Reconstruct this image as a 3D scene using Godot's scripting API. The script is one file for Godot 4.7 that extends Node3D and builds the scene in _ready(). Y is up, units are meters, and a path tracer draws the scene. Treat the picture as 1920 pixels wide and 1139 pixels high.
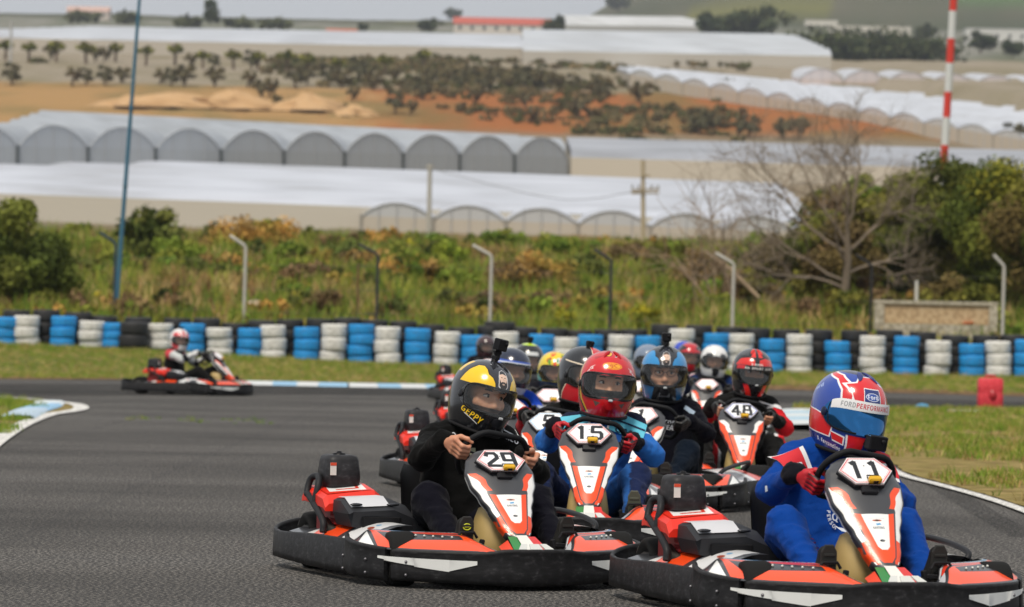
extends Node3D

var used := {}
var M := {}
var rng := RandomNumberGenerator.new()


func numbered(called: String) -> String:
	if not used.has(called):
		used[called] = 0
		return called
	used[called] += 1
	return "%s_%03d" % [called, used[called]]


func tag(o: Node, label: String, category: String, group := "") -> void:
	o.set_meta("label", label)
	o.set_meta("category", category)
	if group != "":
		o.set_meta("group", group)


func thing(called: String, label: String, category: String, at := Vector3.ZERO, turn := 0.0, group := "") -> Node3D:
	var o := Node3D.new()
	o.name = numbered(called)
	add_child(o, true)
	o.position = at
	o.rotation.y = turn
	tag(o, label, category, group)
	return o


func copy_of(o: Node3D, label: String) -> Node3D:
	var base := str(o.name)
	if base.length() > 4 and base[base.length() - 4] == "_" and base.right(3).is_valid_int():
		base = base.left(base.length() - 4)
	var c: Node3D = o.duplicate()
	c.name = numbered(base)
	add_child(c, true)
	c.set_meta("label", label)
	return c


func ordinal(n: int) -> String:
	var one := ["", "first", "second", "third", "fourth", "fifth", "sixth", "seventh", "eighth", "ninth", "tenth", "eleventh", "twelfth", "thirteenth", "fourteenth", "fifteenth", "sixteenth", "seventeenth", "eighteenth", "nineteenth"]
	if n < 20:
		return one[n]
	var tens: String = ["twent", "thirt", "fort", "fift", "sixt"][n / 10 - 2]
	return tens + "ieth" if n % 10 == 0 else tens + "y-" + one[n % 10]


func stb() -> SurfaceTool:
	var s := SurfaceTool.new()
	s.begin(Mesh.PRIMITIVE_TRIANGLES)
	return s


func made(shape) -> Mesh:
	if shape is SurfaceTool:
		shape.generate_normals()
		return shape.commit()
	return shape


func obj(called: String, shape, m: Material, parent: Node = null) -> MeshInstance3D:
	var o := MeshInstance3D.new()
	o.mesh = made(shape)
	if m:
		o.material_override = m
	if parent == null:
		o.name = numbered(called)
		add_child(o, true)
	else:
		o.name = called
		parent.add_child(o, true)
	return o


func struct(called: String, shape, m: Material) -> MeshInstance3D:
	var o := obj(called, shape, m)
	o.set_meta("kind", "structure")
	return o


func mat(hex: String, rough := 0.6, metal := 0.0) -> StandardMaterial3D:
	var key := "%s %.2f %.2f" % [hex, rough, metal]
	if M.has(key):
		return M[key]
	var m := StandardMaterial3D.new()
	m.albedo_color = Color(hex)
	m.roughness = rough
	m.metallic = metal
	if metal == 0.0 and m.albedo_color.get_luminance() < 0.2:
		m.metallic_specular = 0.3
	M[key] = m
	return m


func noise_tex(size: int, freq: float, oct: int, ramp: Array, kind := FastNoiseLite.TYPE_SIMPLEX_SMOOTH, sd := 1) -> NoiseTexture2D:
	var n := FastNoiseLite.new()
	n.noise_type = kind
	n.frequency = freq
	n.fractal_octaves = oct
	n.seed = sd
	var t := NoiseTexture2D.new()
	t.width = size
	t.height = size
	t.seamless = true
	t.noise = n
	if ramp.size():
		var g := Gradient.new()
		var offs := PackedFloat32Array()
		var cols := PackedColorArray()
		for r in ramp:
			offs.append(r[0])
			cols.append(Color(r[1]))
		g.offsets = offs
		g.colors = cols
		t.color_ramp = g
	return t


func tri_map(m: StandardMaterial3D, scale: float, world := false) -> void:
	m.uv1_triplanar = true
	m.uv1_world_triplanar = world
	m.uv1_scale = Vector3.ONE * scale


# ---------- shapes
func vtx(st: SurfaceTool, p: Vector3, uv: Vector2) -> void:
	st.set_uv(uv)
	st.add_vertex(p)


func tri(st: SurfaceTool, a: Vector3, b: Vector3, c: Vector3, ua := Vector2.ZERO, ub := Vector2.ZERO, uc := Vector2.ZERO) -> void:
	vtx(st, a, ua)
	vtx(st, b, ub)
	vtx(st, c, uc)


func loft(st: SurfaceTool, rows: Array, closed := false, group := 0, uvs: Array = []) -> void:
	st.set_smooth_group(group)
	var n := rows.size()
	var m: int = rows[0].size()
	for i in n - 1:
		var r0: PackedVector3Array = rows[i]
		var r1: PackedVector3Array = rows[i + 1]
		for j in (m if closed else m - 1):
			var k := (j + 1) % m
			var ua := Vector2(float(j) / (m - 1), float(i) / (n - 1))
			var ub := Vector2(float(j + 1) / (m - 1), float(i) / (n - 1))
			var uc := Vector2(float(j + 1) / (m - 1), float(i + 1) / (n - 1))
			var ud := Vector2(float(j) / (m - 1), float(i + 1) / (n - 1))
			if uvs.size():
				ua = uvs[i][j]
				ub = uvs[i][k]
				uc = uvs[i + 1][k]
				ud = uvs[i + 1][j]
			tri(st, r0[j], r0[k], r1[k], ua, ub, uc)
			tri(st, r0[j], r1[k], r1[j], ua, uc, ud)


func cap(st: SurfaceTool, ring: PackedVector3Array, flip := false, group := -1) -> void:
	st.set_smooth_group(group)
	var c := Vector3.ZERO
	for p in ring:
		c += p
	c /= ring.size()
	for j in ring.size():
		var k := (j + 1) % ring.size()
		if flip:
			tri(st, c, ring[k], ring[j])
		else:
			tri(st, c, ring[j], ring[k])


func tube(st: SurfaceTool, pts: Array, r, sides := 8, closed := false, flat := 1.0) -> void:
	var rows := []
	var n := pts.size()
	var up := Vector3.UP
	for i in n:
		var a: Vector3 = pts[(i - 1 + n) % n] if (i > 0 or closed) else pts[i]
		var b: Vector3 = pts[(i + 1) % n] if (i < n - 1 or closed) else pts[i]
		var t := (b - a).normalized()
		if i == 0:
			up = Vector3.UP if absf(t.y) < 0.9 else Vector3.RIGHT
		up = (up - t * up.dot(t)).normalized()
		var sd := t.cross(up)
		var rr: float = r if not (r is Array or r is PackedFloat32Array) else r[i]
		var ring := PackedVector3Array()
		for j in sides:
			var an := TAU * j / sides
			ring.append(pts[i] + sd * cos(an) * rr + up * sin(an) * rr * flat)
		rows.append(ring)
	if closed:
		rows.append(rows[0])
	loft(st, rows, true, 0)
	if not closed:
		cap(st, rows[0], true)
		cap(st, rows[n - 1])


func oct_ring(c: Vector3, hx: float, hz: float, ch: float, b: Basis, y: float) -> PackedVector3Array:
	var ring := PackedVector3Array()
	var pts := [Vector2(hx, -hz + ch), Vector2(hx, hz - ch), Vector2(hx - ch, hz), Vector2(-hx + ch, hz), Vector2(-hx, hz - ch), Vector2(-hx, -hz + ch), Vector2(-hx + ch, -hz), Vector2(hx - ch, -hz)]
	for p in pts:
		ring.append(c + b * Vector3(p.x, y, p.y))
	return ring


func box(st: SurfaceTool, c: Vector3, s: Vector3, b := Basis.IDENTITY, bev := 0.0, top := 1.0) -> void:
	var h := s / 2
	var e: float = maxf(bev, 0.0002)
	var rows := [oct_ring(c, h.x - e, h.z - e, e, b, -h.y), oct_ring(c, h.x, h.z, e, b, -h.y + e), oct_ring(c, h.x * top, h.z * top, e, b, h.y - e), oct_ring(c, h.x * top - e, h.z * top - e, e, b, h.y)]
	loft(st, rows, true, -1)
	cap(st, rows[0], true)
	cap(st, rows[3])


func prism(st: SurfaceTool, poly: PackedVector2Array, xf: Transform3D, depth: float, bev := 0.0) -> void:
	var ids := Geometry2D.triangulate_polygon(poly)
	var n := poly.size()
	var front := PackedVector3Array()
	var mid := PackedVector3Array()
	var back := PackedVector3Array()
	var c := Vector2.ZERO
	var lo := poly[0]
	var hi := poly[0]
	for p in poly:
		c += p / n
		lo = lo.min(p)
		hi = hi.max(p)
	for p in poly:
		var q := p + (c - p).normalized() * bev
		front.append(xf * Vector3(q.x, q.y, depth / 2))
		mid.append(xf * Vector3(p.x, p.y, depth / 2 - bev))
		back.append(xf * Vector3(p.x, p.y, -depth / 2))
	st.set_smooth_group(-1)
	var uvo := func(i: int): return Vector2((poly[i].x - lo.x) / (hi.x - lo.x), 1.0 - (poly[i].y - lo.y) / (hi.y - lo.y))
	for t in range(0, ids.size(), 3):
		tri(st, front[ids[t]], front[ids[t + 1]], front[ids[t + 2]], uvo.call(ids[t]), uvo.call(ids[t + 1]), uvo.call(ids[t + 2]))
		tri(st, back[ids[t]], back[ids[t + 2]], back[ids[t + 1]])
	loft(st, [front, mid, back], true, -1)


func lathe(st: SurfaceTool, prof: Array, segs: int, xf := Transform3D.IDENTITY, group := 0) -> void:
	var rows := []
	for p in prof:
		var ring := PackedVector3Array()
		for j in segs:
			var a := TAU * j / segs
			ring.append(xf * Vector3(cos(a) * p.x, p.y, sin(a) * p.x))
		rows.append(ring)
	loft(st, rows, true, group)


func blob(st: SurfaceTool, c: Vector3, r: Vector3, b := Basis.IDENTITY, nu := 10, nv := 7) -> void:
	var rows := []
	for i in nv + 1:
		var e := PI * i / nv - PI / 2
		var ring := PackedVector3Array()
		for j in nu:
			var a := TAU * j / nu
			ring.append(c + b * (Vector3(cos(e) * cos(a), sin(e), cos(e) * sin(a)) * r))
		rows.append(ring)
	loft(st, rows, true, 0)


func path_at(pts: Array, n: int) -> Array:
	# Catmull-Rom through the points, n samples
	var out := []
	var segs := pts.size() - 1
	for i in n:
		var t := float(i) / (n - 1) * segs
		var k := mini(int(t), segs - 1)
		var f := t - k
		out.append(pts[k].cubic_interpolate(pts[k + 1], pts[k] * 2 - pts[k + 1] if k == 0 else pts[k - 1], pts[k + 1] * 2 - pts[k] if k + 2 >= pts.size() else pts[k + 2], f))
	return out


func key(tab: Array, t: float) -> float:
	for i in range(1, tab.size()):
		if t <= tab[i][0]:
			var f: float = clampf((t - tab[i - 1][0]) / (tab[i][0] - tab[i - 1][0]), 0, 1)
			return lerpf(tab[i - 1][1], tab[i][1], f)
	return tab[tab.size() - 1][1]


func key_s(tab: Array, t: float) -> float:
	for i in range(1, tab.size()):
		if t <= tab[i][0]:
			var f: float = clampf((t - tab[i - 1][0]) / (tab[i][0] - tab[i - 1][0]), 0, 1)
			return lerpf(tab[i - 1][1], tab[i][1], f * f * (3 - 2 * f))
	return tab[tab.size() - 1][1]


# ---------- print: polygons and lettering drawn into an Image
class Print:
	var im: Image
	var w: int
	var h: int
	var lo: Vector2
	var sc: Vector2

	func _init(pw: int, ph: int, a: Vector2, b: Vector2, fill: Color) -> void:
		w = pw
		h = ph
		im = Image.create(w, h, false, Image.FORMAT_RGB8)
		im.fill(fill)
		lo = a
		sc = Vector2(w / (b.x - a.x), h / (b.y - a.y))

	func poly(pts: Array, c: Color) -> void:
		var q := PackedVector2Array()
		var y0 := 1e9
		var y1 := -1e9
		for p in pts:
			var r: Vector2 = (p - lo) * sc
			q.append(r)
			y0 = minf(y0, r.y)
			y1 = maxf(y1, r.y)
		var n := q.size()
		for y in range(maxi(0, int(y0)), mini(h - 1, int(y1) + 1) + 1):
			var yy := y + 0.5
			var xs := []
			for i in n:
				var a := q[i]
				var b := q[(i + 1) % n]
				if (a.y <= yy) != (b.y <= yy):
					xs.append(a.x + (yy - a.y) / (b.y - a.y) * (b.x - a.x))
			xs.sort()
			for i in range(0, xs.size() - 1, 2):
				var x0 := maxi(0, int(round(xs[i])))
				var x1 := mini(w, int(round(xs[i + 1])))
				if x1 > x0:
					im.fill_rect(Rect2i(x0, y, x1 - x0, 1), c)

	func oval(c: Vector2, r: Vector2, col: Color, turn := 0.0) -> void:
		var pts := []
		for i in 28:
			pts.append(c + Vector2(cos(TAU * i / 28) * r.x, sin(TAU * i / 28) * r.y).rotated(turn))
		poly(pts, col)

	func line(pts: Array, wd: float, col: Color) -> void:
		for i in pts.size() - 1:
			var d: Vector2 = (pts[i + 1] - pts[i]).normalized() * wd / 2
			var s := Vector2(-d.y, d.x)
			poly([pts[i] - d * 0.6 + s, pts[i + 1] + d * 0.6 + s, pts[i + 1] + d * 0.6 - s, pts[i] - d * 0.6 - s], col)

	func tris(t: PackedVector2Array, xf: Transform2D, col: Color) -> void:
		for i in range(0, t.size(), 3):
			poly([xf * t[i], xf * t[i + 1], xf * t[i + 2]], col)

	func tex() -> ImageTexture:
		return ImageTexture.create_from_image(im)


var glyphs := {}


func letters(text: String, serif := false) -> PackedVector2Array:
	# the triangles of a text 1 unit high, centred on the origin, y down
	var k := text + str(serif)
	if glyphs.has(k):
		return glyphs[k]
	var f := SystemFont.new()
	f.font_names = PackedStringArray(["Droid Serif" if serif else "Droid Sans"])
	f.font_weight = 700
	var t := TextMesh.new()
	t.font = f
	t.font_size = 64
	t.pixel_size = 1.0 / 46.0
	t.depth = 0.0
	t.curve_step = 2.0
	t.text = text
	var out := PackedVector2Array()
	if t.get_surface_count():
		var arr := t.surface_get_arrays(0)
		var v: PackedVector3Array = arr[Mesh.ARRAY_VERTEX]
		var lo := Vector2(1e9, 1e9)
		var hi := -lo
		var ids: PackedInt32Array = arr[Mesh.ARRAY_INDEX] if arr[Mesh.ARRAY_INDEX] != null else PackedInt32Array(range(v.size()))
		for i in ids:
			var p := Vector2(v[i].x, -v[i].y)
			lo = lo.min(p)
			hi = hi.max(p)
			out.append(p)
		for i in out.size():
			out[i] -= (lo + hi) / 2
	glyphs[k] = out
	return out


func write(pr: Print, text: String, c: Vector2, size: float, col: Color, turn := 0.0, stretch := 1.0, shear := 0.0, serif := false) -> void:
	var xf := Transform2D(turn, c) * Transform2D(Vector2(size * stretch, 0), Vector2(-shear * size, size), Vector2.ZERO)
	pr.tris(letters(text, serif), xf, col)


# ---------- smooth bodies: tapered capsules joined by a smooth minimum, meshed as surface nets
func field_at(bones: Array, p: Vector3, k: float) -> float:
	var s := 0.0
	for b in bones:
		var ba: Vector3 = b[1] - b[0]
		var h := clampf((p - b[0]).dot(ba) / maxf(ba.length_squared(), 1e-8), 0, 1)
		s += exp(-((p - b[0] - ba * h).length() - lerpf(b[2], b[3], h)) / k)
	return -k * log(maxf(s, 1e-30))


func nets(bones: Array, cell: float, k: float) -> Dictionary:
	var lo := Vector3.ONE * 1e9
	var hi := -lo
	for b in bones:
		var r: float = maxf(b[2], b[3]) + k
		lo = lo.min(b[0] - Vector3.ONE * r).min(b[1] - Vector3.ONE * r)
		hi = hi.max(b[0] + Vector3.ONE * r).max(b[1] + Vector3.ONE * r)
	lo -= Vector3.ONE * cell * 2
	var nx := int((hi.x - lo.x) / cell) + 4
	var ny := int((hi.y - lo.y) / cell) + 4
	var nz := int((hi.z - lo.z) / cell) + 4
	var acc := PackedFloat32Array()
	acc.resize(nx * ny * nz)
	var lim := maxf(cell * 2.5, k * 4.0)
	for b in bones:
		var a: Vector3 = b[0]
		var ba: Vector3 = b[1] - a
		var bb := maxf(ba.length_squared(), 1e-8)
		var ra: float = b[2]
		var rd: float = b[3] - ra
		var r := maxf(ra, b[3]) + lim
		var l := ((a.min(b[1]) - Vector3.ONE * r - lo) / cell).floor()
		var u := ((a.max(b[1]) + Vector3.ONE * r - lo) / cell).ceil()
		for z in range(maxi(0, int(l.z)), mini(nz - 1, int(u.z)) + 1):
			for y in range(maxi(0, int(l.y)), mini(ny - 1, int(u.y)) + 1):
				var row := (z * ny + y) * nx
				for x in range(maxi(0, int(l.x)), mini(nx - 1, int(u.x)) + 1):
					var pa := lo + Vector3(x, y, z) * cell - a
					var h := clampf(pa.dot(ba) / bb, 0.0, 1.0)
					var d := (pa - ba * h).length() - ra - rd * h
					if d < lim:
						acc[row + x] += exp(-d / k)
	var verts := PackedVector3Array()
	var at := PackedInt32Array()
	at.resize(nx * ny * nz)
	at.fill(-1)
	var sy := nx
	var sz := nx * ny
	var co := [0, 1, sy, sy + 1, sz, sz + 1, sz + sy, sz + sy + 1]
	var cv := [Vector3(0, 0, 0), Vector3(1, 0, 0), Vector3(0, 1, 0), Vector3(1, 1, 0), Vector3(0, 0, 1), Vector3(1, 0, 1), Vector3(0, 1, 1), Vector3(1, 1, 1)]
	var ed := [[0, 1], [2, 3], [4, 5], [6, 7], [0, 2], [1, 3], [4, 6], [5, 7], [0, 4], [1, 5], [2, 6], [3, 7]]
	var val := PackedFloat32Array()
	val.resize(8)
	for z in nz - 1:
		for y in ny - 1:
			for x in nx - 1:
				var i := x + y * sy + z * sz
				if acc[i] == 0.0:
					continue
				var ins := 0
				for c in 8:
					val[c] = acc[i + co[c]]
					if val[c] > 1.0:
						ins += 1
				if ins == 0 or ins == 8:
					continue
				var p := Vector3.ZERO
				var n := 0
				for e in ed:
					var va: float = val[e[0]]
					var vb: float = val[e[1]]
					if (va > 1.0) != (vb > 1.0):
						var la := log(maxf(va, 1e-6))
						var lb := log(maxf(vb, 1e-6))
						var ca: Vector3 = cv[e[0]]
						p += ca.lerp(cv[e[1]], la / (la - lb))
						n += 1
				at[i] = verts.size()
				verts.append(lo + (Vector3(x, y, z) + p / n) * cell)
	var idx := PackedInt32Array()
	for z in range(1, nz - 1):
		for y in range(1, ny - 1):
			for x in range(1, nx - 1):
				var i := x + y * sy + z * sz
				var a := acc[i] > 1.0
				for ax in 3:
					var st: int = [1, sy, sz][ax]
					var s1: int = [sy, sz, 1][ax]
					var s2: int = [sz, 1, sy][ax]
					var b := acc[i + st] > 1.0
					if a == b:
						continue
					var q0 := at[i - s1 - s2]
					var q1 := at[i - s2]
					var q2 := at[i]
					var q3 := at[i - s1]
					if q0 < 0 or q1 < 0 or q2 < 0 or q3 < 0:
						continue
					if a:
						idx.append_array(PackedInt32Array([q0, q2, q1, q0, q3, q2]))
					else:
						idx.append_array(PackedInt32Array([q0, q1, q2, q0, q2, q3]))
	return {"v": verts, "i": idx}


func shaded(v: PackedVector3Array, idx: PackedInt32Array, colors := PackedColorArray(), into: ArrayMesh = null, m: Material = null) -> ArrayMesh:
	var n := PackedVector3Array()
	n.resize(v.size())
	for t in range(0, idx.size(), 3):
		var f := (v[idx[t + 2]] - v[idx[t]]).cross(v[idx[t + 1]] - v[idx[t]])
		n[idx[t]] += f
		n[idx[t + 1]] += f
		n[idx[t + 2]] += f
	for i in n.size():
		n[i] = n[i].normalized()
	var arr := []
	arr.resize(Mesh.ARRAY_MAX)
	arr[Mesh.ARRAY_VERTEX] = v
	arr[Mesh.ARRAY_NORMAL] = n
	arr[Mesh.ARRAY_INDEX] = idx
	if colors.size():
		arr[Mesh.ARRAY_COLOR] = colors
	var am := into if into else ArrayMesh.new()
	am.add_surface_from_arrays(Mesh.PRIMITIVE_TRIANGLES, arr)
	if m:
		am.surface_set_material(am.get_surface_count() - 1, m)
	return am


# ---------- kart (its own axes: +z ahead, the ground at y = 0)
const ORANGE := Color("ee4a14")
const WHITEP := Color("e6e7e6")
const DARKP := Color("3b3c40")
const NOSE := [Vector3(-0.665, 0, 0.20), Vector3(-0.70, 0, 0.34), Vector3(-0.695, 0, 0.50), Vector3(-0.60, 0, 0.70), Vector3(-0.42, 0, 0.86), Vector3(-0.2, 0, 0.965), Vector3(0, 0, 0.995), Vector3(0.2, 0, 0.965), Vector3(0.42, 0, 0.86), Vector3(0.60, 0, 0.70), Vector3(0.695, 0, 0.50), Vector3(0.70, 0, 0.34), Vector3(0.665, 0, 0.20)]
const FLANK := [Vector3(0.67, 0, 0.30), Vector3(0.69, 0, 0.05), Vector3(0.705, 0, -0.30), Vector3(0.715, 0, -0.62), Vector3(0.675, 0, -0.86), Vector3(0.50, 0, -0.955), Vector3(0.22, 0, -0.97)]


func sweep(st: SurfaceTool, path: Array, prof: Callable, group := 0, caps := true) -> void:
	# prof(t) -> PackedVector2Array of (outwards, up) along the path
	var rows := []
	var n := path.size()
	for i in n:
		var d: Vector3 = (path[mini(i + 1, n - 1)] - path[maxi(i - 1, 0)]).normalized()
		var o := d.cross(Vector3.UP).normalized()
		var ring := PackedVector3Array()
		for q in prof.call(float(i) / (n - 1)):
			ring.append(path[i] + o * q.x + Vector3.UP * q.y)
		rows.append(ring)
	loft(st, rows, true, group)
	if caps:
		cap(st, rows[0], true)
		cap(st, rows[n - 1])


func bumper_profile(y0: float, y1: float, th: float, swell: float) -> PackedVector2Array:
	var h := y1 - y0
	return PackedVector2Array([Vector2(-th - 0.004, y0), Vector2(-0.004, y0 + 0.004), Vector2(0.004 + swell * 0.5, y0 + h * 0.12), Vector2(swell, y0 + h * 0.35), Vector2(swell * 0.8, y0 + h * 0.62), Vector2(0.002, y0 + h * 0.86), Vector2(0.004, y0 + h * 0.9), Vector2(0.004, y1 - 0.006), Vector2(-0.002, y1), Vector2(-th + 0.004, y1), Vector2(-th, y1 - 0.006), Vector2(-th - 0.004, y0 + 0.03)])


func nassau_w(v: float) -> float:
	return key_s([[0.0, 0.075], [0.05, 0.115], [0.14, 0.15], [0.26, 0.168], [0.36, 0.162], [0.5, 0.132], [0.64, 0.105], [0.8, 0.082], [0.93, 0.062], [1.0, 0.03]], v)


func nassau_c(v: float) -> Vector3:
	return Vector3(0, key([[0, 0.660], [0.12, 0.615], [0.27, 0.545], [0.4, 0.475], [0.55, 0.405], [0.8, 0.30], [1.0, 0.218]], v), key([[0, 0.36], [0.12, 0.43], [0.27, 0.50], [0.4, 0.555], [0.55, 0.61], [0.8, 0.70], [1.0, 0.765]], v))


func nassau_print(swapped: bool) -> ImageTexture:
	var pr := Print.new(384, 768, Vector2(-0.18, 0), Vector2(0.18, 1), DARKP)
	var ca := ORANGE if swapped else WHITEP
	var cb := WHITEP if swapped else ORANGE
	for s in [-1, 1]:
		var outer := []
		var inner := []
		var third := []
		for i in 33:
			var v := lerpf(0.27, 0.95, i / 32.0)
			var e := nassau_w(v)
			var k := smoothstep(0.27, 0.36, v)
			outer.append(Vector2(s * (e - 0.006), v))
			inner.append(Vector2(s * (e - 0.006 - 0.036 * k * smoothstep(1.02, 0.55, v) - 0.003), v))
			third.append(Vector2(s * (e - 0.012 - 0.060 * smoothstep(0.2, 0.34, v) * smoothstep(1.15, 0.5, v)), v))
		var a := outer.duplicate()
		var b := inner.duplicate()
		b.reverse()
		pr.poly(a + b, ca)
		var c := third.duplicate()
		c.reverse()
		pr.poly(inner + c, cb)
		# lower outside corners
		pr.poly([Vector2(s * 0.085, 0.74), Vector2(s * 0.072, 0.90), Vector2(s * 0.048, 0.93), Vector2(s * 0.052, 0.70)], ORANGE)
	pr.poly([Vector2(-0.098, 0.475), Vector2(-0.046, 0.89), Vector2(-0.02, 0.955), Vector2(0.02, 0.955), Vector2(0.046, 0.89), Vector2(0.098, 0.475), Vector2(0.072, 0.485), Vector2(-0.072, 0.485)], DARKP)
	pr.poly([Vector2(-0.090, 0.475), Vector2(-0.041, 0.885), Vector2(-0.018, 0.945), Vector2(0.018, 0.945), Vector2(0.041, 0.885), Vector2(0.090, 0.475)], ORANGE)
	pr.poly([Vector2(-0.062, 0.483), Vector2(-0.026, 0.79), Vector2(-0.013, 0.82), Vector2(0.013, 0.82), Vector2(0.026, 0.79), Vector2(0.062, 0.483)], WHITEP)
	pr.poly([Vector2(-0.1, 0.44), Vector2(-0.1, 0.474), Vector2(-0.06, 0.488), Vector2(0.06, 0.488), Vector2(0.1, 0.474), Vector2(0.1, 0.44)], DARKP)
	# small sponsor marks and the fixing bolt
	pr.oval(Vector2(0, 0.545), Vector2(0.021, 0.008), Color("b4532c"))
	pr.oval(Vector2(0, 0.545), Vector2(0.010, 0.007), Color("4d2f22"))
	pr.line([Vector2(-0.035, 0.527), Vector2(0.035, 0.527)], 0.003, Color("b9bcc0"))
	pr.poly([Vector2(-0.011, 0.575), Vector2(0.014, 0.568), Vector2(0.011, 0.578), Vector2(0.016, 0.585), Vector2(-0.009, 0.593), Vector2(-0.006, 0.584)], Color("5b9fd0"))
	write(pr, "KARTING", Vector2(0, 0.613), 0.02, Color("3c3f46"), 0, 0.42)
	pr.oval(Vector2(0, 0.735), Vector2(0.011, 0.011), Color("16171a"))
	pr.oval(Vector2(0.002, 0.733), Vector2(0.004, 0.004), Color("8a8c90"))
	return pr.tex()


func plate_print(num: String, rim: Color) -> ImageTexture:
	var pr := Print.new(384, 256, Vector2(-0.12, -0.08), Vector2(0.12, 0.08), Color("d9dadb"))
	var hexa := [Vector2(-0.12, 0.0), Vector2(-0.062, -0.078), Vector2(0.062, -0.078), Vector2(0.12, 0.0), Vector2(0.062, 0.078), Vector2(-0.062, 0.078)]
	pr.poly(hexa, Color("e2d4d6"))
	var g := func(k: float): return hexa.map(func(p): return p * k)
	pr.poly(g.call(0.97), rim)
	pr.poly(g.call(0.92), Color("e6e7e9"))
	pr.poly(g.call(0.885), rim.lerp(Color.WHITE, 0.25))
	pr.poly(g.call(0.865), Color("e9eaec"))
	var x := -0.042 if num.length() > 1 else 0.0
	for ch in num:
		digit(pr, ch, Vector2(x, -0.004), Color("1d1f24"))
		x += 0.084
	pr.oval(Vector2(0, -0.03), Vector2(0.004, 0.004), Color("1d1f24"))
	return pr.tex()


func digit(pr: Print, ch: String, c: Vector2, col: Color) -> void:
	var S := {
		"0": [[[-1, -1], [1, -1], [1, 1], [-1, 1], [-1, -1]]], "1": [[[-0.55, -0.8], [0.05, -1], [0.05, 1]]],
		"2": [[[-1, -0.6], [-0.7, -1], [0.7, -1], [1, -0.7], [1, -0.25], [-0.9, 0.7], [-0.9, 1], [1.1, 1]]],
		"4": [[[0.55, 1.1], [0.55, -1], [-0.95, 0.42], [1.2, 0.42]]], "5": [[[1, -1], [-0.85, -1], [-0.95, -0.1], [0.65, -0.1], [1, 0.2], [1, 0.75], [0.65, 1], [-0.7, 1], [-1, 0.7]]],
		"8": [[[-0.8, -1], [0.8, -1], [0.8, -0.05], [1, 0.1], [1, 1], [-1, 1], [-1, 0.1], [-0.8, -0.05], [-0.8, -1]], [[-0.8, -0.03], [0.8, -0.03]]],
		"9": [[[0.95, 0.1], [-0.95, 0.1], [-0.95, -1], [0.95, -1], [0.95, 0.7], [0.6, 1], [-0.9, 1]]], "7": [[[-1, -1], [1, -1], [-0.1, 1.1]]]}
	for stroke in S[ch]:
		var pts := []
		for p in stroke:
			pts.append(c + Vector2(p[0] * 0.026, p[1] * 0.049))
		pr.line(pts, 0.021, col)


func fairing_print() -> ImageTexture:
	# x: along the nose from -1 to 1, y: 0 at the bumper, 1 at the inner edge
	var pr := Print.new(1024, 256, Vector2(-1, 0), Vector2(1, 1), Color("2a2b2e"))
	for s in [-1, 1]:
		var q := func(pts: Array): return pts.map(func(p): return Vector2(p.x * s, p.y))
		pr.poly(q.call([Vector2(0.76, 0.95), Vector2(0.20, 0.93), Vector2(0.20, 0.86), Vector2(0.72, 0.80)]), Color("c8cace"))
		pr.poly(q.call([Vector2(0.72, 0.90), Vector2(0.42, 0.98), Vector2(0.42, 0.88), Vector2(0.66, 0.82)]), Color("4f86b5"))
		pr.poly(q.call([Vector2(0.77, 0.80), Vector2(0.22, 0.84), Vector2(0.22, 0.72), Vector2(0.73, 0.64)]), Color("d23a25"))
		pr.poly(q.call([Vector2(0.745, 0.74), Vector2(0.70, 0.06), Vector2(0.24, 0.05), Vector2(0.185, 0.22), Vector2(0.26, 0.62), Vector2(0.45, 0.70)]), ORANGE)
		pr.poly(q.call([Vector2(0.69, 0.70), Vector2(0.62, 0.20), Vector2(0.56, 0.34), Vector2(0.30, 0.40), Vector2(0.30, 0.60), Vector2(0.46, 0.68)]), Color("26272a"))
		pr.poly(q.call([Vector2(0.79, 0.72), Vector2(0.86, 0.12), Vector2(0.72, 0.06)]), WHITEP)
		pr.poly(q.call([Vector2(0.17, 0.30), Vector2(0.10, 0.62), Vector2(0.20, 0.86), Vector2(0.24, 0.70)]), Color("b9bbc0"))
		write(pr, "RENTAL", Vector2(s * 0.36, 0.91), 0.14, Color("24262b"), 0, 0.16)
	return pr.tex()


func cover_print(flip: bool) -> ImageTexture:
	# u along the side from the front (0) to the tail (1), v from the bumper inwards
	var pr := Print.new(256, 128, Vector2(0, 0), Vector2(1, 1), Color("2c2d31"))
	if flip:
		pr.poly([Vector2(0.02, 0), Vector2(0.5, 0), Vector2(0.44, 1), Vector2(0.04, 1)], Color("d7d8da"))
		pr.poly([Vector2(0.5, 0), Vector2(0.8, 0), Vector2(0.6, 1), Vector2(0.46, 1)], Color("d8503f"))
		pr.poly([Vector2(0.1, 0.2), Vector2(0.4, 0.05), Vector2(0.38, 0.5), Vector2(0.16, 0.6)], Color("85888e"))
	else:
		pr.poly([Vector2(0.06, 0.04), Vector2(0.30, 0.04), Vector2(0.33, 0.45), Vector2(0.27, 0.97), Vector2(0.08, 0.97)], Color("dfe0e2"))
		pr.poly([Vector2(0.36, 0.03), Vector2(0.74, 0.03), Vector2(0.62, 0.5), Vector2(0.50, 0.97), Vector2(0.36, 0.97)], ORANGE)
		pr.poly([Vector2(0.66, 0.03), Vector2(0.70, 0.55), Vector2(0.76, 0.03)], WHITEP)
		pr.oval(Vector2(0.19, 0.45), Vector2(0.035, 0.05), Color("a8472c"))
		pr.oval(Vector2(0.19, 0.60), Vector2(0.02, 0.05), Color("5b9fd0"))
	return pr.tex()


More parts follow.
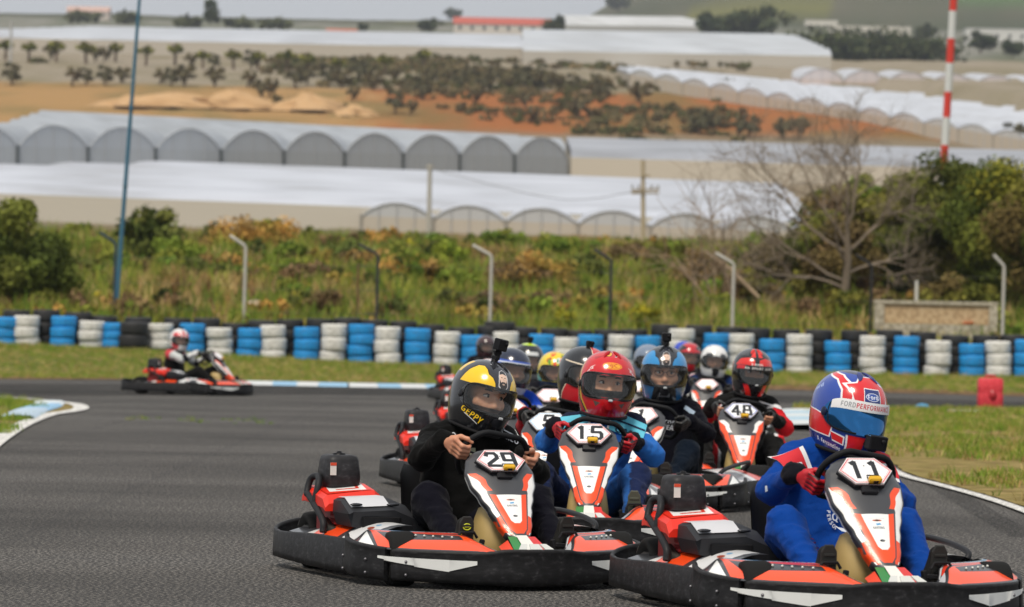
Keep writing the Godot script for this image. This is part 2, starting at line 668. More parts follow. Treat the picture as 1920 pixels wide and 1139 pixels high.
func engine_print() -> ImageTexture:
	var pr := Print.new(128, 128, Vector2(0, 0), Vector2(1, 1), Color("df2f1c"))
	pr.poly([Vector2(0.1, 0.15), Vector2(0.9, 0.05), Vector2(0.95, 0.8), Vector2(0.2, 0.72)], Color("e3e1e0"))
	pr.line([Vector2(0.3, 0.25), Vector2(0.75, 0.22), Vector2(0.8, 0.62), Vector2(0.35, 0.6)], 0.07, Color("cf3a2a"))
	return pr.tex()


func tex_mat(t: Texture2D, rough := 0.35, coat := 0.0) -> StandardMaterial3D:
	var m := StandardMaterial3D.new()
	m.albedo_texture = t
	m.roughness = rough
	m.texture_repeat = false
	if coat > 0.0:
		m.clearcoat_enabled = true
		m.clearcoat = coat
		m.clearcoat_roughness = 0.08
	return m


func scuffed(hex: String, rough: float) -> StandardMaterial3D:
	var m := StandardMaterial3D.new()
	m.albedo_color = Color.WHITE
	var c := Color(hex)
	m.albedo_texture = noise_tex(512, 0.012, 5, [[0.0, c.darkened(0.2).to_html()], [0.5, c.to_html()], [0.7, c.lightened(0.03).to_html()], [0.85, c.lightened(0.08).to_html()], [1.0, c.lightened(0.22).to_html()]], FastNoiseLite.TYPE_SIMPLEX, 5)
	m.roughness = rough
	m.metallic_specular = 0.32
	m.heightmap_enabled = true
	m.heightmap_texture = noise_tex(256, 0.05, 3, [], FastNoiseLite.TYPE_SIMPLEX, 8)
	m.heightmap_scale = 0.05
	tri_map(m, 2.3)
	m.uv1_scale = Vector3(2.4, 4.0, 2.4)
	return m


func nose_point(u: float, v: float) -> Vector3:
	# the fairing between the top of the nose bumper (v = 0) and its inner edge (v = 1); u from -1 to 1
	var t := clampf((u * 0.80 + 1) / 2, 0, 1) * 12
	var k := mini(int(t), 11)
	var b: Vector3 = NOSE[k].cubic_interpolate(NOSE[k + 1], NOSE[maxi(k - 1, 0)], NOSE[mini(k + 2, 12)], t - k)
	var a := absf(u)
	var w := smoothstep(0.16, 0.30, a)
	var inn := Vector3(b.x * lerpf(0.98, 0.80, smoothstep(0.4, 1.0, a)), 0, b.z - lerpf(0.10, 0.30, w) * lerpf(1.0, 0.75, smoothstep(0.6, 1.0, a)))
	var p := b.lerp(inn, v)
	p.y = lerpf(0.172, lerpf(0.176, 0.245, w * smoothstep(1.15, 0.7, a)), 1.0 - pow(1.0 - v, 1.5)) + 0.010 * sin(PI * v) * w
	return p


func build_kart(called: String, label: String, at: Vector3, turn: float, plate: Texture2D) -> Node3D:
	var k := thing(called, label, "go-kart", at, turn, "racing go-karts on the track")
	var black := scuffed("1f1f21", 0.5)
	M["kart_black"] = black
	var matt := mat("1c1c1f", 0.7)
	# nose bumper and its pale printed wedges
	var path := path_at(NOSE, 73)
	var st := stb()
	sweep(st, path.slice(18, 55), func(f: float):
		var t := (18.0 + f * 36.0) / 72.0
		var a := absf(t * 2 - 1)
		return bumper_profile(0.03 - 0.012 * smoothstep(0.4, 0.0, a) + 0.012 * smoothstep(0.75, 1.0, a), 0.174 + 0.014 * smoothstep(0.2, 0.12, a), 0.026, 0.007))
	var nb := obj("front_bumper", st, black, k)
	for s in [0, 1]:
		st = stb()
		sweep(st, path.slice(0, 18) if s == 0 else path.slice(55, 73), func(f: float):
			var b: float = f if s == 1 else 1.0 - f
			return bumper_profile(0.026 + 0.02 * b, 0.180 + 0.040 * b, 0.018, 0.010))
		obj("corner_bumper", st, black, k)
	for s in [-1, 1]:
		st = stb()
		var rows := []
		for i in 17:
			var f := i / 16.0
			var u := lerpf(0.21, 0.56, f)
			var i0 := int(round(36 + s * u * 36))
			var d: Vector3 = (path[i0 + 1] - path[i0 - 1]).normalized()
			var o := d.cross(Vector3.UP).normalized()
			var y1 := lerpf(0.133, 0.142, f)
			var y0 := lerpf(0.127, 0.080, f / 0.28) if f < 0.28 else lerpf(0.080, 0.131, (f - 0.28) / 0.72)
			rows.append(PackedVector3Array([path[i0] + o * 0.0105 + Vector3.UP * y0, path[i0] + o * 0.0095 + Vector3.UP * y1]))
		loft(st, rows)
		obj("wedge_panel", st, mat("d5d7d6", 0.45), nb)
	st = stb()
	for i in [4, 14, 20, 52, 58, 68]:
		for y in [0.06, 0.12]:
			var d: Vector3 = (path[i + 1] - path[i - 1]).normalized()
			var o := d.cross(Vector3.UP).normalized()
			blob(st, path[i] + o * (0.010 if i > 18 and i < 54 else 0.012) + Vector3.UP * y, Vector3.ONE * 0.0075, Basis.IDENTITY, 8, 6)
	obj("bumper_bolts", st, mat("77767a", 0.4, 0.8), nb)
	# headlight fairing
	st = stb()
	var rows := []
	for j in 9:
		var r := PackedVector3Array()
		for i in 81:
			r.append(nose_point(i / 40.0 - 1.0, j / 8.0))
		rows.append(r)
	loft(st, rows)
	var fair := obj("nose_fairing", st, tex_mat(fairing_print(), 0.3, 0.4), k)
	for s in [-1, 1]:
		st = stb()
		for i in 8:
			blob(st, nose_point(s * (0.34 + i * 0.036), 0.47 + 0.010 * i) + Vector3(0, 0.004, 0.002), Vector3.ONE * 0.0058, Basis.IDENTITY, 8, 6)
		obj("headlight", st, mat("c9cac4", 0.25), fair)
	# grille: three pale openings in the middle of the nose
	for q in [[-0.085, -0.045, -0.060, -0.030], [-0.030, 0.030, -0.022, 0.022], [0.045, 0.085, 0.030, 0.060]]:
		st = stb()
		var zb := 0.985 - absf(q[0] + q[1]) * 0.05
		prism(st, PackedVector2Array([Vector2(q[0], 0), Vector2(q[1], 0), Vector2(q[3], 0.045), Vector2(q[2], 0.045)]), Transform3D(Basis(Vector3.RIGHT, -1.05), Vector3(0, 0.186, zb - 0.018)), 0.006, 0.001)
		obj("grille_insert", st, mat("c4c6c4", 0.5), nb)
	# tricolour foot of the steering fairing
	var cols := ["d8452a", "1f7d3c", "d9d9d4", "c92a2a", "d8452a"]
	var xs := [-0.145, -0.088, -0.034, 0.034, 0.088, 0.145]
	for i in 5:
		st = stb()
		var lift := [0.05, 0.066, 0.072, 0.066, 0.05, 0.03]
		rows = []
		for j in 5:
			var f := j / 4.0
			rows.append(PackedVector3Array([Vector3(xs[i] * (1 - 0.25 * f), 0.168 + lift[i] * f * (0.4 if i == 0 else 1.0), 0.93 - 0.17 * f), Vector3(xs[i + 1] * (1 - 0.25 * f), 0.168 + lift[i] * f * (0.4 if i == 4 else 1.0), 0.93 - 0.17 * f)]))
		loft(st, rows)
		obj("nose_stripe", st, mat(cols[i], 0.35), k)
	# steering fairing (the tall shield that carries the number)
	st = stb()
	rows = []
	var uvs := []
	for i in 41:
		var v := i / 40.0
		var c := nassau_c(v)
		var w := nassau_w(v)
		var r := PackedVector3Array()
		var ur := []
		for j in range(-11, 12):
			var u := clampf(j / 9.0, -1, 1)
			var e := maxf(0, absf(j) - 9)
			var x := u * w * (1 - 0.03 * e)
			r.append(c + Vector3(x, 0.012 * (1 - u * u) - 0.012 * e, -0.045 * pow(absf(u), 2.2) * (w / 0.16) - 0.022 * e - 0.018 * smoothstep(0.8, 0.25, absf(u)) * smoothstep(0.3, 0.5, v) * 0.0))
			ur.append(Vector2((x + 0.18) / 0.36, v))
		rows.append(r)
		uvs.append(ur)
	loft(st, rows, false, 0, uvs)
	var shield := obj("steering_fairing", st, tex_mat(nassau_print(false), 0.38, 0.25), k)
	# number plate, its holder and the yellow transponder
	var xf := Transform3D(Basis(Vector3.RIGHT, -0.86), Vector3(0, 0.617, 0.462))
	st = stb()
	var hexa := PackedVector2Array([Vector2(-0.12, 0), Vector2(-0.062, -0.078), Vector2(0.062, -0.078), Vector2(0.12, 0), Vector2(0.062, 0.078), Vector2(-0.062, 0.078)])
	prism(st, hexa, xf, 0.010, 0.0015)
	obj("number_plate", st, tex_mat(plate, 0.4), k)
	st = stb()
	var big := PackedVector2Array()
	for p in hexa:
		big.append(p * 1.06)
	prism(st, big, xf.translated_local(Vector3(0, 0, -0.012)), 0.012, 0.002)
	box(st, Vector3(0, 0.543, 0.512), Vector3(0.075, 0.05, 0.03), Basis(Vector3.RIGHT, -0.6), 0.006)
	obj("plate_holder", st, mat("202125", 0.45), k)
	st = stb()
	box(st, xf * Vector3(0.018, -0.074, 0.022), Vector3(0.056, 0.03, 0.028), xf.basis, 0.006)
	var tr := obj("transponder", st, mat("cfa011", 0.4), k)
	st = stb()
	box(st, xf * Vector3(0.018, -0.089, 0.022), Vector3(0.022, 0.006, 0.014), xf.basis, 0.002)
	var lever := stb()
	tube(lever, [xf * Vector3(-0.012, -0.062, 0.02), xf * Vector3(-0.010, -0.044, 0.018), xf * Vector3(0.044, -0.044, 0.018), xf * Vector3(0.047, -0.062, 0.02)], 0.0032, 6)
	obj("switch", st, mat("17181b", 0.45), tr)
	obj("clip", lever, mat("17181b", 0.45), tr)
	# fuel tank between the legs
	st = stb()
	rows = []
	for q in [[0.06, 0.10, 0.10], [0.07, 0.115, 0.125], [0.2, 0.115, 0.125], [0.30, 0.10, 0.105], [0.345, 0.085, 0.085], [0.36, 0.06, 0.06]]:
		var ring := PackedVector3Array()
		for j in 16:
			var a := TAU * j / 16
			ring.append(Vector3(signf(cos(a)) * pow(absf(cos(a)), 0.6) * q[1], q[0], 0.44 + signf(sin(a)) * pow(absf(sin(a)), 0.6) * q[2]))
		rows.append(ring)
	loft(st, rows, true)
	cap(st, rows[5])
	var tank := obj("fuel_tank", st, mat("b39a63", 0.45), k)
	st = stb()
	lathe(st, [Vector2(0.001, 0.39), Vector2(0.028, 0.388), Vector2(0.03, 0.355)], 12, Transform3D(Basis.IDENTITY, Vector3(0.04, 0, 0.44)))
	obj("cap", st, mat("1c1c1e", 0.5), tank)
	# steering wheel and column
	var wc := Vector3(0.035, 0.575, 0.25)
	var wb := Basis(Vector3.RIGHT, 0.6) * Basis(Vector3.BACK, -0.2)
	var ring := []
	for i in 40:
		var a := TAU * i / 40
		var p := Vector2(cos(a), sin(a))
		p.y = clampf(p.y, -0.72, 0.86)
		ring.append(wc + wb * Vector3(p.x * 0.172, p.y * 0.155, 0))
	st = stb()
	tube(st, ring, 0.0145, 10, true)
	var wheel := obj("steering_wheel", st, mat("17181b", 0.65), k)
	st = stb()
	for a in [0.15, PI - 0.15, -PI / 2]:
		tube(st, [wc + wb * Vector3(0, 0, 0.03), wc + wb * Vector3(cos(a) * 0.155, sin(a) * 0.11, 0)], 0.011, 6, false, 0.5)
	lathe(st, [Vector2(0.001, 0.02), Vector2(0.045, 0.02), Vector2(0.048, -0.02), Vector2(0.001, -0.03)], 14, Transform3D(wb * Basis(Vector3.RIGHT, PI / 2), wc + wb * Vector3(0, 0, 0.03)))
	obj("spokes", st, mat("232428", 0.5), wheel)
	st = stb()
	tube(st, [wc + wb * Vector3(0, 0, 0.03), Vector3(0, 0.12, 0.68)], 0.011, 8)
	obj("steering_column", st, mat("3d3e42", 0.4, 0.7), k)
	# floor, frame and axle
	st = stb()
	prism(st, PackedVector2Array([Vector2(-0.3, -0.9), Vector2(0.3, -0.9), Vector2(0.34, -0.2), Vector2(0.3, 0.8), Vector2(-0.3, 0.8), Vector2(-0.34, -0.2)]), Transform3D(Basis(Vector3.RIGHT, PI / 2), Vector3(0, 0.045, 0)) * Transform3D(Basis(Vector3.RIGHT, PI), Vector3.ZERO), 0.012)
	obj("floor_tray", st, mat("2b2b2e", 0.5, 0.5), k)
	st = stb()
	for s in [-1, 1]:
		tube(st, [Vector3(s * 0.30, 0.06, 0.85), Vector3(s * 0.36, 0.07, 0.2), Vector3(s * 0.36, 0.08, -0.3), Vector3(s * 0.32, 0.14, -0.9)], 0.016, 8)
		tube(st, [Vector3(s * 0.30, 0.10, 0.82), Vector3(s * 0.58, 0.10, 0.62)], 0.014, 8)
		tube(st, [Vector3(s * 0.36, 0.08, 0.22), Vector3(s * 0.66, 0.10, 0.18)], 0.014, 8)
		tube(st, [Vector3(s * 0.36, 0.08, -0.32), Vector3(s * 0.66, 0.10, -0.36)], 0.014, 8)
	tube(st, [Vector3(-0.5, 0.14, -0.62), Vector3(0.5, 0.14, -0.62)], 0.02, 8)
	obj("frame", st, mat("2e2f33", 0.4, 0.4), k)
	# pedals and heel guards
	for s in [-1, 1]:
		st = stb()
		for y in [0.10, 0.145, 0.19]:
			box(st, Vector3(s * 0.245, y, 0.715 + (y - 0.1) * 0.1), Vector3(0.13, 0.022, 0.02), Basis(Vector3.BACK, s * -0.06), 0.004)
		box(st, Vector3(s * 0.185, 0.13, 0.71), Vector3(0.02, 0.18, 0.028), Basis(Vector3.BACK, s * 0.16), 0.004)
		box(st, Vector3(s * 0.305, 0.15, 0.71), Vector3(0.018, 0.13, 0.02), Basis(Vector3.BACK, s * 0.05), 0.004)
		tube(st, [Vector3(s * 0.2, 0.225, 0.72), Vector3(s * 0.215, 0.25, 0.72), Vector3(s * 0.28, 0.25, 0.72), Vector3(s * 0.295, 0.225, 0.72)], 0.007, 6)
		tube(st, [Vector3(s * 0.245, 0.06, 0.74), Vector3(s * 0.245, 0.25, 0.70)], 0.008, 6)
		obj("pedal", st, matt, k)
	# wheels
	for q in [[-1, 0.60, 0.065, 0.125], [1, 0.60, 0.065, 0.125], [-1, -0.62, 0.1, 0.138], [1, -0.62, 0.1, 0.138]]:
		var hw: float = q[2]
		var rd: float = q[3]
		var turned := Basis(Vector3.UP, -0.12 if q[1] > 0 else 0.0)
		var wx := Transform3D(turned * Basis(Vector3.BACK, PI / 2), Vector3(q[0] * (0.53 if q[1] > 0 else 0.52), rd, q[1]))
		st = stb()
		lathe(st, [Vector2(rd * 0.55, -hw * 0.8), Vector2(rd * 0.8, -hw), Vector2(rd * 0.95, -hw * 0.9), Vector2(rd, -hw * 0.65), Vector2(rd, hw * 0.65), Vector2(rd * 0.95, hw * 0.9), Vector2(rd * 0.8, hw), Vector2(rd * 0.55, hw * 0.8)], 28, wx)
		var wn := obj("wheel", st, mat("191919", 0.85), k)
		st = stb()
		lathe(st, [Vector2(rd * 0.56, -hw * 0.8), Vector2(rd * 0.5, -hw * 0.4), Vector2(rd * 0.2, -hw * 0.3), Vector2(rd * 0.2, hw * 0.3), Vector2(rd * 0.5, hw * 0.4), Vector2(rd * 0.56, hw * 0.8)], 20, wx)
		lathe(st, [Vector2(0.001, -hw * 0.8), Vector2(rd * 0.22, -hw * 0.75), Vector2(rd * 0.22, hw * 0.75), Vector2(0.001, hw * 0.8)], 10, wx)
		obj("rim", st, mat("6d6e72", 0.4, 0.8), wn)
	# side bumpers with their covers
	for s in [-1, 1]:
		var fp := FLANK.map(func(p): return Vector3(p.x * s, p.y, p.z))
		if s > 0:
			fp.reverse()
		var sp := path_at(fp, 49)
		st = stb()
		sweep(st, sp, func(t: float):
			var b: float = t if s < 0 else 1.0 - t
			return bumper_profile(0.04 + 0.012 * smoothstep(0.2, 0.6, b), 0.197 - 0.018 * smoothstep(0.2, 0.55, b) + 0.052 * smoothstep(0.55, 0.85, b), 0.016, 0.006))
		var sb := obj("side_bumper", st, black, k)
		st = stb()
		for i in [6, 14, 22, 30]:
			var ii: int = i if s < 0 else 48 - i
			var d: Vector3 = (sp[ii + 1] - sp[ii - 1]).normalized()
			var o := d.cross(Vector3.UP).normalized()
			for y in [0.075, 0.165]:
				blob(st, sp[ii] + o * 0.008 + Vector3.UP * y, Vector3(0.008, 0.014, 0.008), Basis.IDENTITY, 8, 6)
		obj("slot_bolts", st, mat("68676a", 0.45, 0.7), sb)
		st = stb()
		rows = []
		for j in 7:
			var v := j / 6.0
			var r := PackedVector3Array()
			for i in 29:
				var z := lerpf(0.40, -0.66, i / 28.0)
				var xo := key([[-0.66, 0.68], [-0.3, 0.685], [0.3, 0.65], [0.42, 0.63]], z)
				var y := lerpf(0.178, 0.262 - 0.05 * smoothstep(-0.2, -0.5, z), 1 - pow(1 - v, 1.6)) + 0.012 * sin(PI * v)
				r.append(Vector3(s * lerpf(xo, 0.40, v), y, z))
			rows.append(r)
		loft(st, rows)
		obj("side_cover", st, tex_mat(cover_print(s > 0), 0.32, 0.4), k)
	# rear bumper
	st = stb()
	sweep(st, path_at([Vector3(-0.24, 0, -0.955), Vector3(0, 0, -0.96), Vector3(0.24, 0, -0.955)], 9), func(_t): return bumper_profile(0.05, 0.225, 0.02, 0.006))
	obj("rear_bumper", st, black, k)
	# seat
	st = stb()
	rows = []
	for q in [[0.075, 0.12, 0.20, 0.16], [0.10, -0.02, 0.21, 0.12], [0.13, -0.2, 0.215, 0.10], [0.2, -0.33, 0.215, 0.12], [0.32, -0.40, 0.21, 0.13], [0.45, -0.45, 0.195, 0.11], [0.50, -0.465, 0.17, 0.08]]:
		var r := PackedVector3Array()
		for j in range(-8, 9):
			var u := j / 8.0
			var lift: float = q[3] * pow(absf(u), 3.0)
			var up := Vector3(0, 1, 0) if q[1] > -0.1 else Vector3(0, 0.25, 0.97)
			r.append(Vector3(u * q[2] * 1.12, q[0], q[1]) + up * lift)
		rows.append(r)
	loft(st, rows)
	var back := []
	for r in rows:
		var b2 := PackedVector3Array()
		for p in r:
			b2.append(p + Vector3(0, -0.008, -0.012))
		back.append(b2)
	loft(st, back)
	obj("seat", st, mat("1a1a1c", 0.45), k)
	# engine side: engine, red cover, grey pod with bolts, air box, roll bar
	st = stb()
	box(st, Vector3(-0.50, 0.21, -0.36), Vector3(0.20, 0.24, 0.26), Basis.IDENTITY, 0.02)
	for i in 6:
		box(st, Vector3(-0.52, 0.15 + i * 0.03, -0.22), Vector3(0.16, 0.012, 0.07), Basis.IDENTITY, 0.003)
	var eng := obj("engine", st, mat("8e1f1f", 0.5), k)
	st = stb()
	tube(st, [Vector3(-0.60, 0.24, -0.30), Vector3(-0.62, 0.21, -0.20), Vector3(-0.57, 0.18, -0.14)], 0.028, 10)
	obj("exhaust", st, mat("3a3936", 0.5, 0.6), eng)
	st = stb()
	tube(st, [Vector3(-0.56, 0.16, -0.55), Vector3(-0.56, 0.2, -0.75)], 0.05, 12)
	obj("silencer", st, mat("3a3936", 0.5, 0.6), eng)
	st = stb()
	rows = []
	for q in [[-0.16, 0.30, 0.335], [-0.20, 0.315, 0.375], [-0.34, 0.325, 0.395], [-0.50, 0.335, 0.40], [-0.54, 0.33, 0.37]]:
		rows.append(PackedVector3Array([Vector3(-0.655, q[1], q[0]), Vector3(-0.655, q[2] - 0.02, q[0]), Vector3(-0.635, q[2], q[0]), Vector3(-0.40, q[2] + 0.025, q[0]), Vector3(-0.37, q[2], q[0]), Vector3(-0.37, q[1], q[0])]))
	loft(st, rows, true, -1)
	cap(st, rows[0], true)
	cap(st, rows[4])
	var ec := obj("engine_cover", st, mat("d92c1a", 0.35), k)
	st = stb()
	loft(st, [PackedVector3Array([Vector3(-0.63, 0.380, -0.205), Vector3(-0.41, 0.402, -0.205)]), PackedVector3Array([Vector3(-0.632, 0.3995, -0.34), Vector3(-0.405, 0.4235, -0.34)]), PackedVector3Array([Vector3(-0.632, 0.405, -0.50), Vector3(-0.405, 0.4285, -0.50)])])
	obj("printed_panel", st, tex_mat(engine_print(), 0.35), ec)
	st = stb()
	rows = []
	for q in [[-0.62, 0.30, 0.355], [-0.60, 0.24, 0.365], [-0.40, 0.20, 0.375], [-0.30, 0.18, 0.335], [-0.24, 0.16, 0.27]]:
		rows.append(PackedVector3Array([Vector3(q[0], q[1], 0.09), Vector3(q[0], q[2] - 0.055, 0.115), Vector3(q[0], q[2] - 0.045, 0.09), Vector3(q[0], q[2], -0.03), Vector3(q[0], q[2], -0.14), Vector3(q[0], q[1], -0.15)]))
	loft(st, rows, true, -1)
	cap(st, rows[0], true)
	cap(st, rows[4])
	var pod := obj("engine_pod", st, mat("2b2c30", 0.45), k)
	st = stb()
	loft(st, [PackedVector3Array([Vector3(-0.60, 0.371, -0.135), Vector3(-0.60, 0.371, -0.03), Vector3(-0.60, 0.331, 0.078)]), PackedVector3Array([Vector3(-0.41, 0.379, -0.135), Vector3(-0.41, 0.379, -0.03), Vector3(-0.41, 0.339, 0.078)])])
	obj("top_panel", st, mat("c3c4c9", 0.35), pod)
	st = stb()
	for x in [-0.575, -0.395]:
		blob(st, Vector3(x, 0.343, 0.075), Vector3(0.032, 0.008, 0.012), Basis.IDENTITY, 12, 6)
	obj("latch", st, mat("3b3c40", 0.25, 0.6), pod)
	st = stb()
	box(st, Vector3(-0.46, 0.262, 0.108), Vector3(0.19, 0.05, 0.012), Basis.IDENTITY, 0.004)
	obj("socket_panel", st, mat("131316", 0.6), pod)
	st = stb()
	rows = []
	for q in [[0.405, 0.07, 0.085], [0.415, 0.088, 0.102], [0.47, 0.090, 0.104], [0.535, 0.082, 0.096], [0.553, 0.076, 0.088], [0.56, 0.06, 0.07]]:
		var r := PackedVector3Array()
		for j in 20:
			var a := TAU * j / 20
			r.append(Vector3(-0.515 + signf(cos(a)) * pow(absf(cos(a)), 0.45) * q[1], q[0], -0.40 + signf(sin(a)) * pow(absf(sin(a)), 0.45) * q[2]))
		rows.append(r)
	loft(st, rows, true)
	cap(st, rows[5])
	var ab := obj("air_box", st, scuffed("2a2a2d", 0.5), k)
	st = stb()
	lathe(st, [Vector2(0.001, 0.578), Vector2(0.012, 0.576), Vector2(0.014, 0.568), Vector2(0.03, 0.568), Vector2(0.032, 0.556)], 14, Transform3D(Basis.IDENTITY, Vector3(-0.515, 0, -0.40)))
	obj("cap", st, mat("17171a", 0.4), ab)
	st = stb()
	box(st, Vector3(-0.575, 0.495, -0.297), Vector3(0.03, 0.06, 0.003))
	obj("sticker", st, mat("d8d5d0", 0.5), ab)
	st = stb()
	box(st, Vector3(-0.575, 0.518, -0.2955), Vector3(0.03, 0.014, 0.003))
	obj("sticker_band", st, mat("cf4a2c", 0.5), ab)
	st = stb()
	tube(st, path_at([Vector3(-0.66, 0.20, -0.17), Vector3(-0.655, 0.26, -0.20), Vector3(-0.66, 0.36, -0.40), Vector3(-0.66, 0.375, -0.44), Vector3(-0.64, 0.44, -0.45), Vector3(-0.62, 0.455, -0.40), Vector3(-0.635, 0.42, -0.34), Vector3(-0.66, 0.32, -0.33)], 40), 0.0165, 10)
	obj("roll_bar", st, mat("26272a", 0.5), k)
	# off side: open tubular guard
	st = stb()
	tube(st, path_at([Vector3(0.50, 0.22, 0.34), Vector3(0.54, 0.27, 0.30), Vector3(0.56, 0.30, -0.05), Vector3(0.54, 0.30, -0.35), Vector3(0.48, 0.24, -0.46)], 20), 0.014, 8)
	obj("side_guard", st, mat("26272a", 0.5), k)
	return k


# ---------- helmets: azimuth a (0 ahead) and elevation e in degrees
func helmet_point(a: float, e: float, off := 0.0) -> Vector3:
	var ar := deg_to_rad(a)
	var y: float
	var r: float
	if e >= 0:
		var s := sin(deg_to_rad(e))
		y = 0.152 * s
		r = pow(maxf(0.0, 1 - pow(s, 2.25)), 1 / 2.15)
	else:
		var f := -e / 70.0
		y = -0.158 * f
		r = 1.0 - 0.20 * pow(f, 2.4)
	var fr := maxf(0.0, cos(ar))
	var low := smoothstep(0.0, -40.0, e)
	var p := Vector3(sin(ar) * 0.139 * r * (1 - 0.10 * low * fr), y, cos(ar) * r * (0.168 if cos(ar) > 0 else 0.176))
	p.z += 0.036 * low * pow(fr, 1.6) * (1 - 0.35 * smoothstep(-55.0, -70.0, e))
	p.y -= 0.012 * low * fr * smoothstep(-40.0, -70.0, e)
	if off != 0.0:
		p += (p - Vector3(0, p.y * 0.3, 0)).normalized() * off
	return p


func helmet_shell(off: float, lo := -70.0) -> SurfaceTool:
	var es := [lo, -64.0, -56.0, -48.0, -40.0, -32.0, -24.0, -16.0, -8.0, 0.0, 7.0, 13.0, 20.0, 28.0, 36.0, 44.0, 52.0, 60.0, 67.0, 74.0, 80.0, 85.0, 90.0]
	var st := stb()
	st.set_smooth_group(0)
	var az := []
	for i in 61:
		az.append(-180.0 + i * 6.0)
	for i in es.size() - 1:
		for j in 60:
			if es[i] >= -32 and es[i + 1] <= 13 and az[j] >= -66 and az[j + 1] <= 66:
				continue
			var q := [[az[j], es[i]], [az[j + 1], es[i]], [az[j + 1], es[i + 1]], [az[j], es[i + 1]]]
			var p := []
			var u := []
			for c in q:
				p.append(helmet_point(c[0], c[1], off))
				u.append(Vector2((c[0] + 180) / 360, (90 - c[1]) / 160))
			tri(st, p[0], p[2], p[1], u[0], u[2], u[1])
			tri(st, p[0], p[3], p[2], u[0], u[3], u[2])
	return st


func visor_point(u: float, v: float, off: float) -> Vector3:
	var half := lerpf(27.0, 10.0, pow(absf(u), 7.0))
	return helmet_point(u * 76, -9.0 + v * half, off)


func visor_patch(u0: float, u1: float, v0: float, v1: float, off: float, n := 33, m := 9) -> SurfaceTool:
	var st := stb()
	var rows := []
	for i in m:
		var r := PackedVector3Array()
		for j in n:
			r.append(visor_point(lerpf(u0, u1, j / (n - 1.0)), lerpf(v0, v1, i / (m - 1.0)), off))
		rows.append(r)
	loft(st, rows)
	return st


func hw(pr: Print, text: String, a: float, e: float, size: float, c: Color, turn := 0.0, stretch := 1.0, shear := 0.0) -> void:
	pr.tris(letters(text), Transform2D(Vector2(cos(turn), sin(turn)) * size * stretch, Vector2(sin(turn), -cos(turn)) * size + Vector2(cos(turn), sin(turn)) * -shear * size, Vector2(a, e)), c)


func V(l: Array) -> Array:
	var o := []
	for i in range(0, l.size(), 2):
		o.append(Vector2(l[i], l[i + 1]))
	return o


func mirror(l: Array, s: float) -> Array:
	return V(l).map(func(p): return Vector2(p.x * s, p.y))


func face_sticker(pr: Print, cap_col: Color, skin: Color, dark: Color) -> void:
	var q := func(l: Array, c: Color): pr.poly(V(l), c)
	q.call([-11, 20, -12, 40, -10, 50, 0, 55, 10, 50, 12, 40, 11, 22, 5, 15, -5, 15], Color("bfbfc2"))
	q.call([-9.5, 22, -10, 44, -8, 50, 0, 53, 8, 50, 10, 44, 9.5, 22, 4, 17, -4, 17], skin)
	q.call([-10, 43, -8, 50, 0, 53.5, 8, 50, 10, 43, 0, 46], cap_col)
	q.call([-9, 34, -9, 22, -4, 16.5, 4, 16.5, 9, 22, 9, 34, 6, 28, 3, 30, -3, 30, -6, 28], dark)
	pr.oval(Vector2(0, 25.5), Vector2(3, 1.5), skin.darkened(0.15))
	pr.oval(Vector2(-4, 38), Vector2(2, 0.8), dark)
	pr.oval(Vector2(4, 38), Vector2(2, 0.8), dark)
	pr.line(V([0, 37, 1, 32]), 1.0, skin.darkened(0.25))


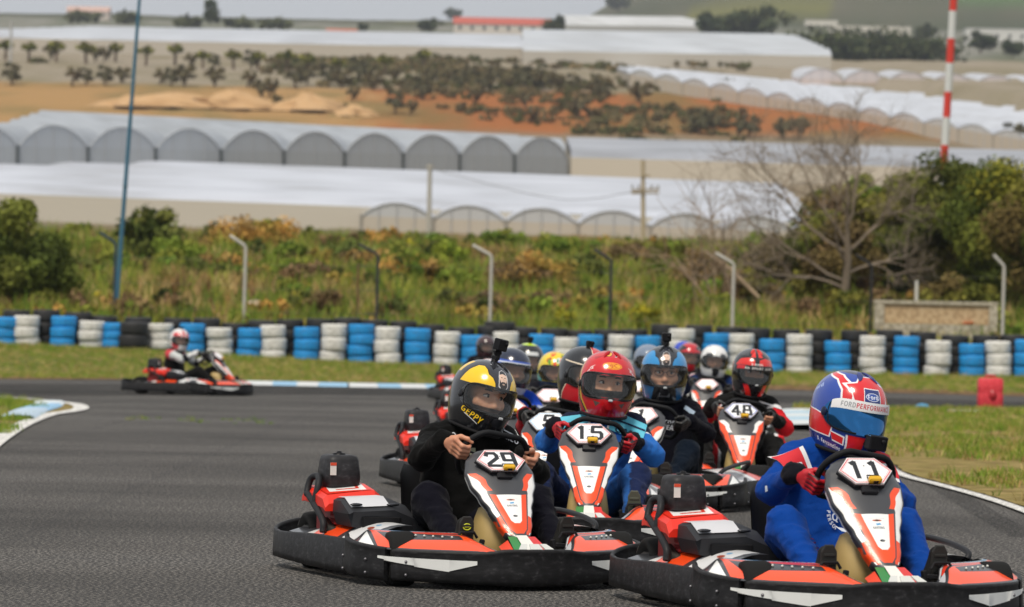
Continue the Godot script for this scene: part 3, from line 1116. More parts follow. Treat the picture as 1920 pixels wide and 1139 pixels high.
func helmet_print(id: String) -> ImageTexture:
	var big := id in ["29", "11", "15", "blue", "48"]
	var base := {"29": "15161a", "11": "1f3f98", "15": "c4161f", "blue": "17181c", "48": "17171a", "5": "1b1c20", "navy": "1a2138", "multi": "d8c02a", "fluo": "1d1e20", "white": "d9dadb", "red": "b3202a", "royal": "2440b5", "grey": "6f7d92", "dark": "3a2226", "far": "d8d6d6"}
	var pr := Print.new(1024 if big else 384, 512 if big else 192, Vector2(-180, 90), Vector2(180, -70), Color(base[id]))
	var q := func(l: Array, c: String): pr.poly(V(l), Color(c))
	var both := func(l: Array, c: String):
		for s in [-1.0, 1.0]:
			pr.poly(mirror(l, s), Color(c))
	match id:
		"29", "blue":
			var c := "e8bd14" if id == "29" else "2a86c4"
			q.call([-180, 14, 180, 14, 180, 90, -180, 90], "292b33")
			both.call([14, 14, 16, 24, 22, 34, 32, 40, 38, 50, 50, 57, 68, 55, 82, 40, 94, 14], "131418")
			both.call([16, 14, 18, 24, 24, 33, 34, 38, 40, 48, 51, 55, 67, 53, 80, 39, 90, 14], c)
			both.call([95, 60, 150, 60, 165, 30, 105, 30], c)
			both.call([12, 62, 24, 66, 40, 66, 24, 61], "c9cacd")
			face_sticker(pr, Color("25262c") if id == "29" else Color("3a2c24"), Color("d9b9a6"), Color("2a2422"))
			if id == "29":
				hw(pr, "GEPPY", -52, -43, 11.5, Color("e8bd14"), -0.42, 0.9)
				pr.line(V([-66, -44, -40, -57]), 1.4, Color("d8d8d8"))
				pr.poly(V([-14, -44, 14, -44, 9, -58, 0, -62, -9, -58]), Color("202126"))
			else:
				both.call([30, -36, 75, -36, 90, -70, 45, -70], "1c5f93")
				hw(pr, "CORSE", 0, -55, 8, Color("8b8f96"))
		"11":
			q.call([-180, -70, 180, -70, 180, -45, -180, -45], "1a2f78")
			both.call([34, 14, 34, 30, 44, 48, 70, 62, 120, 66, 180, 60, 180, 50, 120, 54, 76, 46, 58, 30, 54, 14], "e3e3e6")
			both.call([37, 14, 37, 30, 47, 45, 72, 59, 120, 63, 180, 57, 180, 53, 120, 57, 74, 49, 55, 32, 51, 14], "cf2027")
			q.call([-180, 68, 180, 68, 180, 90, -180, 90], "2a2d4a")
			q.call([-62, 42, -34, 50, -30, 61, -14, 66, 14, 66, 30, 61, 34, 50, 62, 42, 40, 30, 32, 14, -32, 14, -40, 30], "e3e3e6")
			q.call([-52, 42, -31, 48, -27, 59, -13, 64, 13, 64, 27, 59, 31, 48, 52, 42, 38, 30, 30, 14, -30, 14, -38, 30], "cf2027")
			q.call([-17, 14, -18, 41, 18, 41, 17, 14], "e3e3e6")
			q.call([-15.5, 14, -16.5, 39.5, 16.5, 39.5, 15.5, 14], "1d2f72")
			pr.oval(Vector2(0, 27), Vector2(14, 6.4), Color("dfe3ee"))
			pr.oval(Vector2(0, 27), Vector2(12.8, 5.5), Color("274b9f"))
			hw(pr, "Ford", 0, 27, 6.4, Color("e6e9f2"), 0, 1.15, -0.25)
			both.call([60, -16, 96, -8, 180, 0, 180, -36, 120, -44, 66, -50], "e3e3e6")
			both.call([62, -18, 96, -10, 180, -2, 180, -34, 120, -42, 68, -48], "cf2027")
			both.call([66, -38, 44, -44, 44, -58, 62, -54], "e3e3e6")
			both.call([66, -40, 46, -46, 46, -56, 62, -52], "cf2027")
			both.call([12, -40, 40, -40, 38, -66, 14, -66], "cf2027")
			both.call([40, -40, 43, -40, 41, -66, 38, -66], "e3e3e6")
			hw(pr, "D. Ferrandino", -68, -60, 6, Color("e6e6e8"), -0.2, 0.8, -0.2)
			hw(pr, "Ford", -112, 26, 8, Color("9fb0dd"), 0.5, 1.2, -0.25)
		"15":
			pr.oval(Vector2(0, 33), Vector2(23, 7.6), Color("e7a31a"))
			pr.oval(Vector2(0, 33), Vector2(21, 6.2), Color("c01d1f"))
			pr.oval(Vector2(0, 33), Vector2(19.5, 5.4), Color("e7a31a"))
			hw(pr, "HJC", 0, 33, 6.6, Color("b01c1c"), 0, 1.5)
			hw(pr, "9", -12, 66, 21, Color("2b1512"), 0, 1.6)
			hw(pr, "9", -12, 66, 18, Color("efb51f"), 0, 1.5)
			hw(pr, "7", 16, 66, 21, Color("d9d9d9"), 0, 1.6)
			hw(pr, "7", 16, 66, 18, Color("4a1416"), 0, 1.5)
			both.call([44, 32, 54, 24, 50, 24, 60, 15, 50, 20, 54, 21], "e6e2e0")
			both.call([40, 33, 50, 25, 46, 25, 52, 20, 43, 24, 46, 26], "e6e2e0")
			both.call([82, 40, 88, 40, 84, 0, 78, -40, 60, -66, 54, -66, 72, -40], "d9a526")
			both.call([88, 40, 92, 40, 90, 0, 84, -40, 66, -66, 60, -66, 78, -40], "2b1a18")
			both.call([22, -44, 40, -41, 34, -52], "5c4a47")
			q.call([-20, -50, 20, -50, 16, -62, -16, -62], "a81119")
			both.call([20, 60, 60, 50, 50, 44], "a3121a")
			both.call([100, 60, 160, 40, 160, 10, 110, 20], "8e1016")
		"48":
			both.call([6, 15, 8, 34, 30, 40, 58, 34, 72, 15], "d3251f")
			both.call([5, 42, 8, 80, 18, 80, 22, 42], "d3251f")
			both.call([34, 46, 40, 74, 70, 60, 74, 44], "3d3e42")
			both.call([28, -38, 44, -36, 32, -70, 12, -70], "d8251d")
			both.call([90, 20, 150, 30, 150, 0, 100, -10], "d3251f")
			hw(pr, "D. RUSSO", 0, 21, 6, Color("e6e3e1"))
		"5":
			q.call([-16, 14, -10, 90, 100, 90, 90, 14], "c3202b")
			q.call([-19, 14, -13, 90, -10, 90, -16, 14], "dccdb5")
			q.call([-90, 24, -16, 14, -14, 17, -90, 27], "dccdb5")
			both.call([10, -38, 75, -30, 100, -70, 10, -70], "c3202b")
			both.call([75, -30, 78, -30, 103, -70, 99, -70], "dccdb5")
		"navy":
			q.call([-180, 14, 180, 14, 180, 26, -180, 26], "2b4fb0")
			q.call([-100, 17, 100, 17, 100, 21, -100, 21], "c9d0dd")
			q.call([-180, -50, 180, -50, 180, -70, -180, -70], "b5b9bf")
		"multi":
			for i in 46:
				var c: String = ["d8501d", "e0891b", "c3271d", "5f8f2c", "e4c62b", "2f6f4a"][i % 6]
				pr.oval(Vector2(rng.randf_range(-170, 170), rng.randf_range(14, 80)), Vector2(rng.randf_range(6, 20), rng.randf_range(4, 11)), Color(c), rng.randf() * 3)
			pr.oval(Vector2(0, 34), Vector2(13, 10), Color("c9d6d2"))
			q.call([-9, 38, -3, 38, -3, 28, -9, 28], "2f8a4e")
			q.call([3, 38, 9, 38, 9, 28, 3, 28], "c8352b")
			q.call([-180, -38, 180, -38, 180, -70, -180, -70], "1f2c44")
			both.call([60, -20, 180, 0, 180, -38, 66, -38], "4aa0a0")
		"fluo":
			q.call([-180, 62, 180, 62, 180, 90, -180, 90], "b8d832")
			q.call([-30, 15, -26, 32, 26, 32, 30, 15], "c9cccd")
			q.call([-180, -52, 180, -52, 180, -70, -180, -70], "8a8d91")
		"white":
			both.call([14, 16, 20, 30, 50, 26, 50, 15], "4a4c50")
			q.call([-20, -36, 20, -36, 14, -66, -14, -66], "26272a")
			both.call([50, 60, 58, 68, 70, 60], "3a3c40")
		"red":
			both.call([20, 40, 80, 60, 120, 30, 70, 15], "241b1e")
			both.call([20, -38, 80, -30, 90, -70, 30, -70], "241b1e")
		"far":
			both.call([14, 15, 26, 46, 70, 38, 80, 15], "c8555a")
			q.call([-12, 60, 12, 60, 8, 15, -8, 15], "c23a40")
			both.call([30, -36, 80, -30, 70, -66, 30, -62], "bf4a50")
	return pr.tex()


# ---------- drivers
var drop := 0.0  # how far below the middle of the wheel the hands hold it


func wheel_grip(s: float) -> Dictionary:
	var wb := Basis(Vector3.RIGHT, 0.6) * Basis(Vector3.BACK, -0.2)
	var o := wb.x * s
	return {"at": Vector3(0.035, 0.575, 0.25) + wb * Vector3(s * (0.166 - drop * 0.15), 0.02 - drop, 0), "o": o, "t": (wb.y + wb.x * s * 0.15).normalized(), "n": wb.z}


func hand_bones(s: float) -> Array:
	var g := wheel_grip(s)
	var at: Vector3 = g.at
	var f := func(o: float, t: float, n: float) -> Vector3: return at + g.o * o + g.t * t + g.n * n
	var b := []
	var wrist: Vector3 = f.call(0.052, -0.028, -0.072)
	var ts := [0.034, 0.012, -0.010, -0.031]
	var ln := [0.97, 1.05, 1.0, 0.85]
	for i in 4:
		var t: float = ts[i]
		var l: float = ln[i]
		var k0: Vector3 = f.call(0.046, t * 1.08, -0.002 - 0.004 * absf(i - 1))
		var k1: Vector3 = f.call(0.022 + 0.004 * (l - 1), t, 0.036 * l)
		var k2: Vector3 = f.call(-0.012 * l, t * 0.94, 0.034 * l)
		var k3: Vector3 = f.call(-0.026 * l, t * 0.9, 0.014)
		b.append([wrist.lerp(k0, 0.25), k0, 0.020, 0.0135, "palm"])
		b.append([k0, k1, 0.0118, 0.0105, "finger"])
		b.append([k1, k2, 0.0105, 0.0094, "finger"])
		b.append([k2, k3, 0.0092, 0.008, "finger"])
	b.append([f.call(0.045, 0.012, -0.045), f.call(0.016, 0.046, -0.024), 0.018, 0.0125, "thumb"])
	b.append([f.call(0.016, 0.046, -0.024), f.call(-0.012, 0.056, 0.0), 0.0122, 0.0105, "thumb"])
	b.append([f.call(-0.012, 0.056, 0.0), f.call(-0.030, 0.052, 0.014), 0.0105, 0.0085, "thumb"])
	b.append([wrist, wrist + (f.call(0.06, -0.05, -0.12) - wrist), 0.026, 0.028, "wrist"])
	return b


func bend(a: Vector3, c: Vector3, l1: float, l2: float, pole: Vector3) -> Vector3:
	var d := c - a
	var n := minf(d.length(), (l1 + l2) * 0.995)
	var dir := d.normalized()
	var x := (l1 * l1 - l2 * l2 + n * n) / (2 * n)
	var y := sqrt(maxf(0.0, l1 * l1 - x * x))
	return a + dir * x + (pole - dir * pole.dot(dir)).normalized() * y


func body_bones(lean: float) -> Array:
	var b := []
	var sh := Vector3(0.02 + lean, 0.642, -0.30)
	b.append([Vector3(-0.09, 0.17, -0.25), Vector3(0.09, 0.17, -0.25), 0.125, 0.125, "pelvis"])
	b.append([Vector3(lean * 0.2, 0.2, -0.25), Vector3(lean * 0.5, 0.36, -0.29), 0.14, 0.14, "belly"])
	for s in [-1, 1]:
		b.append([Vector3(s * 0.06 + lean * 0.45, 0.34, -0.29), Vector3(s * 0.085 + lean * 0.9, 0.53, -0.30), 0.122, 0.112, "chest"])
	b.append([sh + Vector3(-0.165, 0, 0), sh + Vector3(0.165, 0, 0), 0.068, 0.068, "shoulder"])
	b.append([sh + Vector3(-0.09, 0.028, 0), sh + Vector3(0.09, 0.028, 0), 0.062, 0.062, "shoulder"])
	b.append([sh + Vector3(0, 0.03, 0), sh + Vector3(0.02, 0.15, 0.04), 0.072, 0.066, "neck"])
	for s in [-1, 1]:
		var a := sh + Vector3(s * 0.178, -0.008, 0.0)
		var hb := hand_bones(s)
		var w: Vector3 = hb[hb.size() - 1][0].lerp(hb[hb.size() - 1][1], 0.9)
		var e := bend(a, w, 0.285, 0.245, Vector3(s * 0.75, -0.75, 0.05))
		b.append([a, e, 0.067, 0.056, "upper_arm"])
		b.append([e, w, 0.055, 0.040, "fore_arm"])
		b.append([w, hb[hb.size() - 1][0].lerp(w, 0.45), 0.038, 0.035, "cuff"])
	for s in [-1, 1]:
		b.append([Vector3(s * 0.11, 0.17, -0.2), Vector3(s * 0.265, 0.375, 0.23), 0.105, 0.076, "thigh"])
		b.append([Vector3(s * 0.265, 0.375, 0.23), Vector3(s * 0.24, 0.15, 0.60), 0.074, 0.052, "shin"])
	return b


var bodies := {}
var hands_mesh := {}


func body_mesh(lean: float, cell: float) -> Dictionary:
	var k := "%.2f %.3f %.3f" % [lean, cell, drop]
	if bodies.has(k):
		return bodies[k]
	var bones := body_bones(lean)
	var d := nets(bones, cell, 0.018)
	var fold := FastNoiseLite.new()
	fold.seed = 3 + int(lean * 100)
	fold.frequency = 6.0
	fold.fractal_octaves = 2
	fold.domain_warp_enabled = true
	fold.domain_warp_amplitude = 0.06
	fold.domain_warp_frequency = 5.0
	var which := PackedInt32Array()
	var along := PackedFloat32Array()
	var v: PackedVector3Array = d.v
	for i in v.size():
		var p := v[i]
		var best := 1e9
		var bi := 0
		var bh := 0.0
		for j in bones.size():
			var b: Array = bones[j]
			var ba: Vector3 = b[1] - b[0]
			var h := clampf((p - b[0]).dot(ba) / maxf(ba.length_squared(), 1e-8), 0, 1)
			var c: Vector3 = b[0] + ba * h
			var dd := p.distance_to(c) - lerpf(b[2], b[3], h)
			if dd < best:
				best = dd
				bi = j
				bh = h
		which.append(bi)
		along.append(bh)
		var bb: Array = bones[bi]
		var cc: Vector3 = bb[0].lerp(bb[1], bh)
		var amp := 0.006
		if bb[4] in ["upper_arm", "fore_arm", "thigh", "shin"]:
			amp = 0.009
		v[i] = p + (p - cc).normalized() * (absf(fold.get_noise_3d(p.x, p.y * 1.5, p.z)) * -amp * 2.4 + amp * 0.6)
	d.v = v
	d.which = which
	d.along = along
	d.bones = bones
	bodies[k] = d
	return d


func laid_on(bones: Array, origin: Vector3, right: Vector3, up: Vector3, tris: PackedVector2Array, lift := 0.004) -> SurfaceTool:
	# lays flat triangles onto the body, a thread's thickness above the cloth
	var n := right.cross(up).normalized()
	var st := stb()
	st.set_smooth_group(0)
	var seen := {}
	for q in tris:
		if not seen.has(q):
			var p := origin + right * q.x + up * q.y + n * 0.12
			for i in 14:
				var f := field_at(bones, p, 0.018)
				p -= n * (f - lift - 0.005) * 0.9
				if f < lift + 0.0056:
					break
			seen[q] = p
		vtx(st, seen[q], q)
	return st


func patch(pts: Array, nx := 8, ny := 8) -> PackedVector2Array:
	# a quadrilateral (four corners) as small triangles
	var out := PackedVector2Array()
	var at := func(i: int, j: int) -> Vector2: return pts[0].lerp(pts[1], float(i) / nx).lerp(pts[3].lerp(pts[2], float(i) / nx), float(j) / ny)
	for i in nx:
		for j in ny:
			out.append_array(PackedVector2Array([at.call(i, j), at.call(i, j + 1), at.call(i + 1, j), at.call(i + 1, j), at.call(i, j + 1), at.call(i + 1, j + 1)]))
	return out


func text_tris(text: String, size: float, stretch := 1.0) -> PackedVector2Array:
	var out := PackedVector2Array()
	for q in letters(text):
		out.append(Vector2(q.x * size * stretch, -q.y * size))
	return out


func build_driver(d: Dictionary) -> Node3D:
	var kart: Node3D = d.kart
	var who := thing("person", d.label, "person", kart.position, kart.rotation.y, "drivers in the race")
	var lean: float = d.lean
	drop = d.get("drop", 0.0)
	who.set_meta("drop", drop)
	var near: bool = d.near
	var bm := body_mesh(lean, 0.0125 if near else 0.022)
	var cols := PackedColorArray()
	var paint: Callable = d.suit
	for i in bm.v.size():
		cols.append(paint.call(bm.v[i] - Vector3(lean, 0, 0), bm.bones[bm.which[i]][4], bm.along[i]).srgb_to_linear())
	if not M.has("suit"):
		var m := StandardMaterial3D.new()
		m.vertex_color_use_as_albedo = true
		m.roughness = 0.85
		m.metallic_specular = 0.15
		m.heightmap_enabled = true
		m.heightmap_texture = noise_tex(256, 0.02, 4, [], FastNoiseLite.TYPE_SIMPLEX, 21)
		m.heightmap_scale = 0.5
		tri_map(m, 2.0)
		m.rim_enabled = true
		m.rim = 0.08
		m.rim_tint = 0.7
		M["suit"] = m
		var sk := StandardMaterial3D.new()
		sk.vertex_color_use_as_albedo = true
		sk.roughness = 0.5
		sk.subsurf_scatter_enabled = true
		sk.subsurf_scatter_strength = 0.12
		M["hand"] = sk
	var am := shaded(bm.v, bm.i, cols, null, M["suit"])
	var hc: Callable = d.hands
	for s in [-1.0, 1.0]:
		var key2 := "%f %s %f" % [s, near, drop]
		if not hands_mesh.has(key2):
			var hb := hand_bones(s)
			var nd := nets(hb, 0.0036 if near else 0.007, 0.0028 if near else 0.004)
			var rel := PackedVector3Array()
			var g := wheel_grip(s)
			for p in nd.v:
				var q: Vector3 = p - g.at
				rel.append(Vector3(q.dot(g.o), q.dot(g.t), q.dot(g.n)))
			nd.rel = rel
			hands_mesh[key2] = nd
		var hm: Dictionary = hands_mesh[key2]
		var hcol := PackedColorArray()
		for r in hm.rel:
			hcol.append(hc.call(r).srgb_to_linear())
		shaded(hm.v, hm.i, hcol, am, M["hand"])
	# the head goes into the same figure, seen through the visor
	var xf := Transform3D(Basis.from_euler(Vector3(d.pitch, d.yaw, d.roll)), Vector3(lean + d.get("hx", 0.04), 0.872 + d.get("hy", 0.0), -0.235)).scaled_local(Vector3.ONE * d.get("hs", 1.06))
	if not bodies.has("head"):
		bodies["head"] = nets([[Vector3(0, 0.035, -0.015), Vector3(0, 0.03, 0.01), 0.084, 0.082, ""], [Vector3(0, -0.02, 0.03), Vector3(0, -0.075, 0.05), 0.06, 0.05, ""], [Vector3(0, 0.004, 0.086), Vector3(0, -0.04, 0.112), 0.0085, 0.0125, ""], [Vector3(-0.011, -0.044, 0.098), Vector3(0.011, -0.044, 0.098), 0.009, 0.009, ""], [Vector3(-0.05, -0.034, 0.055), Vector3(-0.028, -0.045, 0.075), 0.026, 0.022, ""], [Vector3(0.05, -0.034, 0.055), Vector3(0.028, -0.045, 0.075), 0.026, 0.022, ""], [Vector3(-0.05, 0.022, 0.066), Vector3(-0.014, 0.018, 0.084), 0.015, 0.0125, ""], [Vector3(0.05, 0.022, 0.066), Vector3(0.014, 0.018, 0.084), 0.015, 0.0125, ""], [Vector3(-0.02, -0.078, 0.088), Vector3(0.02, -0.078, 0.088), 0.013, 0.013, ""]], 0.0048, 0.006)
	var hd: Dictionary = bodies["head"]
	var skin: Color = d.skin
	var hv := PackedVector3Array()
	var hcol2 := PackedColorArray()
	for p in hd.v:
		hv.append(xf * (p * 1.07 + Vector3(0, 0, 0.008)))
		var c := skin
		if p.y < -0.05 and d.get("beard", false):
			c = Color("4a372c")
		if d.get("balaclava", false) and (p.y < -0.035 or absf(p.x) > 0.062):
			c = Color("1d1d20")
		hcol2.append(c.srgb_to_linear())
	shaded(hv, hd.i, hcol2, am, M["hand"])
	obj("body", am, null, who)
	var fx := xf * Transform3D(Basis.IDENTITY.scaled(Vector3.ONE * 1.07), Vector3(0, 0, 0.008))
	if near:
		for s in [-1, 1]:
			var st := stb()
			blob(st, fx * Vector3(s * 0.032, -0.003, 0.0765), Vector3(0.0175, 0.0085, 0.0128) * 1.1, xf.basis.orthonormalized())
			var eye := obj("eye", st, mat("d6d0c8", 0.2), who)
			st = stb()
			blob(st, fx * Vector3(s * 0.032 + d.get("look", 0.003), -0.0025, 0.0855), Vector3(0.0078, 0.0082, 0.0052), xf.basis.orthonormalized())
			obj("iris", st, mat("1b130f", 0.1), eye)
			st = stb()
			tube(st, [fx * Vector3(s * 0.0135, 0.0195, 0.0945), fx * Vector3(s * 0.03, 0.0245, 0.0925), fx * Vector3(s * 0.047, 0.0225, 0.083), fx * Vector3(s * 0.056, 0.016, 0.074)], [0.0038, 0.006, 0.005, 0.002], 6)
			obj("eyebrow", st, mat("231914", 0.9), who)
			st = stb()
			tube(st, [fx * Vector3(s * 0.015, -0.003, 0.085), fx * Vector3(s * 0.024, 0.0045, 0.089), fx * Vector3(s * 0.036, 0.006, 0.0885), fx * Vector3(s * 0.05, -0.001, 0.079)], [0.0016, 0.0032, 0.0034, 0.0018], 6)
			obj("upper_eyelid", st, mat("3a251d", 0.8), who)
		if d.get("glasses", false):
			var st := stb()
			for s in [-1, 1]:
				var loop := []
				for i in 18:
					loop.append(fx * Vector3(s * 0.034 + cos(TAU * i / 18) * 0.024, -0.004 + sin(TAU * i / 18) * 0.017, 0.104 - absf(s * 0.034 + cos(TAU * i / 18) * 0.024) * 0.2))
				tube(st, loop, 0.0022, 6, true)
			tube(st, [fx * Vector3(-0.011, 0, 0.102), fx * Vector3(0.011, 0, 0.102)], 0.0022, 6)
			obj("glasses", st, mat("2a1a14", 0.4), who)
	# shoes
	for s in [-1, 1]:
		var key3 := "shoe%d" % s
		if not bodies.has(key3):
			bodies[key3] = nets([[Vector3(s * 0.24, 0.095, 0.615), Vector3(s * 0.245, 0.20, 0.655), 0.043, 0.042, ""], [Vector3(s * 0.245, 0.20, 0.655), Vector3(s * 0.247, 0.285, 0.665), 0.043, 0.033, ""], [Vector3(s * 0.24, 0.10, 0.60), Vector3(s * 0.243, 0.15, 0.59), 0.045, 0.05, ""]], 0.011, 0.012)
		var sd: Dictionary = bodies[key3]
		var sv: PackedVector3Array = sd.v.duplicate()
		for i in sv.size():
			var lim: float = 0.688 + (sv[i].y - 0.2) * 0.09
			sv[i].z = minf(sv[i].z, lim)
		var shoe := obj("shoe", shaded(sv, sd.i), mat(d.get("shoe", "1b1b1d"), 0.7), who)
		if near:
			var st := stb()
			var poly := PackedVector2Array()
			for q in [[-0.02, -0.135], [0.02, -0.135], [0.032, -0.11], [0.026, -0.02], [0.036, 0.05], [0.034, 0.1], [0.018, 0.128], [-0.018, 0.128], [-0.034, 0.1], [-0.036, 0.05], [-0.026, -0.02], [-0.032, -0.11]]:
				poly.append(Vector2(q[0], q[1]))
			prism(st, poly, Transform3D(Basis(Vector3.RIGHT, 0.09), Vector3(s * 0.245, 0.195, 0.692)), 0.012, 0.004)
			for i in 5:
				box(st, Vector3(s * 0.245, 0.14 + i * 0.035, 0.6985 + (i - 1.5) * 0.0032), Vector3(0.05, 0.012, 0.006), Basis.IDENTITY, 0.002)
			obj("sole", st, mat(d.get("sole", "2c2c2b"), 0.7), shoe)
	# helmet
	var hn := obj("helmet", helmet_mesh(), d.helmet, who)
	hn.transform = xf
	if not M.has("liner_mesh"):
		M["liner_mesh"] = made(helmet_shell(-0.012))
		M["visor_mesh"] = made(visor_patch(-1, 1, -1, 1, 0.006))
		var st := stb()
		var rim := []
		for i in 72:
			var t := TAU * i / 72
			rim.append(helmet_point(69.0 * signf(cos(t)) * pow(absf(cos(t)), 0.35), -9.5 + 25.0 * signf(sin(t)) * pow(absf(sin(t)), 0.45), 0.0))
		tube(st, rim, 0.0065, 8, true)
		M["trim_mesh"] = made(st)
		st = stb()
		for s in [-1, 1]:
			var c := helmet_point(s * 77, -8, 0.004)
			st = stb()
			blob(st, c, Vector3(0.006, 0.019, 0.020), Basis.IDENTITY, 12, 8)
			M["pivot_mesh%d" % s] = made(st)
		st = stb()
		var neckrim := []
		for i in 48:
			neckrim.append(helmet_point(i * 7.5, -70, 0.0) + Vector3(0, -0.002, 0))
		tube(st, neckrim, 0.008, 8, true)
		M["neck_mesh"] = made(st)
	obj("liner", M["liner_mesh"], mat("141416", 0.9), hn)
	obj("visor", M["visor_mesh"], d.visor, hn)
	obj("gasket", M["trim_mesh"], mat("131315", 0.6), hn)
	for s in [-1, 1]:
		obj("visor_pivot", M["pivot_mesh%d" % s], mat(d.get("pivot", "222327"), 0.3), hn)
	obj("neck_roll", M["neck_mesh"], mat("18181a", 0.8), hn)
	if near:
		var st := stb()
		var rows := []
		for q in [[-38, 8], [-41, 13], [-48, 15], [-54, 9]]:
			var r := PackedVector3Array()
			for i in 9:
				var u := i / 4.0 - 1.0
				r.append(helmet_point(u * q[1], q[0], 0.005 + 0.006 * (1 - u * u)))
			rows.append(r)
		loft(st, rows)
		obj("chin_vent", st, mat(d.get("vent", "1c1d21"), 0.35), hn)
		st = stb()
		box(st, helmet_point(0, -36, 0.012), Vector3(0.022, 0.012, 0.008), Basis.IDENTITY, 0.003)
		obj("visor_tab", st, mat(d.get("tab", "b9bdc0"), 0.3), hn)
		st = stb()
		for s in [-1, 1]:
			var a := []
			for i in 7:
				a.append(helmet_point(s * (26 - i * 1.2), 52 + i * 5.0, 0.0015))
			tube(st, a, [0.002, 0.008, 0.011, 0.012, 0.011, 0.008, 0.002], 8, false, 0.5)
		obj("top_vent", st, mat(d.get("topvent", "202126"), 0.3), hn)
	return who


func helmet_mesh() -> Mesh:
	if not M.has("shell_mesh"):
		M["shell_mesh"] = made(helmet_shell(0.0))
	return M["shell_mesh"]


func visor_mat(hex: String, alpha: float) -> StandardMaterial3D:
	var m := StandardMaterial3D.new()
	var c := Color(hex)
	c.a = alpha
	m.albedo_color = c
	m.transparency = BaseMaterial3D.TRANSPARENCY_ALPHA
	m.roughness = 0.04
	m.metallic_specular = 0.7
	return m


func action_camera(who: Node3D, at: Vector3, mount: Vector3, size: Vector3, turn := 0.0) -> void:
	var hn: Node = who.get_node("helmet")
	var st := stb()
	box(st, at, size, Basis(Vector3.UP, turn), 0.004)
	tube(st, [at + Vector3(0, -size.y / 2, 0), at.lerp(mount, 0.55) + Vector3(0.006, 0, 0), mount], [0.009, 0.012, 0.016], 8)
	box(st, at.lerp(mount, 0.45), Vector3(0.034, 0.022, 0.022), Basis(Vector3.BACK, 0.3), 0.003)
	box(st, at.lerp(mount, 0.75), Vector3(0.03, 0.018, 0.03), Basis(Vector3.UP, 0.5), 0.003)
	lathe(st, [Vector2(0.0001, 0.006), Vector2(0.009, 0.006), Vector2(0.0095, 0)], 12, Transform3D(Basis(Vector3.UP, turn) * Basis(Vector3.RIGHT, PI / 2), at + Basis(Vector3.UP, turn) * Vector3(size.x * 0.24, size.y * 0.14, size.z / 2)))
	obj("action_camera", st, mat("18181b", 0.4), hn)


# ---------- land
const RISE := [[68.0, 0.0], [75.0, 0.02], [80.0, 0.12], [88.0, 0.20], [95.0, 0.55], [110.0, 1.7], [130.0, 3.1], [150.0, 3.9], [175.0, 4.4], [300.0, 6.6], [400.0, 10.3], [412.0, 11.2], [475.0, 16.5], [531.0, 21.5], [560.0, 24.0], [600.0, 29.5], [640.0, 36.5], [700.0, 44.5], [800.0, 54.6], [950.0, 68.0], [1400.0, 108.0], [2500.0, 198.0], [4000.0, 312.0], [7000.0, 540.0]]
const EDGE := [[-0.6, 66.0], [-0.2, 70.0], [-0.133, 71.0], [-0.105, 73.0], [-0.07, 73.0], [-0.02, 73.5], [0.03, 76.0], [0.07, 78.0], [0.133, 76.0], [0.2, 74.0], [0.6, 70.0]]
var land := FastNoiseLite.new()


func height(x: float, d: float) -> float:
	var h := key(RISE, d)
	h += 0.035 * clampf(-x - 3.0, 0, 30) * smoothstep(76.0, 86.0, d) * smoothstep(140.0, 96.0, d)
	h += land.get_noise_2d(x * 0.6, d * 0.6) * 0.5 * smoothstep(92.0, 120.0, d)
	var s := x / d
	h += smoothstep(0.008, 0.075, s) * (smoothstep(1900.0, 3600.0, d) * 150.0 + smoothstep(1700.0, 2300.0, d) * 12.0)
	h += land.get_noise_2d(x * 0.02, d * 0.02) * 26.0 * smoothstep(2000.0, 3600.0, d) * (0.25 + smoothstep(0.0, 0.1, s))
	if s > 0.028 and d > 520.0 and d < 950.0:
		# cut flat for the large white greenhouse
		var f := (s - 0.029) / 0.104
		var df := lerpf(718.0, 538.0, f)
		if d > df - 6.0 and d < df + 172.0:
			h = minf(h, lerpf(46.2, 26.0, f) + 0.085 * (d - df) + 0.6)
	return h


func land_color(x: float, d: float) -> Color:
	var n := land.get_noise_2d(x * 1.3 + 50, d * 1.3)
	var n2 := land.get_noise_2d(x * 0.35 - 90, d * 0.35)
	var s := x / d
	if d < 92:
		var g := Color(0.17, 0.20, 0.055).lerp(Color(0.29, 0.25, 0.10), clampf(0.5 + n * 1.6, 0, 1))
		return Color(0.24, 0.15, 0.085).lerp(g, smoothstep(0.0, 2.2, d - key(EDGE, s)))
	if d < 390:
		return Color(0.14, 0.15, 0.045).lerp(Color(0.30, 0.20, 0.08), clampf(0.5 + n * 1.5 + n2, 0, 1))
	if d < 615:
		return Color(0.30, 0.25, 0.18)
	if d < 690:
		var soil := Color(0.50, 0.31, 0.14).lerp(Color(0.44, 0.17, 0.065), smoothstep(-0.045, -0.025, s + n * 0.02))
		return soil.lerp(Color(0.20, 0.19, 0.08), clampf(0.1 + n2 * 1.5, 0, 0.6))
	if d < 1000:
		return Color(0.40, 0.35, 0.28).lerp(Color(0.26, 0.23, 0.14), clampf(0.2 + n2 * 1.4, 0, 1))
	if d < 1900:
		return Color(0.30, 0.30, 0.27).lerp(Color(0.16, 0.18, 0.12), clampf(0.4 + n2 * 2, 0, 1))
	var m := land.get_noise_2d(x * 0.05, d * 0.05)
	var c := Color(0.085, 0.10, 0.055).lerp(Color(0.15, 0.145, 0.095), clampf(0.5 + m * 1.8, 0, 1))
	if m > 0.30:
		c = Color(0.20, 0.20, 0.06)
	if s > 0.115 and d > 2100 and d < 3000:
		c = Color(0.10, 0.22, 0.06)
	return c


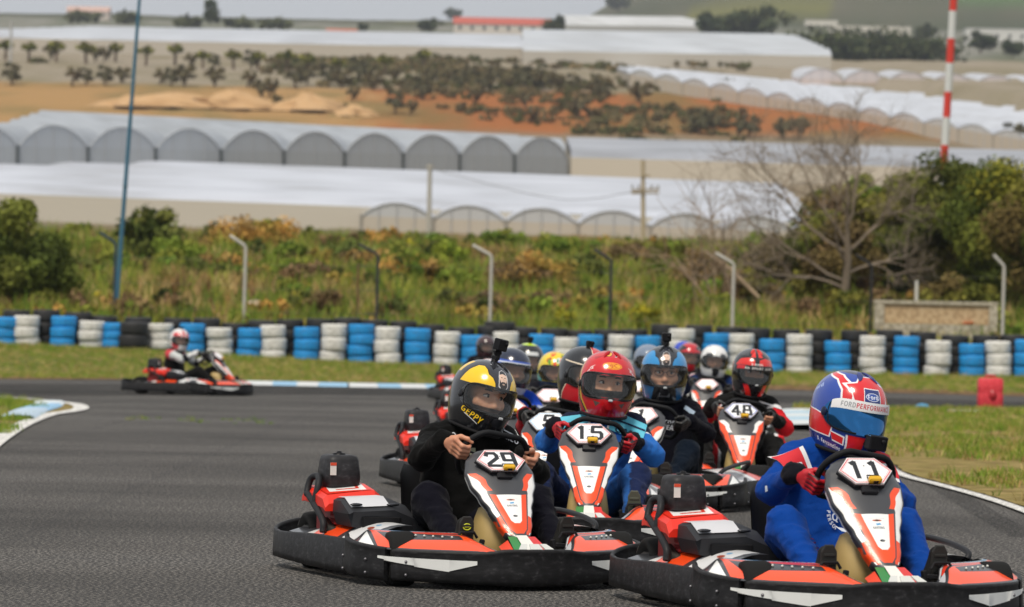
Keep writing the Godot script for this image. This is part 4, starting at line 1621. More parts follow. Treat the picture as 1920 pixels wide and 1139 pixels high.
func build_land() -> void:
	var rows_d := [0.0, 0.6, 1.4, 2.5, 4, 6, 8, 10, 12, 14, 17, 20, 24, 28, 33, 38, 44, 50, 57, 65, 75, 85, 100, 120, 150, 190, 230, 270, 310, 340, 370, 400, 430, 460, 490, 520, 535, 545, 552, 560, 570, 580, 590, 600, 612, 622, 635, 650, 665, 680, 700, 720, 745, 770, 800, 830, 870, 910, 960, 1020, 1100, 1200, 1300, 1420, 1560, 1700, 1850, 2000, 2150, 2300, 2500, 2700, 2900, 3100, 3300, 3600, 3900, 4300, 4800, 5500, 6500]
	var n := 160
	var v := PackedVector3Array()
	var c := PackedColorArray()
	var idx := PackedInt32Array()
	for i in rows_d.size():
		for j in n + 1:
			var f := j / float(n) * 2 - 1
			var s := signf(f) * (absf(f) * 0.19 + pow(absf(f), 6.0) * 0.4)
			var d: float = key(EDGE, s) + rows_d[i]
			if rows_d[i] < 3:
				d += land.get_noise_2d(s * 900, 3) * 0.35
			v.append(Vector3(s * d, (0.006 if i == 0 else maxf(height(s * d, d), 0.02)), -d))
			c.append(land_color(s * d, d))
			if i and j:
				var a := (i - 1) * (n + 1) + j - 1
				idx.append_array(PackedInt32Array([a, a + 1, a + n + 2, a, a + n + 2, a + n + 1]))
	var m := StandardMaterial3D.new()
	m.vertex_color_use_as_albedo = true
	m.roughness = 1.0
	m.metallic_specular = 0.15
	m.albedo_texture = noise_tex(512, 0.02, 5, [[0.0, "8a8a86"], [0.5, "d6d4cf"], [1.0, "ffffff"]], FastNoiseLite.TYPE_SIMPLEX, 31)
	tri_map(m, 0.35, true)
	struct("terrain", shaded(v, idx, c), m)


func sheet(called: String, pts: Array, y: float, m: Material, ragged := 0.0, step := 0.6) -> MeshInstance3D:
	# a flat sheet on the ground with an uneven outline
	var poly := PackedVector2Array()
	for i in pts.size():
		var a: Vector2 = pts[i]
		var b: Vector2 = pts[(i + 1) % pts.size()]
		var n := maxi(1, int(a.distance_to(b) / step)) if ragged > 0 else 1
		for j in n:
			var p := a.lerp(b, j / float(n))
			if ragged > 0:
				p += Vector2(land.get_noise_2d(p.x * 9, p.y * 9), land.get_noise_2d(p.x * 9 + 70, p.y * 9)) * ragged
			poly.append(p)
	var ids := Geometry2D.triangulate_polygon(poly)
	var st := stb()
	st.set_smooth_group(0)
	for t in range(0, ids.size(), 3):
		var q := [Vector3(poly[ids[t]].x, y, poly[ids[t]].y), Vector3(poly[ids[t + 1]].x, y, poly[ids[t + 1]].y), Vector3(poly[ids[t + 2]].x, y, poly[ids[t + 2]].y)]
		if (q[1] - q[0]).cross(q[2] - q[0]).y > 0:
			tri(st, q[0], q[2], q[1])
		else:
			tri(st, q[0], q[1], q[2])
	return struct(called, st, m)


func ribbon(pts: Array, w: float, y: float, rise := 0.0) -> SurfaceTool:
	# a band that follows the points (x, z); with a rise it has a raised, rounded back
	var st := stb()
	var rows := []
	for i in pts.size():
		var d: Vector2 = (pts[mini(i + 1, pts.size() - 1)] - pts[maxi(i - 1, 0)]).normalized()
		var s := Vector2(-d.y, d.x)
		var r := PackedVector3Array()
		for q in ([[-0.5, 0], [0.5, 0]] if rise == 0.0 else [[-0.5, -0.2], [-0.46, 0.3], [-0.2, 0.8], [0.1, 1], [0.4, 0.9], [0.5, -0.2]]):
			var p: Vector2 = pts[i] + s * q[0] * w
			r.append(Vector3(p.x, y + rise * q[1], p.y))
		rows.append(r)
	loft(st, rows)
	return st


func curve2(pts: Array, n: int) -> Array:
	var o := path_at(pts.map(func(p): return Vector3(p.x, 0, p.y)), n)
	return o.map(func(p): return Vector2(p.x, p.z))


# ---------- plants
func tuft_mesh(blades: int, h: float, spread: float, w: float, sd: int) -> ArrayMesh:
	var r := RandomNumberGenerator.new()
	r.seed = sd
	var v := PackedVector3Array()
	var idx := PackedInt32Array()
	for i in blades:
		var a := r.randf() * TAU
		var o := Vector3(cos(a), 0, sin(a)) * r.randf() * spread
		var b := r.randf() * TAU
		var side := Vector3(cos(b), 0, sin(b)) * w * r.randf_range(0.6, 1.2)
		var tip := o + Vector3(r.randf_range(-1, 1), 0, r.randf_range(-1, 1)) * h * 0.55 + Vector3.UP * h * r.randf_range(0.5, 1.1)
		var mid := o.lerp(tip, 0.5) + Vector3.UP * h * 0.12
		var n := v.size()
		v.append_array(PackedVector3Array([o - side, o + side, mid - side * 0.7, mid + side * 0.7, tip]))
		idx.append_array(PackedInt32Array([n, n + 1, n + 3, n, n + 3, n + 2, n + 2, n + 3, n + 4]))
	return shaded(v, idx)


func leaf_mat() -> StandardMaterial3D:
	if not M.has("leaf"):
		var m := StandardMaterial3D.new()
		m.vertex_color_use_as_albedo = true
		m.roughness = 0.7
		m.metallic_specular = 0.12
		m.backlight_enabled = true
		m.backlight = Color(0.28, 0.28, 0.18)
		M["leaf"] = m
	return M["leaf"]


func scatter(called: String, label: String, mesh: Mesh, places: Array, cols: Array) -> void:
	# places: [position, size]
	var mm := MultiMesh.new()
	mm.transform_format = MultiMesh.TRANSFORM_3D
	mm.use_colors = true
	mm.mesh = mesh
	mm.instance_count = places.size()
	for i in places.size():
		var p: Array = places[i]
		mm.set_instance_transform(i, Transform3D(Basis(Vector3.UP, rng.randf() * TAU).scaled(Vector3(p[1], p[1] * rng.randf_range(0.7, 1.3), p[1])), p[0]))
		var c: Color = cols[rng.randi() % cols.size()]
		mm.set_instance_color(i, c * rng.randf_range(0.75, 1.25))
	var o := MultiMeshInstance3D.new()
	o.multimesh = mm
	o.material_override = leaf_mat()
	o.name = numbered(called)
	add_child(o, true)
	tag(o, label, called.replace("_", " "))
	o.set_meta("kind", "stuff")


func crown_mesh(sd: int, size: Vector3, clumps: int, leaves: int, leaf: float, cols: Array, spiky := 0.0, hollow := 0.55) -> ArrayMesh:
	# many small leaf faces in clumps spread through the crown's volume
	var r := RandomNumberGenerator.new()
	r.seed = sd
	var v := PackedVector3Array()
	var c := PackedColorArray()
	var nn := PackedVector3Array()
	for i in clumps:
		var dir := Vector3(r.randfn(), r.randfn(), r.randfn()).normalized()
		var rad := pow(r.randf(), 0.4) * 0.78
		var cc := dir * rad * size
		cc.y += size.y
		cc.y = maxf(cc.y, size.y * 0.12)
		var cr := r.randf_range(0.22, 0.42) * (size.x + size.y) / 2
		var tone: Color = cols[r.randi() % cols.size()]
		for j in int(leaves / clumps):
			var d := Vector3(r.randfn(), r.randfn() * 0.9, r.randfn()).normalized()
			var p := cc + d * cr * pow(r.randf(), hollow) * Vector3(1, 0.8 + spiky, 1)
			var n := (d + Vector3(r.randfn(), r.randfn(), r.randfn()) * 0.7).normalized()
			var t := n.cross(Vector3(r.randfn(), r.randfn() + spiky * 3, r.randfn())).normalized()
			var b := n.cross(t)
			var l := leaf * r.randf_range(0.6, 1.4)
			var w := l * r.randf_range(0.35, 0.6)
			var col := tone * r.randf_range(0.7, 1.3)
			for q in [p - t * l, p - b * w, p + t * l, p - t * l, p + t * l, p + b * w]:
				v.append(q)
				c.append(col)
				nn.append(n)
			for z in [6, 3]:
				var m: int = v.size() - z
				var fn := (v[m + 2] - v[m]).cross(v[m + 1] - v[m]).normalized()
				for y in 3:
					nn[m + y] = fn
	var arr := []
	arr.resize(Mesh.ARRAY_MAX)
	arr[Mesh.ARRAY_VERTEX] = v
	arr[Mesh.ARRAY_NORMAL] = nn
	arr[Mesh.ARRAY_COLOR] = c
	var am := ArrayMesh.new()
	am.add_surface_from_arrays(Mesh.PRIMITIVE_TRIANGLES, arr)
	return am


func plant(called: String, label: String, category: String, at: Vector3, crown: Mesh, trunk_h: float, trunk_r: float, group := "", part := "crown") -> Node3D:
	var t := thing(called, label, category, at, rng.randf() * TAU, group)
	var st := stb()
	if trunk_h > 0.0:
		tube(st, [Vector3(0, -0.3, 0), Vector3(trunk_r * 0.5, trunk_h * 0.5, 0), Vector3(0, trunk_h, trunk_r * 0.5), Vector3(0.1, trunk_h * 1.5, 0)], [trunk_r * 1.3, trunk_r, trunk_r * 0.8, trunk_r * 0.4], 7)
		for i in 4:
			var a := i * 1.7
			tube(st, [Vector3(0, trunk_h * 0.8, 0), Vector3(cos(a) * trunk_h * 0.4, trunk_h * 1.4, sin(a) * trunk_h * 0.4)], [trunk_r * 0.6, trunk_r * 0.25], 5)
		obj("trunk", st, mat("5c4a3a", 0.9), t)
	var o := obj(part, crown, leaf_mat(), t)
	o.position.y = trunk_h * (0.8 if called != "bush" else 0.1)
	o.set_meta("kind", "stuff")
	return t


func branch(st: SurfaceTool, p: Vector3, d: Vector3, l: float, r: float, depth: int, g: RandomNumberGenerator, up: float) -> void:
	var pts := [p]
	var rs := [r]
	var q := p
	var dd := d
	var n := 4
	for i in n:
		dd = (dd + Vector3(g.randfn(), g.randfn(), g.randfn()) * 0.16 + Vector3.UP * up).normalized()
		q += dd * l / n
		pts.append(q)
		rs.append(lerpf(r, r * 0.55, (i + 1.0) / n))
		if depth > 0 and i >= 1:
			for k in (2 if g.randf() < 0.5 else 1):
				var side := (dd.cross(Vector3(g.randfn(), g.randfn(), g.randfn())).normalized() * g.randf_range(0.6, 1.1) + dd).normalized()
				branch(st, q, side, l * g.randf_range(0.5, 0.75), r * g.randf_range(0.4, 0.6), depth - 1, g, up)
	tube(st, pts, rs, 5 if depth > 1 else 4)


# ---------- greenhouses
func greenhouse(label: String, at: Vector3, front: Vector3, deep: Vector3, spans: int, wall: float, rise: float, film: String, gable: String, wallc: String, gables := true, sink := 0.0) -> void:
	# front: the vector along one bay; deep: the vector along the vaults
	var g := thing("greenhouse", label, "greenhouse", at, 0.0, "plastic greenhouses in the valley")
	var fm := mat(film, 0.48)
	if fm.albedo_texture == null:
		# plastic film: dust, patches and older sheets
		fm.albedo_texture = noise_tex(512, 0.012, 5, [[0.0, "d2d0cc"], [0.4, "ececec"], [0.7, "ffffff"], [1.0, "ffffff"]], FastNoiseLite.TYPE_SIMPLEX, 41)
		tri_map(fm, 0.03, true)
		fm.uv1_scale = Vector3(0.006, 0.05, 0.03)
	var gm := mat(gable, 0.5)
	var up := Vector3.UP
	for i in spans:
		var o: Vector3 = front * i
		var st := stb()
		var rows := []
		for k in 5:
			var r := PackedVector3Array()
			for j in 13:
				var t := j / 12.0
				r.append(o + front * (0.006 + 0.988 * t) + up * (wall + rise * pow(sin(PI * t), 0.75)) + (deep - up * sink * (i + t)) * (k / 4.0) + up * land.get_noise_2d(i * 60 + j * 6, k * 40) * 0.1)
			rows.append(r)
		loft(st, rows)
		obj("roof_vault", st, fm, g)
		if gables:
			st = stb()
			var e0 := PackedVector3Array()
			var e1 := PackedVector3Array()
			for j in 13:
				var t := j / 12.0
				var a := o + front * (0.006 + 0.988 * t) - deep.normalized() * 0.02
				e0.append(a + up * wall)
				e1.append(a + up * (wall + rise * pow(sin(PI * t), 0.75) - 0.05))
			loft(st, [e0, e1], false, -1)
			obj("gable", st, gm, g)
			st = stb()
			var arch := []
			for p in e1:
				arch.append(p - deep.normalized() * 0.12)
			tube(st, arch, 0.06, 5)
			for t in [3, 6, 9]:
				tube(st, [e0[t] - up * wall - deep.normalized() * 0.12, e1[t] - deep.normalized() * 0.12], 0.05, 4)
			obj("gable_frame", st, mat("b4b6b8", 0.6), g)
	for i in spans:
		var st := stb()
		var o := front * i - deep.normalized() * 0.03
		loft(st, [PackedVector3Array([o - up * 3.0, o + front - up * 3.0]), PackedVector3Array([o + up * wall, o + front + up * wall])], false, -1)
		obj("wall_panel", st, mat(wallc, 0.7), g)
		st = stb()
		tube(st, [o - up * 3.0 - deep.normalized() * 0.2, o + up * (wall + 0.2) - deep.normalized() * 0.2], 0.2 if wall < 1.92 else 0.12, 6)
		obj("post", st, mat("3f4648" if gables and wall < 1.92 else "9a968d", 0.8), g)
	for e in ([0] if sink > 0.0 else [0, spans]):
		var st := stb()
		var o: Vector3 = front * float(e) + front.normalized() * (0.05 if e else -0.05)
		loft(st, [PackedVector3Array([o - up * 3.0, o + deep - up * 3.0]), PackedVector3Array([o + up * wall, o + deep + up * wall])], false, -1)
		obj("side_wall", st, mat(wallc, 0.7), g)


func house(label: String, at: Vector3, size: Vector3, wall: String, roof: String, pitched := true, turn := 0.0) -> void:
	var h := thing("house", label, "house", at, turn, "small buildings beyond the greenhouses")
	var st := stb()
	box(st, Vector3(0, size.y / 2 - 1.0, 0), size + Vector3(0, 2.0, 0))
	obj("wall", st, mat(wall, 0.8), h)
	st = stb()
	if pitched:
		var a := size.x / 2 + 0.3
		var b := size.z / 2 + 0.3
		var y := size.y
		loft(st, [PackedVector3Array([Vector3(-a, y + 0.03, b), Vector3(a, y + 0.03, b)]), PackedVector3Array([Vector3(-a, y + size.z * 0.28, 0), Vector3(a, y + size.z * 0.28, 0)]), PackedVector3Array([Vector3(-a, y + 0.03, -b), Vector3(a, y + 0.03, -b)])], false, -1)
	else:
		box(st, Vector3(0, size.y + 0.2, 0), Vector3(size.x + 0.3, 0.35, size.z + 0.3))
	obj("roof", st, mat(roof, 0.8), h)
	var n := maxi(2, int(size.x / 4.0))
	for i in n:
		st = stb()
		box(st, Vector3((i + 0.5) / n * size.x - size.x / 2, size.y * 0.55, size.z / 2 + 0.02), Vector3(1.1, 1.3, 0.08))
		obj("window", st, mat("4c4f52", 0.3), h)


func _ready() -> void:
	rng.seed = 7
	land.seed = 11
	land.frequency = 0.11
	land.fractal_octaves = 4
	# camera, sky, sun, exposure
	var cam := Camera3D.new()
	cam.name = "camera"
	cam.position = Vector3(0, 1.2, 0)
	cam.rotation = Vector3(atan(40.5 / 7200.0), 0, deg_to_rad(1.2))
	var at := CameraAttributesPhysical.new()
	at.frustum_focal_length = 151.7
	at.frustum_focus_distance = 18.6
	at.frustum_near = 0.1
	at.frustum_far = 9000.0
	at.exposure_aperture = 5.6
	cam.attributes = at
	cam.fov = 9.05
	cam.near = 0.1
	cam.far = 9000.0
	add_child(cam)
	cam.current = true
	var env := Environment.new()
	env.background_mode = Environment.BG_SKY
	var sky := Sky.new()
	var sm := ProceduralSkyMaterial.new()
	sm.sky_top_color = Color(0.80, 0.815, 0.83)
	sm.sky_horizon_color = Color(0.80, 0.81, 0.825)
	sm.sky_curve = 0.2
	sm.ground_bottom_color = Color(0.36, 0.35, 0.33)
	sm.ground_horizon_color = Color(0.6, 0.6, 0.6)
	var cn := noise_tex(1024, 0.006, 5, [[0.0, "00000000"], [0.5, "ffffff08"], [1.0, "ffffff50"]])
	sm.sky_cover = cn
	sm.sky_cover_modulate = Color(1, 1, 1, 0.7)
	sky.sky_material = sm
	env.sky = sky
	env.tonemap_mode = Environment.TONE_MAPPER_LINEAR
	env.tonemap_exposure = 1.14
	env.background_energy_multiplier = 0.92
	env.fog_enabled = true
	env.fog_density = 0.00011
	env.fog_light_color = Color(0.80, 0.83, 0.88)
	env.sdfgi_enabled = true
	env.ssao_enabled = true
	env.ssil_enabled = true
	var we := WorldEnvironment.new()
	we.name = "world_environment"
	we.environment = env
	add_child(we)
	var sun := DirectionalLight3D.new()
	sun.name = "sun"
	sun.rotation = Vector3(deg_to_rad(-58), deg_to_rad(-25), 0)
	sun.light_energy = 0.95
	sun.light_angular_distance = 16.0
	sun.light_color = Color(1.0, 0.96, 0.9)
	sun.shadow_enabled = true
	add_child(sun)
	build_ground()
	build_land()
	build_valley()
	build_bank()
	build_barrier()
	build_race()


func grass_mat(a: String, b: String, c: String) -> StandardMaterial3D:
	var m := StandardMaterial3D.new()
	m.albedo_texture = noise_tex(1024, 0.014, 6, [[0.2, a], [0.5, b], [0.8, c]], FastNoiseLite.TYPE_SIMPLEX, 17)
	m.roughness = 1.0
	m.metallic_specular = 0.15
	m.heightmap_enabled = true
	m.heightmap_texture = noise_tex(512, 0.05, 4, [], FastNoiseLite.TYPE_SIMPLEX, 19)
	m.heightmap_scale = 4.0
	tri_map(m, 0.16, true)
	return m


func build_ground() -> void:
	# asphalt: one large sheet; grain and broad worn patches in its colour, stones in its relief
	var m := StandardMaterial3D.new()
	m.albedo_color = Color.WHITE
	m.albedo_texture = noise_tex(1024, 0.06, 5, [[0.0, "0d0d0d"], [0.36, "242323"], [0.49, "363433"], [0.58, "494745"], [0.68, "706d69"], [1.0, "bdb8b1"]], FastNoiseLite.TYPE_SIMPLEX, 2)
	m.roughness = 0.9
	m.heightmap_enabled = true
	m.heightmap_texture = noise_tex(1024, 0.13, 3, [], FastNoiseLite.TYPE_SIMPLEX, 3)
	m.heightmap_scale = 0.5
	m.detail_enabled = true
	m.detail_blend_mode = BaseMaterial3D.BLEND_MODE_MUL
	m.detail_albedo = noise_tex(1024, 0.004, 5, [[0.0, "a8a5a2"], [0.4, "d6d4d2"], [0.6, "f2f0ee"], [1.0, "ffffff"]], FastNoiseLite.TYPE_SIMPLEX, 4)
	m.detail_uv_layer = BaseMaterial3D.DETAIL_UV_2
	tri_map(m, 0.55, true)
	m.uv2_triplanar = true
	m.uv2_world_triplanar = true
	m.uv2_scale = Vector3(0.03, 0.03, 0.06)
	var st := stb()
	st.set_smooth_group(0)
	loft(st, [PackedVector3Array([Vector3(-600, 0, 40), Vector3(600, 0, 40)]), PackedVector3Array([Vector3(-600, 0, -130), Vector3(600, 0, -130)])])
	struct("track_asphalt", st, m)
	var white := StandardMaterial3D.new()
	white.albedo_texture = noise_tex(512, 0.03, 5, [[0.0, "5a5856"], [0.3, "8f8e8b"], [0.42, "cfcecb"], [1.0, "e2e1de"]], FastNoiseLite.TYPE_SIMPLEX, 9)
	white.roughness = 0.8
	tri_map(white, 0.9, true)
	# right-hand island
	var edge := [Vector2(3.60, -24.48), Vector2(3.61, -26.85), Vector2(3.57, -28.68), Vector2(3.49, -30.34), Vector2(3.41, -32.00), Vector2(3.45, -33.92), Vector2(3.54, -36.40), Vector2(3.70, -39.47), Vector2(3.94, -45.03), Vector2(4.06, -50.00), Vector2(4.07, -53.78), Vector2(4.05, -56.74)]
	edge = curve2(edge, 60)
	var isle := edge + [Vector2(4.58, -60.57), Vector2(5.05, -60.25), Vector2(5.71, -60.12), Vector2(6.74, -60.33), Vector2(8.16, -60.91), Vector2(9.73, -61.24)]
	isle.append(Vector2(16, -44))
	isle.append(Vector2(9, -22))
	var soil := grass_mat("70603f", "7e7446", "947f58")
	sheet("island_ground", isle, 0.012, soil, 0.05, 0.4)
	var line := edge.map(func(p): return p + Vector2(-0.10, 0))
	struct("edge_line", ribbon(line.slice(0, 46), 0.10, 0.016), white)
	# left-hand island with its line and kerb
	var le := curve2([Vector2(-4.32, -30.72), Vector2(-4.91, -37.07), Vector2(-5.30, -41.92), Vector2(-5.52, -45.92), Vector2(-5.47, -47.63), Vector2(-5.52, -49.40), Vector2(-5.86, -51.70), Vector2(-6.41, -53.27), Vector2(-6.95, -54.60), Vector2(-7.67, -55.42)], 60)
	var lisle: Array = le.duplicate()
	lisle.append(Vector2(-14, -50))
	lisle.append(Vector2(-12, -34))
	sheet("island_ground", lisle, 0.012, soil, 0.03, 0.4)
	struct("edge_line", ribbon(le, 0.2, 0.017), white)
	var kb := curve2([Vector2(-5.63, -43.75), Vector2(-5.90, -47.24), Vector2(-6.04, -49.85), Vector2(-6.24, -52.01)], 12)
	for i in 3:
		var o := obj("kerb_stone", ribbon(kb.slice(i * 4, mini(12, i * 4 + 5)), 0.42, 0.025, 0.03), mat(["a9bccd", "8db4d3", "c5cdd2"][i], 0.8))
		o.set_meta("kind", "structure")
	# far kerb in alternating blue and white, and the pale one behind the leading kart
	var fk := curve2([Vector2(-4.85, -70.59), Vector2(-3.89, -70.62), Vector2(-3.00, -70.55), Vector2(-2.13, -70.78), Vector2(-1.25, -71.00), Vector2(-0.56, -70.98)], 61)
	var kerb := thing("track_kerb", "low kerb of blue and white blocks along the far track edge", "kerb")
	for i in 10:
		obj("kerb_block", ribbon(fk.slice(i * 6, i * 6 + 7), 1.1, 0.02, 0.06), [mat("bfc3c6", 0.85), mat("86aac6", 0.85)][i % 2], kerb)
	var nk := curve2([Vector2(3.50, -46.29), Vector2(3.73, -50.00), Vector2(3.94, -53.05), Vector2(4.21, -55.85)], 21)
	var kerb2 := thing("track_kerb", "weathered pale blue kerb behind the blue and red helmet", "kerb")
	for i in 5:
		obj("kerb_block", ribbon(nk.slice(i * 4, i * 4 + 5), 0.9, 0.02, 0.06), [mat("c3c9cb", 0.85), mat("9fb9c9", 0.85)][i % 2], kerb2)
	# rubbered racing line and dark tyre marks on the asphalt
	var worn := StandardMaterial3D.new()
	worn.albedo_color = Color(0.13, 0.128, 0.127, 0.6)
	worn.transparency = BaseMaterial3D.TRANSPARENCY_ALPHA
	worn.albedo_texture = noise_tex(512, 0.02, 5, [[0.25, "ffffff30"], [0.6, "ffffffc0"], [1.0, "ffffffff"]], FastNoiseLite.TYPE_SIMPLEX, 22)
	worn.roughness = 0.85
	worn.metallic_specular = 0.3
	tri_map(worn, 0.3, true)
	worn.uv1_scale = Vector3(0.06, 0.3, 0.5)
	struct("racing_line", ribbon(curve2([Vector2(-10.09, -57.85), Vector2(-8.14, -61.25), Vector2(-5.03, -65.11), Vector2(-1.46, -67.33), Vector2(2.30, -68.07), Vector2(6.84, -66.23), Vector2(11.14, -64.48)], 60), 7.0, 0.0035), worn)
	var rubber := StandardMaterial3D.new()
	rubber.albedo_color = Color(0.10, 0.098, 0.096, 0.45)
	rubber.transparency = BaseMaterial3D.TRANSPARENCY_ALPHA
	rubber.albedo_texture = noise_tex(256, 0.05, 4, [[0.3, "ffffff20"], [0.7, "ffffffff"]], FastNoiseLite.TYPE_SIMPLEX, 12)
	rubber.roughness = 0.9
	tri_map(rubber, 1.5, true)
	for q in [[Vector2(3.09, -22.76), Vector2(3.20, -25.69), Vector2(3.31, -28.11), Vector2(3.40, -30.30)], [Vector2(-6.67, -49.24), Vector2(-5.05, -55.46), Vector2(-2.14, -60.25), Vector2(1.24, -62.15)], [Vector2(-7.78, -57.41), Vector2(-5.68, -62.25), Vector2(-2.36, -66.25), Vector2(0.41, -67.96)]]:
		var t := struct("tyre_mark", ribbon(curve2(q, 30), 0.2, 0.005), rubber)
		t.set_meta("kind", "structure")


func inside(p: Vector2, poly: Array) -> bool:
	return Geometry2D.is_point_in_polygon(p, PackedVector2Array(poly))


func build_bank() -> void:
	var tall := tuft_mesh(9, 0.30, 0.12, 0.008, 1)
	var low := tuft_mesh(10, 0.09, 0.07, 0.004, 2)
	var dry := [Color(0.44, 0.34, 0.14), Color(0.33, 0.22, 0.09), Color(0.50, 0.38, 0.17)]
	var green := [Color(0.12, 0.21, 0.025), Color(0.17, 0.26, 0.035), Color(0.27, 0.30, 0.05)]
	# islands
	var pl := []
	var isle := [Vector2(3.60, -24.48), Vector2(3.63, -27.02), Vector2(3.46, -32.48), Vector2(3.50, -34.46), Vector2(3.60, -37.02), Vector2(3.75, -40.02), Vector2(4.13, -50.88), Vector2(4.16, -57.19), Vector2(4.58, -60.57), Vector2(5.71, -60.12), Vector2(8.16, -60.91), Vector2(9.73, -61.24)]
	for i in 26000:
		var d := rng.randf_range(26, 64)
		var p := Vector2(rng.randf_range(3.0, 9.8), -d)
		if not inside(p, isle):
			continue
		var n := land.get_noise_2d(p.x * 2.2, p.y * 1.2) + smoothstep(30.0, 44.0, d) * 0.25 - 0.08
		if n > rng.randf_range(-0.12, 0.22):
			pl.append([Vector3(p.x, 0.01, p.y), rng.randf_range(0.5, 1.3)])
	scatter("grass", "patchy grass on the island inside the bend beside the blue driver", low, pl, green + green + green + dry)
	pl = []
	for i in 5200:
		var p := Vector2(rng.randf_range(-9.5, -5.0), -rng.randf_range(38, 58))
		if inside(p, [Vector2(-4.32, -30.72), Vector2(-4.77, -35.99), Vector2(-5.46, -43.90), Vector2(-5.77, -49.16), Vector2(-6.36, -52.24), Vector2(-7.08, -53.31), Vector2(-7.56, -53.56)]) and land.get_noise_2d(p.x * 3, p.y * 2) > -0.12:
			pl.append([Vector3(p.x, 0.012, p.y), rng.randf_range(0.6, 1.4)])
	scatter("grass", "short green grass on the inner corner at the left edge", low, pl, green)
	pl = []
	for q in [Vector2(-4.3, -45.0), Vector2(-3.2, -45.5), Vector2(-3.6, -44.5), Vector2(-2.9, -44.2), Vector2(-6.0, -47)]:
		for i in 8:
			pl.append([Vector3(q.x + rng.randfn() * 0.12, 0.004, q.y + rng.randfn() * 0.3), rng.randf_range(0.4, 0.8)])
	scatter("weeds", "small weeds growing out of cracks in the asphalt", low, pl, green)
	pl = []
	for i in 26000:
		var s := rng.randf_range(-0.155, 0.155)
		var d: float = key(EDGE, s) + 0.2 + pow(rng.randf(), 0.8) * 15.5
		var x := s * d
		var n := land.get_noise_2d(x * 1.3 + 50, d * 1.3)
		pl.append([Vector3(x, height(x, d) - 0.01, -d), rng.randf_range(0.5, 1.25) * (1.6 if d > 85 else 1.0)])
	scatter("grass", "long green and straw-coloured grass along the foot of the tyre barrier", low, pl, green + green + dry + [Color(0.26, 0.27, 0.06)])
	# dry weeds and green scrub on the bank behind the barrier
	for q in [["weeds", "dry brown weeds covering the bank behind the tyre barrier", dry + [Color(0.30, 0.17, 0.07), Color(0.20, 0.12, 0.06)], 11000, 0.0, 1.6, 0.0], ["undergrowth", "green undergrowth spreading over the bank behind the tyres", [Color(0.11, 0.18, 0.025), Color(0.17, 0.23, 0.035), Color(0.27, 0.28, 0.05)], 12000, 40.0, 1.9, -0.03], ["wild_flowers", "yellow-green flowering weeds in patches on the bank", [Color(0.36, 0.33, 0.03), Color(0.24, 0.25, 0.03)], 1500, 90.0, 1.5, 0.24]]:
		pl = []
		for i in q[3] * 3:
			var d := 93.0 + pow(rng.randf(), 1.3) * 85.0
			var x := rng.randf_range(-0.16, 0.16) * d
			if land.get_noise_2d(x * 0.8 + q[4], d * 0.8) > q[6] + rng.randf_range(-0.1, 0.1) - (0.5 if rng.randf() < 0.25 and q[6] < 0.1 else 0.0):
				pl.append([Vector3(x, height(x, d) - 0.05, -d), rng.randf_range(0.8, 1.6) * q[5]])
				if pl.size() >= q[3]:
					break
		scatter(q[0], q[1], tall, pl, q[2])
	var G1 := [Color(0.065, 0.085, 0.025), Color(0.09, 0.115, 0.033), Color(0.13, 0.15, 0.04)]
	var G2 := [Color(0.12, 0.19, 0.03), Color(0.17, 0.23, 0.035), Color(0.26, 0.28, 0.05)]
	var BR := [Color(0.20, 0.13, 0.07), Color(0.28, 0.19, 0.09), Color(0.15, 0.11, 0.05)]
	var GD := [Color(0.085, 0.10, 0.022), Color(0.13, 0.14, 0.028), Color(0.20, 0.19, 0.04), Color(0.16, 0.12, 0.045)]
	var OR := [Color(0.52, 0.30, 0.08), Color(0.42, 0.27, 0.09), Color(0.34, 0.25, 0.06)]
	var YE := [Color(0.42, 0.36, 0.03), Color(0.22, 0.25, 0.04), Color(0.30, 0.29, 0.03)]
	var seedn := 40
